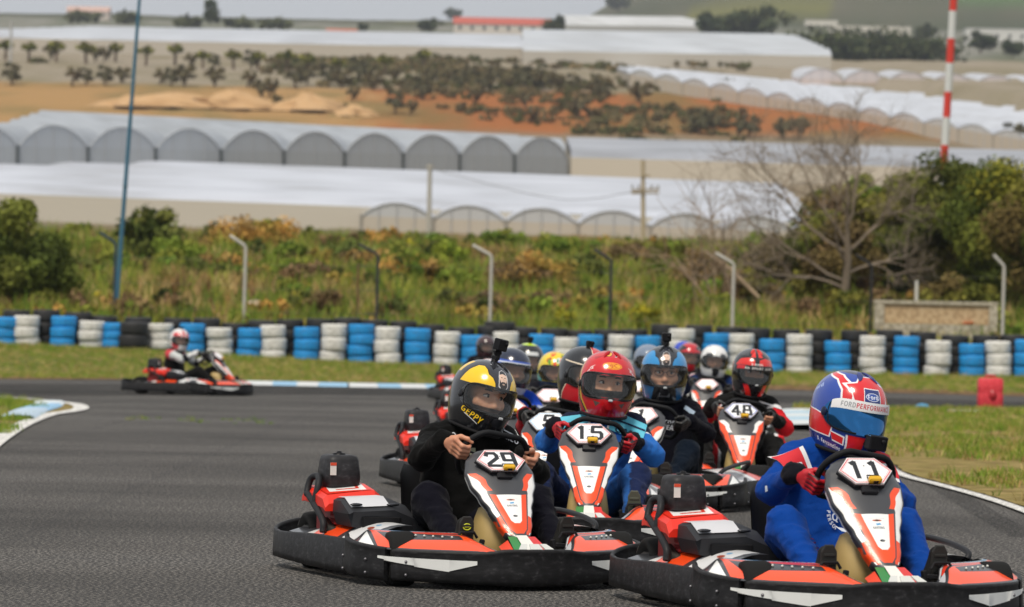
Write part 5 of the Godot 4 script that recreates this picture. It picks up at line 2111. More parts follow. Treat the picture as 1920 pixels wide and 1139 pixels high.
	# [x, y of the foot in world, size, colours, leaves, leaf size, label]
	for q in [
		[Vector3(-12.666, 1.072, -99.000), Vector3(1.75, 1.85, 1.2), [Color(0.08, 0.105, 0.025), Color(0.12, 0.15, 0.03), Color(0.17, 0.19, 0.04)], 24000, 0.08, "large dark green bush at the left edge behind the tyres"],
		[Vector3(-11.828, 2.527, -126.000), Vector3(1.85, 1.3, 1.3), [Color(0.10, 0.12, 0.03), Color(0.15, 0.16, 0.04), Color(0.06, 0.08, 0.02)], 2600, 0.12, "loose leafy bush with gaps beside the tall blue pole"],
		[Vector3(-12.756, 1.711, -112.000), Vector3(1.5, 0.8, 1.0), G1, 2600, 0.08, "low dark bush between the large bush and the blue pole"],
		[Vector3(-9.226, 3.115, -138.000), Vector3(2.1, 0.95, 1.2), OR, 6500, 0.07, "mound of dry orange brushwood behind the white fence post"],
		[Vector3(-8.889, 3.892, -140.000), Vector3(0.9, 0.7, 0.8), G2, 1500, 0.08, "green bush growing out of the orange brushwood mound"],
		[Vector3(-11.024, 3.692, -140.000), Vector3(0.75, 0.6, 0.7), G1, 1300, 0.08, "small bluish bush left of the orange brushwood mound"],
		[Vector3(-4.921, 1.236, -100.000), Vector3(0.75, 0.48, 0.5), BR, 2600, 0.05, "round brown dead bush in front of the black fence post"],
		[Vector3(-3.981, 3.681, -142.000), Vector3(1.1, 0.35, 0.8), YE, 1500, 0.07, "yellow flowering bush low on the bank top"],
		[Vector3(-0.549, 4.028, -146.000), Vector3(1.0, 0.5, 0.8), G2, 1500, 0.08, "green bush on the bank top left of the utility pole"],
		[Vector3(-6.987, 3.636, -143.000), Vector3(1.0, 0.5, 0.8), BR, 1400, 0.07, "brownish bush on the bank top right of the brushwood"],
		[Vector3(1.292, 1.160, -97.000), Vector3(0.45, 0.32, 0.4), YE, 900, 0.045, "yellow flowering weed by the dark fence post"],
		[Vector3(3.379, 1.244, -97.000), Vector3(0.6, 0.36, 0.4), YE, 1200, 0.045, "wide yellow flowering weed behind the barrier right of the dark post"],
		[Vector3(3.892, 2.882, -128.000), Vector3(1.4, 0.65, 1.0), BR, 2400, 0.07, "tangled brown bush on the bank below the utility pole"],
		[Vector3(5.905, 2.122, -115.000), Vector3(1.3, 0.85, 0.9), BR, 2600, 0.06, "tangle of brown twigs beside the white fence post"],
		[Vector3(7.622, 1.904, -112.000), Vector3(1.6, 1.2, 0.9), [Color(0.10, 0.08, 0.035), Color(0.14, 0.11, 0.05), Color(0.07, 0.075, 0.03)], 3800, 0.07, "dark thicket at the foot of the bare tree"],
		[Vector3(9.409, 1.705, -111.000), Vector3(1.7, 1.7, 1.1), GD + BR, 22000, 0.075, "dark ivy-covered thicket behind the bare trunk"],
		[Vector3(11.724, 1.604, -114.000), Vector3(2.0, 2.3, 1.3), GD + [Color(0.12, 0.13, 0.03)], 30000, 0.075, "tall dark green tree mass behind the concrete block"],
		[Vector3(13.774, 1.644, -112.000), Vector3(1.9, 2.6, 1.2), [Color(0.09, 0.115, 0.024), Color(0.14, 0.16, 0.03), Color(0.25, 0.24, 0.035)], 30000, 0.075, "tall green tree with yellowish leaves right of the mast"],
		[Vector3(10.220, 0.964, -108.000), Vector3(1.3, 0.9, 0.9), GD + BR, 7000, 0.08, "low dark bush behind the left half of the concrete block"],
		[Vector3(12.503, 1.016, -107.000), Vector3(1.5, 1.0, 0.9), GD, 8000, 0.08, "dark bush filling behind the right half of the concrete block"],
		[Vector3(11.328, 2.271, -120.000), Vector3(1.7, 2.3, 1.1), GD + [Color(0.13, 0.12, 0.04)], 22000, 0.075, "dark tree crown between the bare tree and the mast"],
		[Vector3(13.606, 2.325, -121.000), Vector3(1.7, 2.4, 1.1), [Color(0.08, 0.095, 0.022), Color(0.13, 0.14, 0.03)], 24000, 0.075, "tree crown hiding the foot of the banded mast"],
		[Vector3(-12.091, 0.538, -98.000), Vector3(1.4, 0.8, 0.8), GD, 7000, 0.08, "dark lower bush right under the large one at the left edge"],
		[Vector3(7.970, 0.925, -106.000), Vector3(1.3, 0.75, 0.8), GD + BR, 8000, 0.07, "dark brush low in front of the bare tree's left side"],
		[Vector3(9.209, 0.882, -105.000), Vector3(1.2, 0.8, 0.7), GD, 8000, 0.07, "dark green brush around the foot of the bare tree"],
		[Vector3(6.731, 1.494, -110.000), Vector3(1.2, 0.8, 0.9), GD + BR, 6000, 0.07, "brown and green brush right of the white fence post"],
		[Vector3(-11.667, 1.733, -112.000), Vector3(1.3, 0.7, 0.8), G2, 4200, 0.08, "bright green bush left of the white stone"],
		[Vector3(-10.687, 2.332, -122.000), Vector3(1.5, 0.8, 0.9), G2, 4200, 0.08, "rounded green bush below the loose leafy bush"],
		[Vector3(-9.184, 2.073, -118.000), Vector3(1.3, 0.55, 0.8), G1, 3600, 0.08, "dark green bush left of the first white fence post"],
		[Vector3(-11.039, 1.110, -102.000), Vector3(0.9, 0.4, 0.5), YE, 2200, 0.06, "yellow-green weed clump beside the tall blue pole"],
		[Vector3(-6.674, 2.144, -120.000), Vector3(1.4, 0.7, 0.9), G2, 4200, 0.08, "green bush between the first white and first black fence posts"],
		[Vector3(-5.795, 2.704, -130.000), Vector3(1.6, 0.7, 0.9), [Color(0.16, 0.21, 0.05), Color(0.22, 0.26, 0.08)], 3600, 0.08, "pale green bush left of the black fence post's top"],
		[Vector3(-2.794, 2.207, -118.000), Vector3(1.6, 0.65, 0.9), G2 + OR, 4200, 0.07, "green and rusty bush right of the first black fence post"],
		[Vector3(-2.189, 2.960, -130.000), Vector3(1.1, 0.6, 0.8), [Color(0.25, 0.30, 0.04), Color(0.18, 0.25, 0.03)], 2600, 0.08, "fresh yellow-green bush left of the middle white fence post"],
		[Vector3(-0.841, 1.324, -102.000), Vector3(0.9, 0.45, 0.6), G1 + BR, 3000, 0.06, "dark low bush at the foot of the middle white fence post"],
		[Vector3(0.638, 2.180, -116.000), Vector3(1.6, 0.8, 0.9), BR + OR, 4600, 0.06, "rusty brown brush right of the middle white fence post"],
		[Vector3(1.479, 3.498, -136.000), Vector3(1.3, 0.6, 0.8), G2, 3000, 0.08, "green bush high on the bank left of the dark post"],
		[Vector3(2.323, 2.415, -120.000), Vector3(1.1, 0.6, 0.8), G1, 3400, 0.08, "dark green bush just left of the second black fence post"],
		[Vector3(5.231, 2.885, -126.000), Vector3(1.3, 0.7, 0.9), GD + BR, 4200, 0.07, "olive brush between the utility pole and the bare shrub"],
		[Vector3(15.006, 1.664, -108.000), Vector3(1.7, 2.45, 1.2), GD, 24000, 0.075, "dark green tree cut by the right edge"],
		[Vector3(10.592, 4.864, -118.000), Vector3(0.9, 0.7, 0.7), G2, 1300, 0.10, "light green spray of leaves high beside the bare tree"],
		[Vector3(9.724, 3.191, -117.000), Vector3(1.5, 1.45, 0.9), GD + BR, 8000, 0.09, "thicket of dark leaves left of the bare trunk"]]:
		seedn += 1
		var sz: Vector3 = q[1]
		var cm := crown_mesh(seedn, sz, 26, q[3], q[4], q[2])
		plant("bush", q[5], "bush", q[0] - Vector3(0, 0.1, 0), cm, sz.y * 0.4 if sz.y > 0.9 else 0.12, 0.035 + sz.y * 0.02, "bushes on the bank behind the barrier", "foliage")
	# scrub: low leafy clumps that nobody could count
	for q in [["undergrowth", "low olive scrub scattered over the bank", G2, 340, 0.0, 0.2], ["undergrowth", "low rust-brown scrub scattered over the bank", OR + BR, 420, 33.0, 0.12], ["undergrowth", "low dark green scrub scattered over the bank", G1, 280, 71.0, 0.22]]:
		var clump := crown_mesh(int(q[4]) + 500, Vector3(0.55, 0.3, 0.5), 9, 340, 0.075, [Color(0.8, 0.8, 0.8), Color(1, 1, 1), Color(1.2, 1.2, 1.2)])
		pl = []
		for i in 9000:
			var d := 94.0 + pow(rng.randf(), 1.2) * 80.0
			var x := rng.randf_range(-0.16, 0.16) * d
			if land.get_noise_2d(x * 0.7 + q[4], d * 0.7) > q[5]:
				pl.append([Vector3(x, height(x, d) - 0.03, -d), rng.randf_range(0.5, 1.35)])
				if pl.size() >= q[3]:
					break
		scatter(q[0], q[1], clump, pl, q[2])
	# bare tree
	var g := RandomNumberGenerator.new()
	g.seed = 12
	var bare := thing("bare_tree", "leafless grey tree with spreading twigs in front of the dark thicket", "tree", Vector3(9.212, 1.393, -106.000))
	var st := stb()
	tube(st, [Vector3(0, -0.4, 0), Vector3(-0.02, 0.9, 0), Vector3(0.05, 1.8, 0.05), Vector3(0.0, 2.7, 0)], [0.15, 0.115, 0.095, 0.06], 8)
	obj("trunk", st, mat("7d705f", 0.95), bare)
	for q in [[1.7, -0.85, 0.9, 2.2], [2.0, 0.75, 0.8, 1.7], [2.2, -0.6, 1.2, 2.2], [2.7, -0.12, 1.5, 2.0], [2.7, 0.35, 1.3, 1.7], [1.2, -1.1, 0.55, 2.3], [1.4, 1.0, 0.55, 1.6], [2.4, 0.1, 1.0, 1.8], [1.0, -1.0, 0.25, 2.0], [2.0, -1.0, 0.5, 2.6]]:
		st = stb()
		branch(st, Vector3(0, q[0], 0), Vector3(q[1], q[2], g.randf_range(-0.3, 0.3)).normalized(), q[3], 0.046, 4, g, 0.03)
		obj("limb", st, mat("857868", 0.95), bare)
	var bare2 := thing("bare_shrub", "thin leafless shrub with upright grey twigs left of the bare tree", "shrub", Vector3(5.858, 1.473, -108.000))
	for i in 7:
		st = stb()
		branch(st, Vector3(g.randf_range(-0.3, 0.3), 0, 0), Vector3(g.randf_range(-0.8, 0.6), 1, g.randf_range(-0.3, 0.3)).normalized(), g.randf_range(1.5, 2.6), 0.03, 2, g, 0.02)
		obj("limb", st, mat("8f7c66", 0.95), bare2)
	for q in [[Vector3(3.264, 2.580, -118.000), Vector3(7.377, 1.354, -104.000), "long fallen branch lying across the bank right of the dark post"], [Vector3(5.566, 3.495, -112.000), Vector3(6.841, 2.079, -106.000), "fallen grey branch leaning behind the white fence post"]]:
		st = stb()
		tube(st, [q[0], q[0].lerp(q[1], 0.5) + Vector3(0, 0.12, 0), q[1]], [0.03, 0.055, 0.06], 6)
		tag(obj("fallen_branch", st, mat("9a8468", 0.95)), q[2], "branch")
	for q in [[Vector3(-9.815, 1.439, -100.000), 0.16, "white stone on the bank right of the blue pole"], [Vector3(-6.731, 1.592, -101.000), 0.2, "pale flat stone beside the white fence post"], [Vector3(-14.426, 3.031, -128.000), 0.28, "white rubble block by the large bush"], [Vector3(-11.646, 2.765, -124.000), 0.35, "long pale rubble on the slope below the leafy bush"]]:
		st = stb()
		var rows := []
		for i in 7:
			var e := PI * i / 6 - PI / 2
			var r := PackedVector3Array()
			for j in 10:
				var a := TAU * j / 10
				r.append(Vector3(cos(e) * cos(a) * 1.5, sin(e) * 0.6, cos(e) * sin(a)) * q[1] * (1 + land.get_noise_3d(i * 9, j * 9, q[1] * 100) * 0.5))
			rows.append(r)
		loft(st, rows, true, -1)
		var o := obj("stone", st, mat("a99a86", 0.95))
		o.position = q[0]
		tag(o, q[2], "stone")


func build_barrier() -> void:
	var st := stb()
	var hw_ := 0.5
	# a tyre lying flat, one unit high, 0.3 m in radius
	lathe(st, [Vector2(0.17, -0.36 * hw_ * 2), Vector2(0.20, -0.47), Vector2(0.26, -0.5), Vector2(0.292, -0.46), Vector2(0.301, -0.36), Vector2(0.302, 0.0), Vector2(0.301, 0.36), Vector2(0.292, 0.46), Vector2(0.26, 0.5), Vector2(0.20, 0.47), Vector2(0.17, 0.36), Vector2(0.165, 0.0), Vector2(0.17, -0.36)], 26)
	var tyre: Mesh = made(st)
	var mats := {}
	for q in [["white", "d3d2cd", "a3a19b", "e2e1dc"], ["blue", "0f8ad0", "1268a4", "2ba0e2"], ["black", "1d1d1e", "141415", "29292a"]]:
		var m := StandardMaterial3D.new()
		m.albedo_texture = noise_tex(256, 0.02, 5, [[0.0, "3c3c3b"], [0.14, "5c5c5a" if q[0] != "black" else "171718"], [0.24, q[2]], [0.42, q[1]], [0.7, q[1]], [1.0, q[3]]], FastNoiseLite.TYPE_SIMPLEX, 6)
		m.roughness = 0.6
		tri_map(m, 1.2)
		mats[q[0]] = m
	# [colour, foot of the stack, top height, tyres]
	var list := [["blue", Vector3(-11.587, 0.407, -88.000), 1.140, 3, 0.97], ["black", Vector3(-11.420, 0.444, -88.550), 1.311, 3, 1.04], ["white", Vector3(-11.110, 0.417, -88.000), 1.187, 3, 0.98], ["black", Vector3(-10.762, 0.458, -88.550), 1.331, 3, 1.04], ["blue", Vector3(-10.279, 0.434, -88.000), 1.192, 3, 0.97], ["black", Vector3(-10.018, 0.449, -88.550), 1.291, 3, 1.04], ["white", Vector3(-9.631, 0.424, -88.000), 1.096, 3, 0.98], ["black", Vector3(-9.415, 0.461, -88.550), 1.218, 3, 1.04], ["blue", Vector3(-9.082, 0.484, -88.000), 1.058, 3, 0.97], ["black", Vector3(-8.615, 0.508, -87.600), 1.092, 2, 1.08], ["black", Vector3(-8.610, 0.503, -88.550), 1.204, 3, 1.04], ["white", Vector3(-8.031, 0.482, -88.000), 1.068, 3, 0.98], ["black", Vector3(-7.729, 0.423, -88.550), 1.204, 3, 1.04], ["blue", Vector3(-7.332, 0.398, -88.000), 1.083, 3, 0.97], ["black", Vector3(-7.050, 0.314, -88.550), 1.218, 3, 1.04], ["white", Vector3(-6.682, 0.290, -88.000), 0.998, 3, 0.98], ["black", Vector3(-6.380, 0.304, -88.550), 1.115, 3, 1.04], ["blue", Vector3(-5.997, 0.280, -88.000), 1.001, 3, 0.97], ["black", Vector3(-5.763, 0.243, -88.550), 1.189, 4, 1.04], ["white", Vector3(-5.458, 0.218, -88.000), 1.085, 3, 0.98], ["black", Vector3(-5.099, 0.257, -88.550), 1.228, 4, 1.04], ["blue", Vector3(-4.676, 0.246, -88.000), 1.053, 3, 0.97], ["black", Vector3(-4.404, 0.247, -88.550), 1.261, 4, 1.04], ["white", Vector3(-4.077, 0.222, -88.000), 1.139, 3, 0.98], ["black", Vector3(-3.782, 0.210, -88.550), 1.292, 4, 1.04], ["blue", Vector3(-3.440, 0.187, -88.000), 1.152, 4, 0.97], ["black", Vector3(-3.161, 0.211, -88.550), 1.262, 4, 1.04], ["white", Vector3(-2.841, 0.187, -88.000), 1.103, 3, 0.98], ["black", Vector3(-2.515, 0.188, -88.550), 1.245, 4, 1.04], ["blue", Vector3(-2.156, 0.165, -88.000), 1.081, 3, 0.97], ["black", Vector3(-1.832, 0.177, -88.550), 1.180, 4, 1.04], ["white", Vector3(-1.484, 0.154, -88.000), 1.022, 3, 0.98], ["black", Vector3(-1.173, 0.167, -88.550), 1.126, 4, 1.04], ["blue", Vector3(-0.848, 0.143, -88.000), 0.950, 3, 0.97], ["black", Vector3(-0.485, 0.181, -88.550), 1.177, 4, 1.04], ["black", Vector3(-0.252, 0.825, -88.600), 1.281, 2, 1.2], ["white", Vector3(-0.115, 0.158, -88.000), 1.050, 3, 0.98], ["black", Vector3(0.284, 0.173, -88.550), 1.162, 4, 1.04], ["blue", Vector3(0.680, 0.151, -88.000), 1.006, 3, 0.97], ["black", Vector3(0.973, 0.175, -88.550), 1.152, 4, 1.04], ["white", Vector3(1.255, 0.150, -88.000), 0.945, 3, 0.98], ["black", Vector3(1.557, 0.175, -88.550), 1.121, 4, 1.04], ["blue", Vector3(1.842, 0.150, -88.000), 1.018, 3, 0.97], ["black", Vector3(2.197, 0.176, -88.550), 1.147, 4, 1.04], ["white", Vector3(2.526, 0.153, -88.000), 1.032, 3, 0.98], ["black", Vector3(2.855, 0.177, -88.550), 1.167, 4, 1.04], ["blue", Vector3(3.150, 0.153, -88.000), 1.021, 3, 0.97], ["black", Vector3(3.544, 0.179, -88.550), 1.292, 4, 1.04], ["white", Vector3(3.895, 0.157, -88.000), 1.195, 4, 0.98], ["black", Vector3(4.319, 0.183, -88.550), 1.296, 4, 1.04], ["blue", Vector3(4.690, 0.161, -88.000), 1.114, 4, 0.97], ["black", Vector3(5.014, 0.185, -88.550), 1.268, 4, 1.04], ["white", Vector3(5.277, 0.161, -88.000), 1.114, 4, 0.98], ["black", Vector3(5.666, 0.162, -88.550), 1.257, 4, 1.04], ["blue", Vector3(5.986, 0.139, -88.000), 1.007, 3, 0.97], ["black", Vector3(6.337, 0.152, -88.550), 1.240, 4, 1.04], ["white", Vector3(6.610, 0.128, -88.000), 1.130, 4, 0.98], ["black", Vector3(7.093, 0.168, -88.550), 1.250, 4, 1.04], ["blue", Vector3(7.489, 0.159, -88.000), 0.990, 3, 0.97], ["black", Vector3(7.942, 0.173, -88.550), 1.255, 4, 1.04], ["white", Vector3(8.296, 0.151, -88.000), 1.129, 4, 0.98], ["black", Vector3(8.741, 0.190, -88.550), 1.272, 4, 1.04], ["blue", Vector3(9.078, 0.180, -88.000), 1.133, 4, 0.97], ["black", Vector3(9.491, 0.205, -88.550), 1.251, 4, 1.04], ["white", Vector3(9.787, 0.182, -88.000), 1.050, 3, 0.98], ["black", Vector3(10.235, 0.221, -88.550), 1.186, 4, 1.04], ["blue", Vector3(10.557, 0.211, -88.000), 0.993, 3, 0.97], ["black", Vector3(10.936, 0.223, -88.550), 1.201, 4, 1.04], ["white", Vector3(11.180, 0.199, -88.000), 1.067, 3, 0.98], ["black", Vector3(11.582, 0.237, -88.550), 1.221, 4, 1.04], ["blue", Vector3(11.840, 0.213, -88.000), 1.117, 3, 0.97], ["black", Vector3(12.246, 0.239, -88.550), 1.259, 4, 1.04], ["white", Vector3(12.500, 0.215, -88.000), 1.095, 3, 0.98]]
	var ord := ["lowest", "second", "third", "fourth", "topmost"]
	var n := {"white": 0, "blue": 0, "black": 0}
	for s in list:
		n[s[0]] += 1
		var foot: Vector3 = s[1]
		var count: int = s[3]
		var h: float = (s[2] - foot.y) / count
		for i in count:
			var o := obj("tyre", tyre, mats[s[0]])
			o.scale = Vector3(s[4], h * 0.985, s[4])
			o.position = foot + Vector3(rng.randf_range(-0.025, 0.025), h * (i + 0.5), rng.randf_range(-0.025, 0.025))
			o.rotation = Vector3(rng.randf_range(-0.025, 0.025), rng.randf() * TAU, rng.randf_range(-0.025, 0.025))
			var place: String = "black stack" if s[0] == "black" else "painted stack"
			tag(o, "%s %s tyre of the %s %s from the left of the barrier" % [ord[4] if i == count - 1 else ord[i], s[0] if s[0] == "black" else s[0] + " painted", ordinal(n.black if s[0] == "black" else n.white + n.blue), place], "tyre", "tyres of the track barrier")
	# bent fence posts and their wires
	var k := 0
	for q in [[Vector3(-9.857, 1.046, -95.000), Vector3(-10.247, 3.282, -95.000), "2d4250", "dark blue fence post with a bent top beside the tall pole"], [Vector3(-6.637, 1.034, -95.000), Vector3(-7.027, 3.270, -95.000), "b9b6ae", "white fence post with a bent top in front of the brushwood"], [Vector3(-3.351, 1.051, -95.000), Vector3(-3.830, 3.126, -95.000), "34353a", "black bent fence post right of the brown dead bush"], [Vector3(-0.540, 1.057, -95.000), Vector3(-1.006, 3.158, -95.000), "b9b6ae", "white bent fence post in the middle of the bank"], [Vector3(2.429, 1.066, -95.000), Vector3(2.003, 3.116, -95.000), "34353a", "black bent fence post left of the fallen branches"], [Vector3(5.464, 1.077, -95.000), Vector3(5.013, 3.087, -95.000), "b9b6ae", "white bent fence post beside the bare shrub"], [Vector3(8.883, 1.069, -95.000), Vector3(8.496, 3.120, -95.000), "2b2b2c", "black bent fence post hidden in the thicket by the concrete block"], [Vector3(12.156, 1.059, -95.000), Vector3(11.900, 3.191, -95.000), "b9b6ae", "white bent fence post at the right end of the concrete block"]]:
		var a: Vector3 = q[0]
		var b: Vector3 = q[1]
		a.y -= 0.4
		var neck := Vector3(a.x + (b.x - a.x) * 0.02 + 0.02, b.y - 0.34, a.z)
		var fp := thing("fence_post", q[3], "fence post", a, 0.0, "bent posts of the fence behind the barrier")
		st = stb()
		tube(st, [Vector3.ZERO, neck - a, (neck - a) + Vector3(-0.01, 0.06, 0), (neck - a) + Vector3(-0.06, 0.12, 0), b - a], 0.042 if q[2] == "b9b6ae" else 0.036, 8)
		obj("pole", st, scuffed(q[2], 0.7), fp)
		if k > 0:
			var w := stb()
			for t in [0.35, 0.62, 0.9]:
				var p0: Vector3 = Vector3(0, (neck.y - a.y) * t, 0)
				tube(w, [p0, p0 + Vector3(-1.7, -0.02, 0), p0 + Vector3(-3.3, 0.0, 0)], 0.0035, 4)
			obj("wire", w, mat("5a5a58", 0.6, 0.5), fp)
		k += 1
	st = stb()
	tube(st, [Vector3.ZERO, Vector3(0, 1.65, 0)], 0.03, 6)
	tag(obj("rusty_stake", st, mat("6b4a36", 0.9)), "thin rusty stake left of the black bent fence post", "stake")
	get_node("rusty_stake").position = Vector3(-3.866, 1.012, -96.000)
	# tall poles
	var bp := thing("light_pole", "tall thin blue pole leaning right near the left edge", "pole", Vector3(-10.036, 0.963, -97.000))
	st = stb()
	var top := Vector3(-9.560, 9.758, -97.000) - bp.position
	tube(st, [Vector3.ZERO, top * 0.4, top], [0.062, 0.055, 0.04], 10)
	obj("shaft", st, mat("33647c", 0.5), bp)
	st = stb()
	tube(st, [top * 0.40, top * 0.403], 0.07, 10)
	tube(st, [top * 0.62, top * 0.623], 0.06, 10)
	obj("joint_ring", st, mat("2b4450", 0.5), bp)
	var mast := thing("mast", "red and white banded mast rising behind the bushes at right", "mast", Vector3(14.235, 4.877, -128.000))
	var mt := Vector3(14.571, 13.419, -128.000) - mast.position
	var ys := [-60.0, 20.0, 72.0, 118.0, 172.0, 220.0, 272.0, 322.0, 420.0]
	for i in 8:
		st = stb()
		var f0: float = (420.0 - ys[i]) / 480.0
		var f1: float = (420.0 - ys[i + 1]) / 480.0
		tube(st, [mt * f1, mt * f0], 0.125, 14)
		obj("band", st, mat("c9382b" if i % 2 == 0 else "c9ccca", 0.5), mast)
	st = stb()
	for i in 10:
		tube(st, [mt * (0.1 + i * 0.085) + Vector3(-0.16, 0, 0.02), mt * (0.1 + i * 0.085) + Vector3(0.16, 0, 0.02)], 0.012, 4)
	obj("rungs", st, mat("9a9a98", 0.5), mast)
	# concrete block with a recessed face
	var cb := thing("concrete_block", "weathered concrete block with a recessed tan face behind the barrier", "concrete block", Vector3(10.767, 1.141, -97.500))
	var con := StandardMaterial3D.new()
	con.albedo_texture = noise_tex(512, 0.012, 6, [[0.0, "75705f"], [0.4, "a39b88"], [0.6, "b0a895"], [1.0, "c6bfae"]], FastNoiseLite.TYPE_SIMPLEX, 14)
	con.roughness = 0.95
	con.heightmap_enabled = true
	con.heightmap_texture = noise_tex(256, 0.04, 4, [], FastNoiseLite.TYPE_SIMPLEX, 15)
	con.heightmap_scale = 1.0
	tri_map(con, 0.8)
	var tan_ := StandardMaterial3D.new()
	tan_.albedo_texture = noise_tex(512, 0.014, 5, [[0.0, "8d7658"], [0.5, "b69c78"], [1.0, "c9b494"]], FastNoiseLite.TYPE_SIMPLEX, 16)
	tan_.roughness = 0.95
	tri_map(tan_, 0.7)
	var W := 3.12
	st = stb()
	box(st, Vector3(0, 0.84, 0.06), Vector3(W, 0.10, 0.5), Basis.IDENTITY, 0.015)
	obj("coping", st, con, cb)
	for s in [-1, 1]:
		st = stb()
		box(st, Vector3(s * (W / 2 - 0.12), 0.46, 0.08), Vector3(0.22, 0.66, 0.46), Basis.IDENTITY, 0.012)
		obj("pier", st, con, cb)
	st = stb()
	box(st, Vector3(0, 0.55, 0.10), Vector3(W - 0.46, 0.48, 0.3), Basis.IDENTITY, 0.01)
	obj("panel", st, tan_, cb)
	st = stb()
	box(st, Vector3(0, 0.07, 0.10), Vector3(W - 0.46, 0.46, 0.5), Basis.IDENTITY, 0.012)
	obj("base", st, con, cb)
	st = stb()
	box(st, Vector3.ZERO, Vector3(0.26, 0.06, 0.12), Basis(Vector3.BACK, 0.1), 0.008)
	var br := obj("broken_brick", st, mat("b0603a", 0.9))
	br.position = Vector3(11.564, 1.496, -97.200)
	tag(br, "orange broken brick lying on the ledge of the concrete block", "brick")
	st = stb()
	tube(st, [Vector3.ZERO, Vector3(0, 0.62, 0)], 0.045, 10)
	var pp := obj("pipe", st, mat("c0bfb6", 0.6))
	pp.position = Vector3(10.329, 1.934, -98.000)
	tag(pp, "short white pipe standing up behind the concrete block", "pipe")
	# red plastic marker, scraps on the island
	var jc := thing("plastic_block", "bright red plastic water-filled block on the grass island", "track marker", Vector3(7.659, 0.000, -61.203))
	jc.scale = Vector3(0.86, 1.2, 0.9)
	st = stb()
	var rows := []
	for q in [[0.0, 0.21, 0.15], [0.02, 0.235, 0.17], [0.20, 0.235, 0.17], [0.22, 0.230, 0.166], [0.26, 0.230, 0.166], [0.28, 0.235, 0.17], [0.40, 0.23, 0.165], [0.43, 0.20, 0.14]]:
		var r := PackedVector3Array()
		for j in 24:
			var a := TAU * j / 24
			r.append(Vector3(signf(cos(a)) * pow(absf(cos(a)), 0.4) * q[1], q[0], signf(sin(a)) * pow(absf(sin(a)), 0.4) * q[2]))
		rows.append(r)
	loft(st, rows, true)
	cap(st, rows[7])
	obj("tank", st, scuffed("d4404a", 0.45), jc)
	st = stb()
	lathe(st, [Vector2(0.001, 0.02), Vector2(0.05, 0.02), Vector2(0.055, 0.0), Vector2(0.075, 0.0), Vector2(0.08, -0.01)], 16, Transform3D(Basis(Vector3.RIGHT, PI / 2), Vector3(0.03, 0.2, 0.17)))
	obj("filler_cap", st, mat("a51f28", 0.4), jc)
	st = stb()
	tube(st, [Vector3(-0.1, 0.42, 0), Vector3(-0.08, 0.46, 0), Vector3(0.08, 0.46, 0), Vector3(0.1, 0.42, 0)], 0.016, 8)
	obj("handle", st, mat("b32832", 0.45), jc)
	st = stb()
	box(st, Vector3.ZERO, Vector3(0.5, 0.05, 0.3), Basis(Vector3.UP, 0.1), 0.015)
	var slab := obj("slab", st, mat("b4b1a9", 0.9))
	slab.position = Vector3(6.900, 0.000, -58.301) + Vector3(0, 0.03, 0)
	tag(slab, "pale flat slab lying in the grass left of the red block", "slab")
	st = stb()
	blob(st, Vector3.ZERO, Vector3(0.13, 0.07, 0.1), Basis.IDENTITY, 9, 5)
	var rag := obj("plastic_scrap", st, mat("3f8fc0", 0.6))
	rag.position = Vector3(6.458, 0.000, -60.071) + Vector3(0, 0.04, 0)
	tag(rag, "small blue plastic scrap in the grass", "litter")


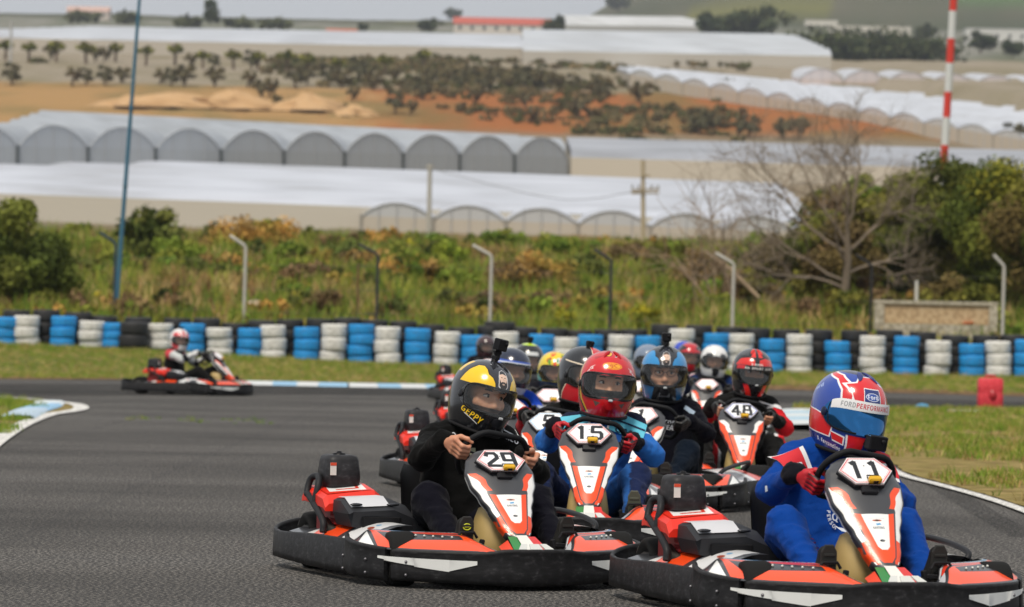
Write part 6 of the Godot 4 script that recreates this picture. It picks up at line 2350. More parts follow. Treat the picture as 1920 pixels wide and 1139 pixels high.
func build_valley() -> void:
	# nearest rows
	greenhouse("long white greenhouse with a smooth roof and plain wall, nearest row", Vector3(-64.223, 9.241, -412.000) + Vector3(0, 1.9, 0), Vector3(0, 0.95, -10.5), Vector3(32.536, 7.719, -412.000) - Vector3(-64.223, 9.241, -412.000), 6, 3.2, 1.2, "b6bbc6", "b5b1a6", "b9b3a6", false)
	greenhouse("white greenhouse with low arched gables beside the utility pole, nearest row", Vector3(-15.981, 10.311, -400.000), Vector3(7.55, -0.12, 0), Vector3(0, 0.7, -13), 7, 1.95, 1.55, "b6bbc6", "b3b4b5", "b5ac9e")
	greenhouse("grey greenhouse with a row of tall arched gables, second row", Vector3(-66.005, 18.753, -444.000), (Vector3(7.283, 22.744, -531.000) - Vector3(-66.005, 18.753, -444.000)) / 10.0, Vector3(0, 1.2, -24), 10, 1.9, 2.7, "a0a6ae", "a4a8ac", "a0a3a5")
	greenhouse("smooth grey-blue greenhouse roof right behind the tall gables", Vector3(-66.005, 18.753, -444.000) + Vector3(0, 1.2, -23), Vector3(0, 0.95, -10), Vector3(7.283, 22.744, -531.000) - Vector3(-66.005, 18.753, -444.000), 7, 2.2, 1.3, "9fa5ad", "8b8f95", "8f9290", false, 0.3)
	greenhouse("long grey greenhouse with a beige side wall, second row", Vector3(7.735, 22.311, -531.000), Vector3(0, 0.85, -11.0), Vector3(76, -0.6, 0), 5, 2.3, 1.4, "989ca5", "a8a296", "bfb6a6", false)
	greenhouse("large white greenhouse edged by a receding row of arches at right", Vector3(20.825, 45.401, -708.923), (Vector3(79.777, 28.924, -595.809) - Vector3(20.825, 45.401, -708.923)) / 13.0, Vector3(0, 0.8, -9), 13, 2.6, 1.2, "b6bbc6", "b9b8b6", "b3a898")
	greenhouse("broad smooth white roof behind the receding arches at right", Vector3(20.825, 45.401, -708.923) + Vector3(0, 0.4, -8.5), Vector3(0, 0.92, -12), (Vector3(79.777, 28.924, -595.809) - Vector3(20.825, 45.401, -708.923)) * 1.28, 14, 2.6, 0.9, "bcc1cb", "b9b8b6", "b3a898", false, -0.4)
	greenhouse("pinkish greenhouse with wide arches at the upper right", Vector3(58.319, 50.709, -790.000), Vector3(9.0, -0.15, 0), Vector3(0, 3, -40), 7, 2.6, 2.2, "b7bac2", "c0b8b8", "bcaea8")
	greenhouse("far white greenhouse band behind the palm row", Vector3(-125.708, 60.161, -862.255), Vector3(0, 2.2, -27), Vector3(23.747, 61.246, -874.399) - Vector3(-125.708, 60.161, -862.255), 10, 3.2, 1.6, "b4b9c2", "b4b1ab", "b3ab9e", false)
	greenhouse("far white greenhouse band behind the orchard at right", Vector3(1.262, 60.161, -862.255), Vector3(0, 1.9, -18), Vector3(71.871, 61.403, -876.148) - Vector3(1.262, 60.161, -862.255), 7, 2.8, 1.5, "b5bac1", "b5b2ae", "b5afa4", false)
	greenhouse("distant white greenhouse below the hill at right", Vector3(15.229, 92.282, -1223.170), Vector3(0, 2.0, -22), Vector3(59.572, 95.814, -1262.904) - Vector3(15.229, 92.282, -1223.170), 6, 5.0, 2.0, "c6c8ca", "bbb9b5", "b9b6b0", false)
	# orchard: a few crowns shared by all the trees
	var palm_leaf := crown_mesh(300, Vector3(1.7, 0.75, 1.7), 12, 260, 0.42, [Color(0.14, 0.15, 0.03), Color(0.19, 0.19, 0.04), Color(0.10, 0.11, 0.03)])
	var olive := [crown_mesh(301, Vector3(2.0, 1.5, 2.0), 18, 520, 0.28, [Color(0.13, 0.125, 0.075), Color(0.17, 0.155, 0.09), Color(0.10, 0.095, 0.055)]), crown_mesh(302, Vector3(2.3, 1.3, 2.0), 16, 460, 0.3, [Color(0.15, 0.135, 0.08), Color(0.19, 0.16, 0.09)]), crown_mesh(303, Vector3(1.4, 1.2, 1.4), 12, 360, 0.26, [Color(0.19, 0.15, 0.085), Color(0.14, 0.12, 0.065)])]
	var first: Node3D = null
	var w := 0
	for q in [[8, 112], [52, 116], [105, 116], [160, 119], [215, 119], [272, 122], [327, 123], [380, 128], [437, 131], [482, 132], [535, 134], [576, 138], [633, 140], [722, 140], [793, 128]]:
		var p := ray_ground(q[0], q[1])
		var l := "%s short palm from the left in the row before the white band" % ordinal(w + 1)
		if first == null:
			first = plant("palm_tree", l, "palm tree", p, palm_leaf, 2.2, 0.22, "palms in the row")
		else:
			first = copy_of(first, l)
		first.position = p
		first.rotation.y = w * 1.3
		first.scale = Vector3.ONE * (1.25 + 0.3 * land.get_noise_1d(w * 30))
		w += 1
	var protos := [null, null, null]
	w = 0
	var trees := []
	for q in [[20, 160], [135, 158], [160, 160], [195, 160], [228, 158], [300, 160], [320, 162], [345, 163], [402, 163], [95, 112], [178, 116], [195, 118], [355, 126], [400, 128], [470, 130], [600, 140], [505, 182], [490, 186], [552, 165], [575, 160], [465, 165], [640, 165], [615, 160], [672, 150], [700, 168], [735, 160], [760, 176], [790, 186], [805, 160], [840, 160], [862, 168], [880, 150], [905, 172], [925, 158], [950, 170], [975, 160], [1000, 168], [1020, 172], [1045, 170], [1075, 172], [1110, 180], [1128, 184], [1200, 195], [1085, 222], [1230, 240], [995, 232], [1310, 250], [1385, 257], [1405, 258], [1470, 262], [1500, 262], [985, 205], [890, 196], [1900, 275], [1920, 277], [1340, 250], [770, 215], [740, 212], [660, 190]]:
		trees.append(q)
	trees.sort()
	for q in trees:
		var p := ray_ground(q[0], q[1])
		var kind := w % 3
		var l := "%s grey-green tree from the left on the valley slope" % ordinal(w + 1)
		var o: Node3D
		if protos[kind] == null:
			o = plant("olive_tree", l, "tree", p, olive[kind], 0.55, 0.16, "orchard trees on the valley slope")
			protos[kind] = o
		else:
			o = copy_of(protos[kind], l)
		o.position = p
		o.rotation.y = w * 2.1
		o.scale = Vector3.ONE * (1.2 + 0.5 * land.get_noise_1d(w * 17 + 200))
		w += 1
	# mounds of tan earth
	for q in [[Vector3(-56.697, 36.532, -640.243), Vector3(13, 2.6, 6), "long low mound of tan earth at left of the orchard"], [Vector3(-46.912, 36.532, -640.243), Vector3(8, 3.2, 5), "high tan earth mound in the middle of the heap row"], [Vector3(-34.460, 36.532, -640.243), Vector3(6, 3.0, 4), "tan earth mound right of the dark bush"], [Vector3(-26.618, 35.429, -633.879), Vector3(3.6, 2.0, 3), "small pointed tan earth mound at the end of the row"], [Vector3(-63.813, 36.532, -640.243), Vector3(6, 2.0, 4), "leftmost low mound of tan earth"]]:
		var st := stb()
		var rows := []
		for i in 10:
			var r := PackedVector3Array()
			var f := i / 9.0
			for j in 24:
				var a := TAU * j / 24
				var n := 1 + land.get_noise_2d(cos(a) * 22 + q[1].x * 9, sin(a) * 22 + f * 9) * 0.9
				r.append(Vector3(cos(a) * q[1].x * (1 - f) * n, q[1].y * (1 - pow(1 - f, 1.6)) * (1 + 0.3 * land.get_noise_2d(f * 20, j * 7)) - 0.4, sin(a) * q[1].z * (1 - f) * n))
			rows.append(r)
		loft(st, rows, true)
		var o: Node3D = obj("earth_mound", st, mat("b5936a", 0.95))
		o.position = q[0]
		tag(o, q[2], "earth mound", "tan earth mounds")
	# scrub on the slope, too thick to count
	var tuft := crown_mesh(340, Vector3(1.3, 0.55, 1.2), 8, 110, 0.28, [Color(0.8, 0.8, 0.8), Color(1, 1, 1), Color(1.2, 1.15, 1.1)])
	var pl := []
	for i in 16000:
		var s := rng.randf_range(-0.16, 0.06)
		var d := rng.randf_range(596.0, 880.0)
		var x := s * d
		var n := land.get_noise_2d(x * 0.16, d * 0.16)
		if n > 0.04 + (0.5 if s < -0.065 else 0.0) + (0.16 if s < -0.03 and d < 690.0 else 0.0) - (0.06 if s > -0.03 and d > 640 else 0.0):
			pl.append([Vector3(x, height(x, d) - 0.1, -d), rng.randf_range(0.5, 1.5)])
			if pl.size() > 1500:
				break
	scatter("undergrowth", "olive-brown scrub spreading over the red soil of the valley slope", tuft, pl, [Color(0.22, 0.18, 0.09), Color(0.17, 0.155, 0.075), Color(0.27, 0.21, 0.11), Color(0.14, 0.15, 0.06)])
	# farther trees, hedge, cypress
	var dark := [Color(0.045, 0.062, 0.03), Color(0.06, 0.075, 0.035), Color(0.075, 0.085, 0.04)]
	plant("cypress", "tall dark cypress standing alone on the skyline at left", "cypress", Vector3(-96.020, 90.344, -1201.372), crown_mesh(320, Vector3(2.9, 6.2, 2.9), 26, 1100, 0.5, dark, 0.3), 0.8, 0.3)
	var dome := crown_mesh(321, Vector3(9, 3.8, 7), 30, 1300, 0.8, dark)
	for q in [[1340, 80, 1.0, "dark rounded pine left of the pair below the hill"], [1420, 82, 1.25, "larger dark rounded pine right of the pair below the hill"], [1042, 74, 0.75, "round dark tree beside the red roof"], [805, 62, 0.5, "small dark tree on the far plain"], [680, 60, 0.3, "tiny dark tree beside the brown hut"], [1735, 76, 0.55, "dark tree right of the hedge behind the mast"], [1840, 100, 0.7, "tree below the green field at right"], [1900, 108, 0.6, "tree at the right edge below the hill"], [47, 20, 0.35, "hazy tree on the skyline at far left"], [1160, 22, 0.6, "hazy dark tree on the ridge"], [850, 40, 0.5, "hazy tree left of the red roof"], [920, 34, 0.6, "hazy tree above the red roof"]]:
		var o := plant("pine_tree", q[3], "tree", ray_ground(q[0], q[1]), dome, 2.0, 0.4)
		o.scale = Vector3.ONE * q[2] * clampf(-o.position.z / 1100.0, 0.7, 2.2)
	var hg := thing("hedge", "long dark clipped hedge below the hill at right", "hedge", Vector3(89.565, 71.706, -991.690))
	var hl := crown_mesh(330, Vector3(30, 3.0, 4), 110, 7000, 0.8, dark)
	obj("foliage", hl, leaf_mat(), hg).set_meta("kind", "stuff")
	var shrub := crown_mesh(331, Vector3(7, 1.6, 4), 24, 600, 0.7, [Color(0.09, 0.10, 0.05), Color(0.12, 0.13, 0.06)])
	w = 0
	for q in [[1215, 98, "light green shrub row above the white greenhouse"], [1265, 98, "shrub beside the red roof line at right"], [1330, 100, "shrub in front of the rounded pines"], [1390, 100, "second shrub in front of the rounded pines"], [350, 52, "low hedge left of the cypress"], [450, 55, "low hedge right of the cypress"], [520, 56, "hedge on the far plain"], [150, 42, "shrubs beside the pale house at left"], [235, 44, "shrubs right of the pale house at left"]]:
		var o := plant("shrub", q[2], "shrub", ray_ground(q[0], q[1]), shrub, 0.0, 0.1, "", "foliage")
		o.scale = Vector3.ONE * clampf(-o.position.z / 1000.0, 0.7, 2.0)
	# buildings
	house("brown low hut with a tiled roof standing on the far white band", Vector3(-53.601, 87.398, -1168.232), Vector3(9, 1.6, 5), "9a6a50", "a85f42")
	house("long building with a red roof in front of the hill", Vector3(-5.344, 103.225, -1346.286), Vector3(34, 3.0, 10), "c4bdb4", "aa5548")
	house("pale house with a pinkish roof at far left", Vector3(-184.398, 128.235, -1647.318), Vector3(18, 3.5, 9), "bdb3aa", "b79a90")
	house("tiny pale house at the upper left corner", Vector3(-865.898, 502.975, -6512.830), Vector3(16, 5, 9), "c4b2a4", "b79a90")
	house("white flat-roofed building at the foot of the hill", Vector3(151.900, 150.651, -1921.285), Vector3(16, 6, 9), "cfcbc0", "c0bcb2", false)
	house("long low white building right of the flat-roofed one", Vector3(154.208, 131.230, -1683.923), Vector3(36, 4, 9), "c9c5ba", "b9b4a8", false)
	house("red roofed shed beside the shrub row", Vector3(59.153, 72.591, -1001.647), Vector3(22, 1.6, 6), "b9b2a8", "a8473a")
	house("white building on the hillside near the mast", Vector3(708.709, 502.975, -6512.830), Vector3(60, 6, 12), "c5c4bd", "b4b3ac", false)
	house("white shed at the right edge below the hill", Vector3(169.408, 102.748, -1340.917), Vector3(26, 5, 9), "c8c8c4", "bcbcb8", false)
	house("white shed left of the rounded pines", Vector3(38.705, 101.799, -1330.243), Vector3(30, 4, 9), "c9c8c4", "c0bfbb", false)
	house("pale villa on the ridge", Vector3(220.240, 502.975, -6512.830), Vector3(40, 6, 14), "c2b3a0", "a8806a")
	# utility poles
	var up := thing("utility_pole", "wooden utility pole with crossarms in front of the nearest greenhouse", "utility pole", Vector3(10.222, 8.290, -300.000))
	var st := stb()
	tube(st, [Vector3(0, -3, 0), Vector3(10.013, 14.329, -300.000) - Vector3(10.222, 8.290, -300.000)], [0.2, 0.16], 8)
	obj("pole", st, mat("a5977c", 0.9), up)
	for y in [330.0, 356.0, 362.0]:
		st = stb()
		var c: Vector3 = Vector3(0, (445.0 - y) / 24.0, 0.2)
		box(st, c, Vector3(0.7 if y < 340 else 2.2, 0.16, 0.14), Basis(Vector3.BACK, 0.05), 0.01)
		obj("crossarm", st, mat("93866c", 0.9), up)
	st = stb()
	for x in [-1.0, -0.5, 0.5, 1.0]:
		blob(st, Vector3(x, 3.95, 0.2), Vector3(0.09, 0.14, 0.09), Basis.IDENTITY, 8, 6)
	obj("insulators", st, mat("6c6a62", 0.3), up)
	var up2 := thing("utility_pole", "pale thin utility pole left of the arched gables", "utility pole", Vector3(-8.606, 10.771, -390.000))
	st = stb()
	tube(st, [Vector3(0, -3, 0), Vector3(-8.636, 17.381, -390.000) - Vector3(-8.606, 10.771, -390.000)], [0.26, 0.22], 8)
	obj("pole", st, mat("a8a59c", 0.9), up2)
	st = stb()
	box(st, Vector3(-8.632, 17.164, -390.000) - Vector3(-8.606, 10.771, -390.000), Vector3(0.9, 0.2, 0.2))
	obj("crossarm", st, mat("9c9a94", 0.9), up2)
	var up3 := thing("utility_pole", "grey utility pole near the left edge of the palm row", "utility pole", ray_ground(18, 118))
	st = stb()
	tube(st, [Vector3(0, -1, 0), Vector3(0, 8.5, 0)], [0.3, 0.24], 8)
	obj("pole", st, mat("a8a8a6", 0.9), up3)
	var wire := stb()
	tube(wire, path_at([Vector3(10.063, 11.913, -300.000), Vector3(3.476, 12.183, -330.000), Vector3(-8.627, 16.947, -390.000)], 16), 0.03, 4)
	tag(obj("power_line", wire, mat("6d6d6c", 0.6)), "thin sagging power line between the two utility poles", "cable")


func ray_ground(px: float, py: float) -> Vector3:
	# where the line of sight through that point of the view meets the land
	var r := deg_to_rad(1.2)
	var dx := px - 960.0
	var dy := py - 569.5
	var a := (dx * cos(r) + dy * sin(r)) / 7200.0
	var b := (40.5 + dx * sin(r) - dy * cos(r)) / 7200.0
	var d := 180.0
	while d < 6000.0 and height(a * d, d) < 1.2 + b * d:
		d *= 1.003
	return Vector3(a * d, height(a * d, d), -d)


func build_race() -> void:
	var red_rim := Color("c8565c")
	var blank := plate_print("", Color("c8565c"))
	var p29 := plate_print("29", red_rim)
	var plates := {"11": plate_print("11", red_rim), "15": plate_print("15", red_rim), "48": plate_print("48", Color("3d63b5")), "5": plate_print("5", Color("7fb4d8")), "1": plate_print("1", red_rim)}
	var swapped := tex_mat(nassau_print(true), 0.38, 0.25)
	# [key, position (x, z), turn in degrees, plate, label]
	var proto := build_kart("go_kart", "orange and black go-kart number 29 in front at centre", Vector3(-0.195, 0, -18.25), deg_to_rad(20), p29)
	var karts := {"29": proto}
	for q in [
		["11", 1.37, -16.55, 16.0, "orange and black go-kart number 11 with the blue-suited driver"],
		["15", 0.435, -21.35, 0.0, "orange and black go-kart number 15 behind kart 29"],
		["blue", 1.012, -25.9, -18.0, "go-kart with the plate half hidden, between karts 15 and 48"],
		["48", 1.65, -28.05, 2.0, "go-kart with the blue-rimmed number 48 plate"],
		["5", 0.30, -23.75, -8.0, "go-kart with a light blue plate 5 behind kart 15"],
		["navy", -0.10, -28.1, 12.0, "go-kart whose tail shows left of the driver of kart 29"],
		["multi", 0.30, -32.6, 5.0, "go-kart hidden behind the pack under the flame-coloured helmet"],
		["fluo", 0.02, -36.4, 12.0, "go-kart with a black air box just left of the yellow and black helmet"],
		["grey", 1.30, -38.6, 0.0, "go-kart with a pale plate behind the blue and black helmet"],
		["white", 2.11, -41.0, -4.0, "go-kart of the white-helmeted driver"],
		["red", 2.22, -46.0, 0.0, "go-kart behind the white-helmeted driver's"],
		["royal", 2.36, -52.0, 0.0, "go-kart far back in the pack under the royal blue helmet"],
		["dark", -0.42, -59.0, 12.0, "last go-kart of the pack, far back beside the kerb"],
		["far", -5.03, -60.6, 69.0, "lone go-kart seen from the side at left"]]:
		var k := copy_of(proto, q[4])
		k.position = Vector3(q[1], 0, q[2])
		k.rotation.y = deg_to_rad(q[3])
		karts[q[0]] = k
		var np: MeshInstance3D = k.get_node("number_plate")
		np.material_override = tex_mat(plates["1"] if q[0] == "blue" else plates[q[0]], 0.4) if q[0] in ["11", "15", "48", "5", "blue"] else tex_mat(blank, 0.4)
		if q[0] == "48":
			k.get_node("steering_fairing").material_override = swapped
	# the shield of the front kart sits lower
	for part in ["steering_fairing", "number_plate", "plate_holder", "transponder"]:
		proto.get_node(part).transform = Transform3D(Basis.IDENTITY.scaled(Vector3(1, 0.88, 1)), Vector3(0, 0.026, 0))
	var bare := Color("d09a7a")
	var bare_hand := func(r: Vector3) -> Color: return Color("bd8467") if r.z < 0.03 else Color("c48c70")
	var red_glove := func(r: Vector3) -> Color:
		if r.z < -0.062:
			return Color("15151a")
		return Color("1d1a1e") if (sin(r.y * 290) > 0.75 and r.z > 0.0) or r.x < -0.012 else Color("b3141d")
	var black_glove := func(_r: Vector3) -> Color: return Color("18181b")
	var tip_glove := func(r: Vector3) -> Color: return Color("b98468") if r.z > 0.028 else Color("17171a")
	var suits := {
		"29": func(p: Vector3, b: String, _h: float) -> Color:
			if b == "thigh" or b == "shin":
				return Color("10131b")
			return Color("0e0f13"),
		"11": func(p: Vector3, b: String, h: float) -> Color:
			if b == "cuff" or (b == "fore_arm" and h > 0.86):
				return Color("1a1a20")
			if b == "neck" and p.y > 0.70:
				return Color("18181c")
			return Color("0d3b88"),
		"15": func(p: Vector3, b: String, h: float) -> Color:
			if b == "neck":
				return Color("1b2030")
			if b == "thigh" or b == "shin":
				return Color("1e2a48") if absf(p.x) > 0.16 else Color("2a5596")
			if b == "upper_arm":
				return Color("1d2438") if h < 0.50 else (Color("d8dce0") if h < 0.55 else Color("2a62ae"))
			if b == "cuff" or (b == "fore_arm" and h > 0.72):
				return Color("17181e")
			if b == "fore_arm":
				return Color("2a62ae")
			if b == "shoulder" and absf(p.x - 0.02) > 0.12:
				return Color("1d2438")
			return Color("24549c"),
		"black": func(p: Vector3, b: String, _h: float) -> Color:
			return Color("141823") if b == "thigh" or b == "shin" else Color("101116"),
		"48": func(p: Vector3, b: String, h: float) -> Color:
			if b == "upper_arm":
				return Color("17171a") if h < 0.25 else (Color("d9d9da") if h < 0.36 else Color("c3202a"))
			if b == "fore_arm":
				return Color("18181b") if h > 0.35 else Color("c3202a")
			if b == "thigh":
				return Color("c3202a") if absf(p.x) > 0.21 else (Color("d6d6d8") if absf(p.x) > 0.185 else Color("19191c"))
			return Color("17171a"),
		"5": func(p: Vector3, b: String, h: float) -> Color:
			if b == "fore_arm":
				return Color("a31b26")
			return Color("d0d0d0") if b == "upper_arm" and absf(h - 0.3) < 0.05 else Color("18181b"),
		"navy": func(p: Vector3, b: String, h: float) -> Color:
			if b == "upper_arm":
				return Color("1b3fa5") if h < 0.55 else Color("9ba3b5")
			return Color("1b3fa5") if absf(p.x) > 0.1 else Color("16181f"),
		"multi": func(p: Vector3, b: String, h: float) -> Color:
			return Color("c9ced6") if b == "upper_arm" and h < 0.14 else Color("17191f"),
		"white": func(p: Vector3, b: String, h: float) -> Color:
			return Color("1c2c56") if b in ["upper_arm", "fore_arm"] else Color("1a1c26"),
		"far": func(p: Vector3, b: String, h: float) -> Color:
			if b == "upper_arm":
				return Color("b8bcbc") if h > 0.2 else Color("c04a50")
			if b == "fore_arm":
				return Color("c6c8c8") if h > 0.4 else Color("1a1c1d")
			return Color("18191c")}
	var clear := visor_mat("23251f", 0.14)
	var smoke := visor_mat("1b1c18", 0.42)
	var mirror_blue := StandardMaterial3D.new()
	mirror_blue.albedo_color = Color("356fa6")
	mirror_blue.metallic = 1.0
	mirror_blue.roughness = 0.06
	var hm := func(id: String) -> StandardMaterial3D: return tex_mat(helmet_print(id), 0.22, 0.6)
	var D := {}
	# key, suit, hands, lean, yaw, pitch, roll, visor, label
	for q in [
		["29", "29", bare_hand, 0.085, 0.17, 0.13, -0.20, clear, "driver of kart 29 in black with a yellow and black helmet and bare hands"],
		["11", "11", red_glove, 0.12, 0.20, 0.12, -0.12, mirror_blue, "driver in a blue suit with a red and blue helmet and mirrored visor"],
		["15", "15", red_glove, 0.07, 0.10, 0.02, -0.09, clear, "driver in a blue suit with light blue shoulders and a glossy red helmet"],
		["blue", "black", black_glove, -0.06, 0.33, 0.05, -0.04, clear, "driver in black wearing glasses and a blue and black helmet"],
		["48", "48", tip_glove, 0.08, 0.10, 0.08, -0.07, smoke, "driver of kart 48 in a red, white and black suit"],
		["5", "5", black_glove, 0.09, 0.6, 0.05, -0.10, smoke, "driver in a half black half red helmet behind the red one"],
		["navy", "navy", black_glove, 0.11, 0.25, 0.06, -0.12, smoke, "driver in blue and black with a navy helmet banded blue and white"],
		["multi", "multi", black_glove, 0.06, 0.10, 0.05, -0.05, smoke, "driver with a flame-patterned orange and yellow helmet"],
		["fluo", "black", black_glove, 0.16, 0.0, 0.05, -0.05, smoke, "driver with a black helmet topped in fluorescent yellow"],
		["grey", "black", black_glove, 0.05, 0.2, 0.05, -0.05, smoke, "driver with a grey-blue helmet partly hidden by the blue and black one"],
		["white", "white", black_glove, 0.02, 0.15, 0.05, -0.08, smoke, "driver with a plain white helmet in the back of the pack"],
		["red", "5", black_glove, -0.11, 0.1, 0.05, -0.05, smoke, "driver with a red and black helmet left of the white one"],
		["royal", "black", black_glove, -0.05, 0.1, 0.05, -0.05, smoke, "driver with a royal blue helmet at the very back"],
		["dark", "black", black_glove, 0.04, 0.1, 0.05, -0.05, smoke, "driver with a dark reddish helmet behind the camera stalk"],
		["far", "far", black_glove, -0.04, -0.75, 0.1, -0.1, smoke, "driver in black, white and red alone on the left"]]:
		var spec := {"kart": karts[q[0]], "suit": suits[q[1]], "hands": q[2], "lean": q[3], "yaw": q[4], "pitch": q[5], "roll": q[6], "visor": q[7], "label": q[8], "near": q[0] in ["29", "11", "15", "blue", "48"], "helmet": hm.call(q[0]), "skin": bare}
		match q[0]:
			"29":
				spec.merge({"hx": 0.07, "hy": -0.005, "beard": true, "shoe": "1d1d1c", "hs": 1.07, "look": 0.004})
			"11":
				spec.merge({"drop": 0.075, "hx": 0.07, "hy": -0.01, "hs": 1.12, "pivot": "1c2540", "vent": "1d1e22", "topvent": "2a3570"})
			"15":
				spec.merge({"drop": 0.006, "hs": 1.15, "hy": 0.02, "balaclava": true, "shoe": "22242a", "sole": "45483c", "vent": "a5121a", "topvent": "a3131b", "skin": Color("d3a080")})
			"blue":
				spec.merge({"glasses": true, "hs": 1.15, "hy": 0.035, "hx": 0.02})
			"5":
				spec.merge({"hy": 0.035, "hs": 1.12})
			"multi":
				spec.merge({"hy": -0.05})
			"48":
				spec.merge({"hx": 0.06, "hy": 0.03, "skin": Color("d3a893"), "balaclava": true, "topvent": "c8241f"})
		D[q[0]] = build_driver(spec)
	decorate(D)


func decal(who: Node3D, called: String, origin: Vector3, right: Vector3, tris: PackedVector2Array, hex: String, lift := 0.004) -> void:
	var key2: float = who.get_meta("lean")
	drop = who.get_meta("drop")
	origin.x += key2 - 0.05
	origin.y += 0.02
	var bones := body_bones(key2)
	var up := Vector3.UP
	var r := right.normalized()
	up = (up - r * up.dot(r)).normalized()
	obj(called, laid_on(bones, origin, r, up, tris, lift), mat(hex, 0.75), who)


func rot_tris(t: PackedVector2Array, a: float, off := Vector2.ZERO) -> PackedVector2Array:
	var o := PackedVector2Array()
	for q in t:
		o.append(q.rotated(a) + off)
	return o


func decorate(D: Dictionary) -> void:
	for q in [["29", 0.085], ["11", 0.12], ["15", 0.07], ["blue", -0.06], ["48", 0.08]]:
		D[q[0]].set_meta("lean", q[1])
	action_camera(D["29"], Vector3(0.012, 0.232, 0.02), Vector3(0.0, 0.150, 0.02), Vector3(0.074, 0.054, 0.036), 0.5)
	action_camera(D["blue"], Vector3(0.0, 0.205, 0.03), Vector3(0.0, 0.150, 0.03), Vector3(0.055, 0.05, 0.035), 0.0)
	action_camera(D["11"], Vector3(0.0, -0.098, 0.232), Vector3(0.0, -0.135, 0.20), Vector3(0.082, 0.058, 0.04), 0.0)
	action_camera(D["fluo"], Vector3(0.0, 0.19, 0.02), Vector3(0.0, 0.150, 0.02), Vector3(0.05, 0.04, 0.03), 0.0)
	action_camera(D["5"], Vector3(0.0, 0.17, 0.02), Vector3(0.0, 0.150, 0.02), Vector3(0.04, 0.03, 0.03), 0.0)
	action_camera(D["far"], Vector3(0.0, 0.175, 0.02), Vector3(0.0, 0.150, 0.02), Vector3(0.04, 0.03, 0.03), 0.0)
	# 11: printed strip along the top of the visor
	var pr := Print.new(512, 64, Vector2(0, 0), Vector2(1, 1), Color("dfe0e2"))
	write(pr, "FORD", Vector2(0.19, 0.5), 0.5, Color("8d9095"), 0, 0.095)
	write(pr, "PERFORMANCE", Vector2(0.53, 0.5), 0.5, Color("c2303a"), 0, 0.1)
	var vis: Node = D["11"].get_node("helmet/visor")
	obj("visor_strip", visor_patch(-0.86, 0.86, 1.0, 0.46, 0.0085), tex_mat(pr.tex(), 0.35, 0.3), vis.get_parent())
	pr = Print.new(512, 64, Vector2(0, 0), Vector2(1, 1), Color("1a1a1c"))
	write(pr, "GARA  SPORT  KART", Vector2(0.5, 0.55), 0.4, Color("d8d5d2"), 0, 0.16)
	pr.poly(V([0.0, 0.1, 0.22, 0.1, 0.2, 0.8, 0.0, 0.8]), Color("c3202a"))
	obj("visor_strip", visor_patch(-0.8, 0.8, 0.98, 0.5, 0.0085), tex_mat(pr.tex(), 0.35, 0.3), D["48"].get_node("helmet"))
	# 29: lettering on the shoulders and chest
	var w := D["29"] as Node3D
	decal(w, "shoulder_lettering", Vector3(-0.10, 0.625, -0.18), Vector3(0.8, 0.35, 0.35), text_tris("SPARCO", 0.03, 0.8), "c9ccd2")
	decal(w, "shoulder_lettering", Vector3(0.235, 0.64, -0.2), Vector3(0.8, -0.45, 0.0), text_tris("SPARCO", 0.025, 0.8), "c9ccd2")
	decal(w, "shoulder_piping", Vector3(0.235, 0.668, -0.2), Vector3(0.8, -0.42, 0.0), patch([Vector2(-0.09, -0.003), Vector2(0.08, -0.003), Vector2(0.08, 0.003), Vector2(-0.09, 0.003)], 12, 1), "c9ccd2")
	decal(w, "chest_lettering", Vector3(0.16, 0.535, -0.15), Vector3(1, 0, 0), text_tris("PS", 0.026), "c9ccd2")
	decal(w, "chest_lettering", Vector3(0.11, 0.565, -0.15), Vector3(1, 0, 0), patch([Vector2(-0.07, -0.07), Vector2(-0.04, -0.07), Vector2(-0.035, 0.02), Vector2(-0.06, 0.02)], 3, 6), "8d8f78", 0.003)
	for sh in w.get_children():
		if str(sh.name).begins_with("shoe"):
			sh.material_override = mat("1e1e1d", 0.7)
	# 11: shoulder patches, chest ring, sleeve marks
	w = D["11"]
	for s in [-1.0, 1.0]:
		decal(w, "shoulder_patch", Vector3(0.06 + s * 0.20, 0.60, -0.2), Vector3(1, -0.35 * s, 0.0), patch([Vector2(-0.075, -0.045), Vector2(0.07, -0.052), Vector2(0.07, 0.06), Vector2(-0.075, 0.055)], 10, 8), "d8dade", 0.004)
		decal(w, "shoulder_patch", Vector3(0.06 + s * 0.20, 0.60, -0.2), Vector3(1, -0.35 * s, 0.0), patch([Vector2(-0.075 if s < 0 else -0.048, -0.03), Vector2(0.048 if s < 0 else 0.07, -0.035), Vector2(0.048 if s < 0 else 0.07, 0.06), Vector2(-0.075 if s < 0 else -0.048, 0.055)], 10, 8), "c3202c", 0.0065)
		decal(w, "shoulder_mark", Vector3(0.06 + s * 0.20, 0.60, -0.2), Vector3(1, -0.35 * s, 0.0), rot_tris(patch([Vector2(-0.03, -0.004), Vector2(0.03, 0.0), Vector2(0.024, 0.010), Vector2(-0.03, 0.004)], 5, 1), s * 0.3), "d8dade", 0.009)
	decal(w, "chest_mark", Vector3(0.03, 0.37, -0.1), Vector3(1, 0, 0), text_tris("Q", 0.032, 1.0), "cfd6e2")
	var word := "PERSONAL SARACINI "
	for i in word.length():
		var a := PI * 0.95 + i * 0.24
		if word[i] != " ":
			decal(w, "chest_letter", Vector3(0.07, 0.385, -0.1), Vector3(1, 0, 0), rot_tris(text_tris(word[i], 0.017), a + PI / 2, Vector2(cos(a), sin(a)) * 0.07), "cfd6e2")
	decal(w, "sleeve_mark", Vector3(-0.24, 0.52, -0.14), Vector3(0.8, 0.45, 0.4), patch([Vector2(-0.05, -0.016), Vector2(0.05, -0.010), Vector2(0.045, 0.012), Vector2(-0.04, 0.008)], 6, 3), "b9c3cf")
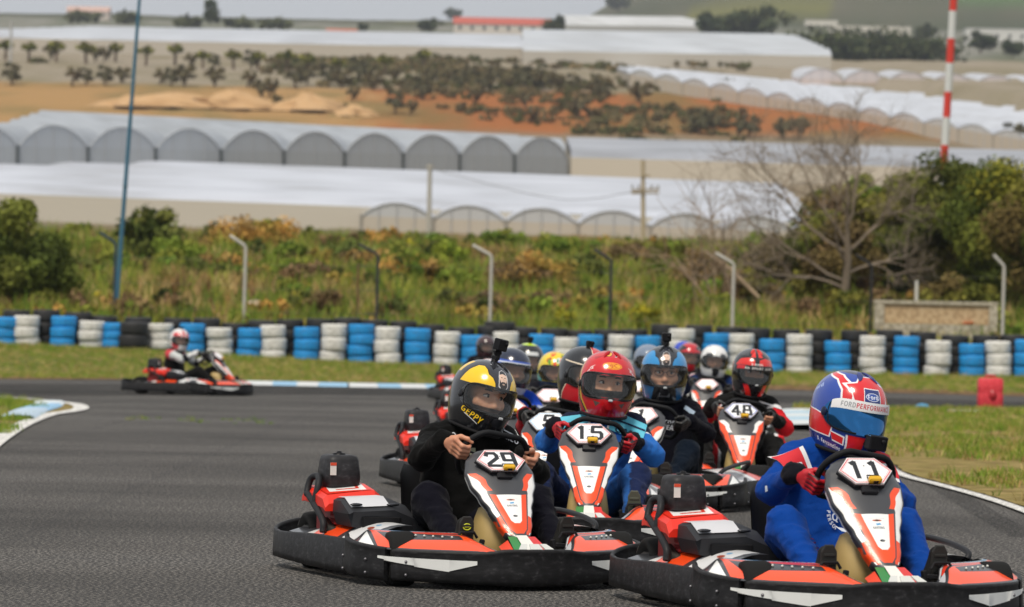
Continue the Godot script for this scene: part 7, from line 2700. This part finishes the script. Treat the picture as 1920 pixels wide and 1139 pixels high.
	decal(w, "leg_lettering", Vector3(-0.25, 0.25, 0.5), Vector3(0.15, 1, 0), text_tris("SPARCO", 0.022), "b03a78")
	# 15: light blue shoulder panels
	w = D["15"]
	for s in [-1.0, 1.0]:
		var o := Vector3(0.05 + s * 0.155, 0.615, -0.18)
		var r := Vector3(1, -0.28 * s, 0)
		decal(w, "shoulder_panel", o, r, patch([Vector2(-0.10, -0.035), Vector2(0.10, -0.052), Vector2(0.105, 0.05), Vector2(-0.09, 0.075)], 12, 9), "58b4cd", 0.004)
		decal(w, "shoulder_band", o, r, patch([Vector2(-0.10, 0.026), Vector2(0.10, 0.012), Vector2(0.10, 0.022), Vector2(-0.10, 0.036)], 12, 2), "1b2c48", 0.0065)
		decal(w, "shoulder_lettering", o + Vector3(0, -0.022, 0), r, text_tris("OMP", 0.032, 1.4), "14304c", 0.007)
		decal(w, "collar_edge", o, r, patch([Vector2(-0.104 * s - 0.006, -0.05), Vector2(-0.104 * s + 0.006, -0.05), Vector2(-0.10 * s + 0.006, 0.06), Vector2(-0.10 * s - 0.006, 0.06)], 1, 8), "d5dadd", 0.006)
	# glasses-wearing driver: chest lettering
	w = D["blue"]
	decal(w, "chest_lettering", Vector3(0.12, 0.54, -0.12), Vector3(1, -0.12, 0), text_tris("GP CORSE", 0.03, 0.95), "c9ccd2")
	decal(w, "chest_lettering", Vector3(0.14, 0.505, -0.12), Vector3(1, -0.12, 0), text_tris("TEAM", 0.032, 1.0), "c9ccd2")
	decal(w, "shoulder_mark", Vector3(0.27, 0.625, -0.2), Vector3(1, -0.5, 0), patch([Vector2(-0.05, -0.012), Vector2(0.04, -0.018), Vector2(0.04, 0.012), Vector2(-0.05, 0.014)], 6, 3), "8fa0b4")
	# 48: white piping on the shoulders
	w = D["48"]
	for s in [-1.0, 1.0]:
		decal(w, "shoulder_piping", Vector3(0.08 + s * 0.17, 0.63, -0.2), Vector3(1, -0.3 * s, 0), patch([Vector2(-0.09, -0.006), Vector2(0.08, -0.006), Vector2(0.08, 0.006), Vector2(-0.09, 0.006)], 10, 1), "d5d5d8")
	# 29: yellow marks on the shoe
	w = D["29"]
	var st := stb()
	var tor := []
	for i in 16:
		tor.append(Vector3(-0.245 + cos(TAU * i / 16) * 0.018, 0.275 + sin(TAU * i / 16) * 0.014, 0.706))
	tube(st, tor, 0.003, 6, true)
	tube(st, [Vector3(-0.257, 0.275, 0.707), Vector3(-0.233, 0.275, 0.707)], 0.003, 6)
	tube(st, [Vector3(-0.285, 0.12, 0.695), Vector3(-0.283, 0.2, 0.70), Vector3(-0.27, 0.25, 0.705)], 0.004, 6)
	obj("shoe_emblem", st, mat("c9cf2a", 0.5), w)
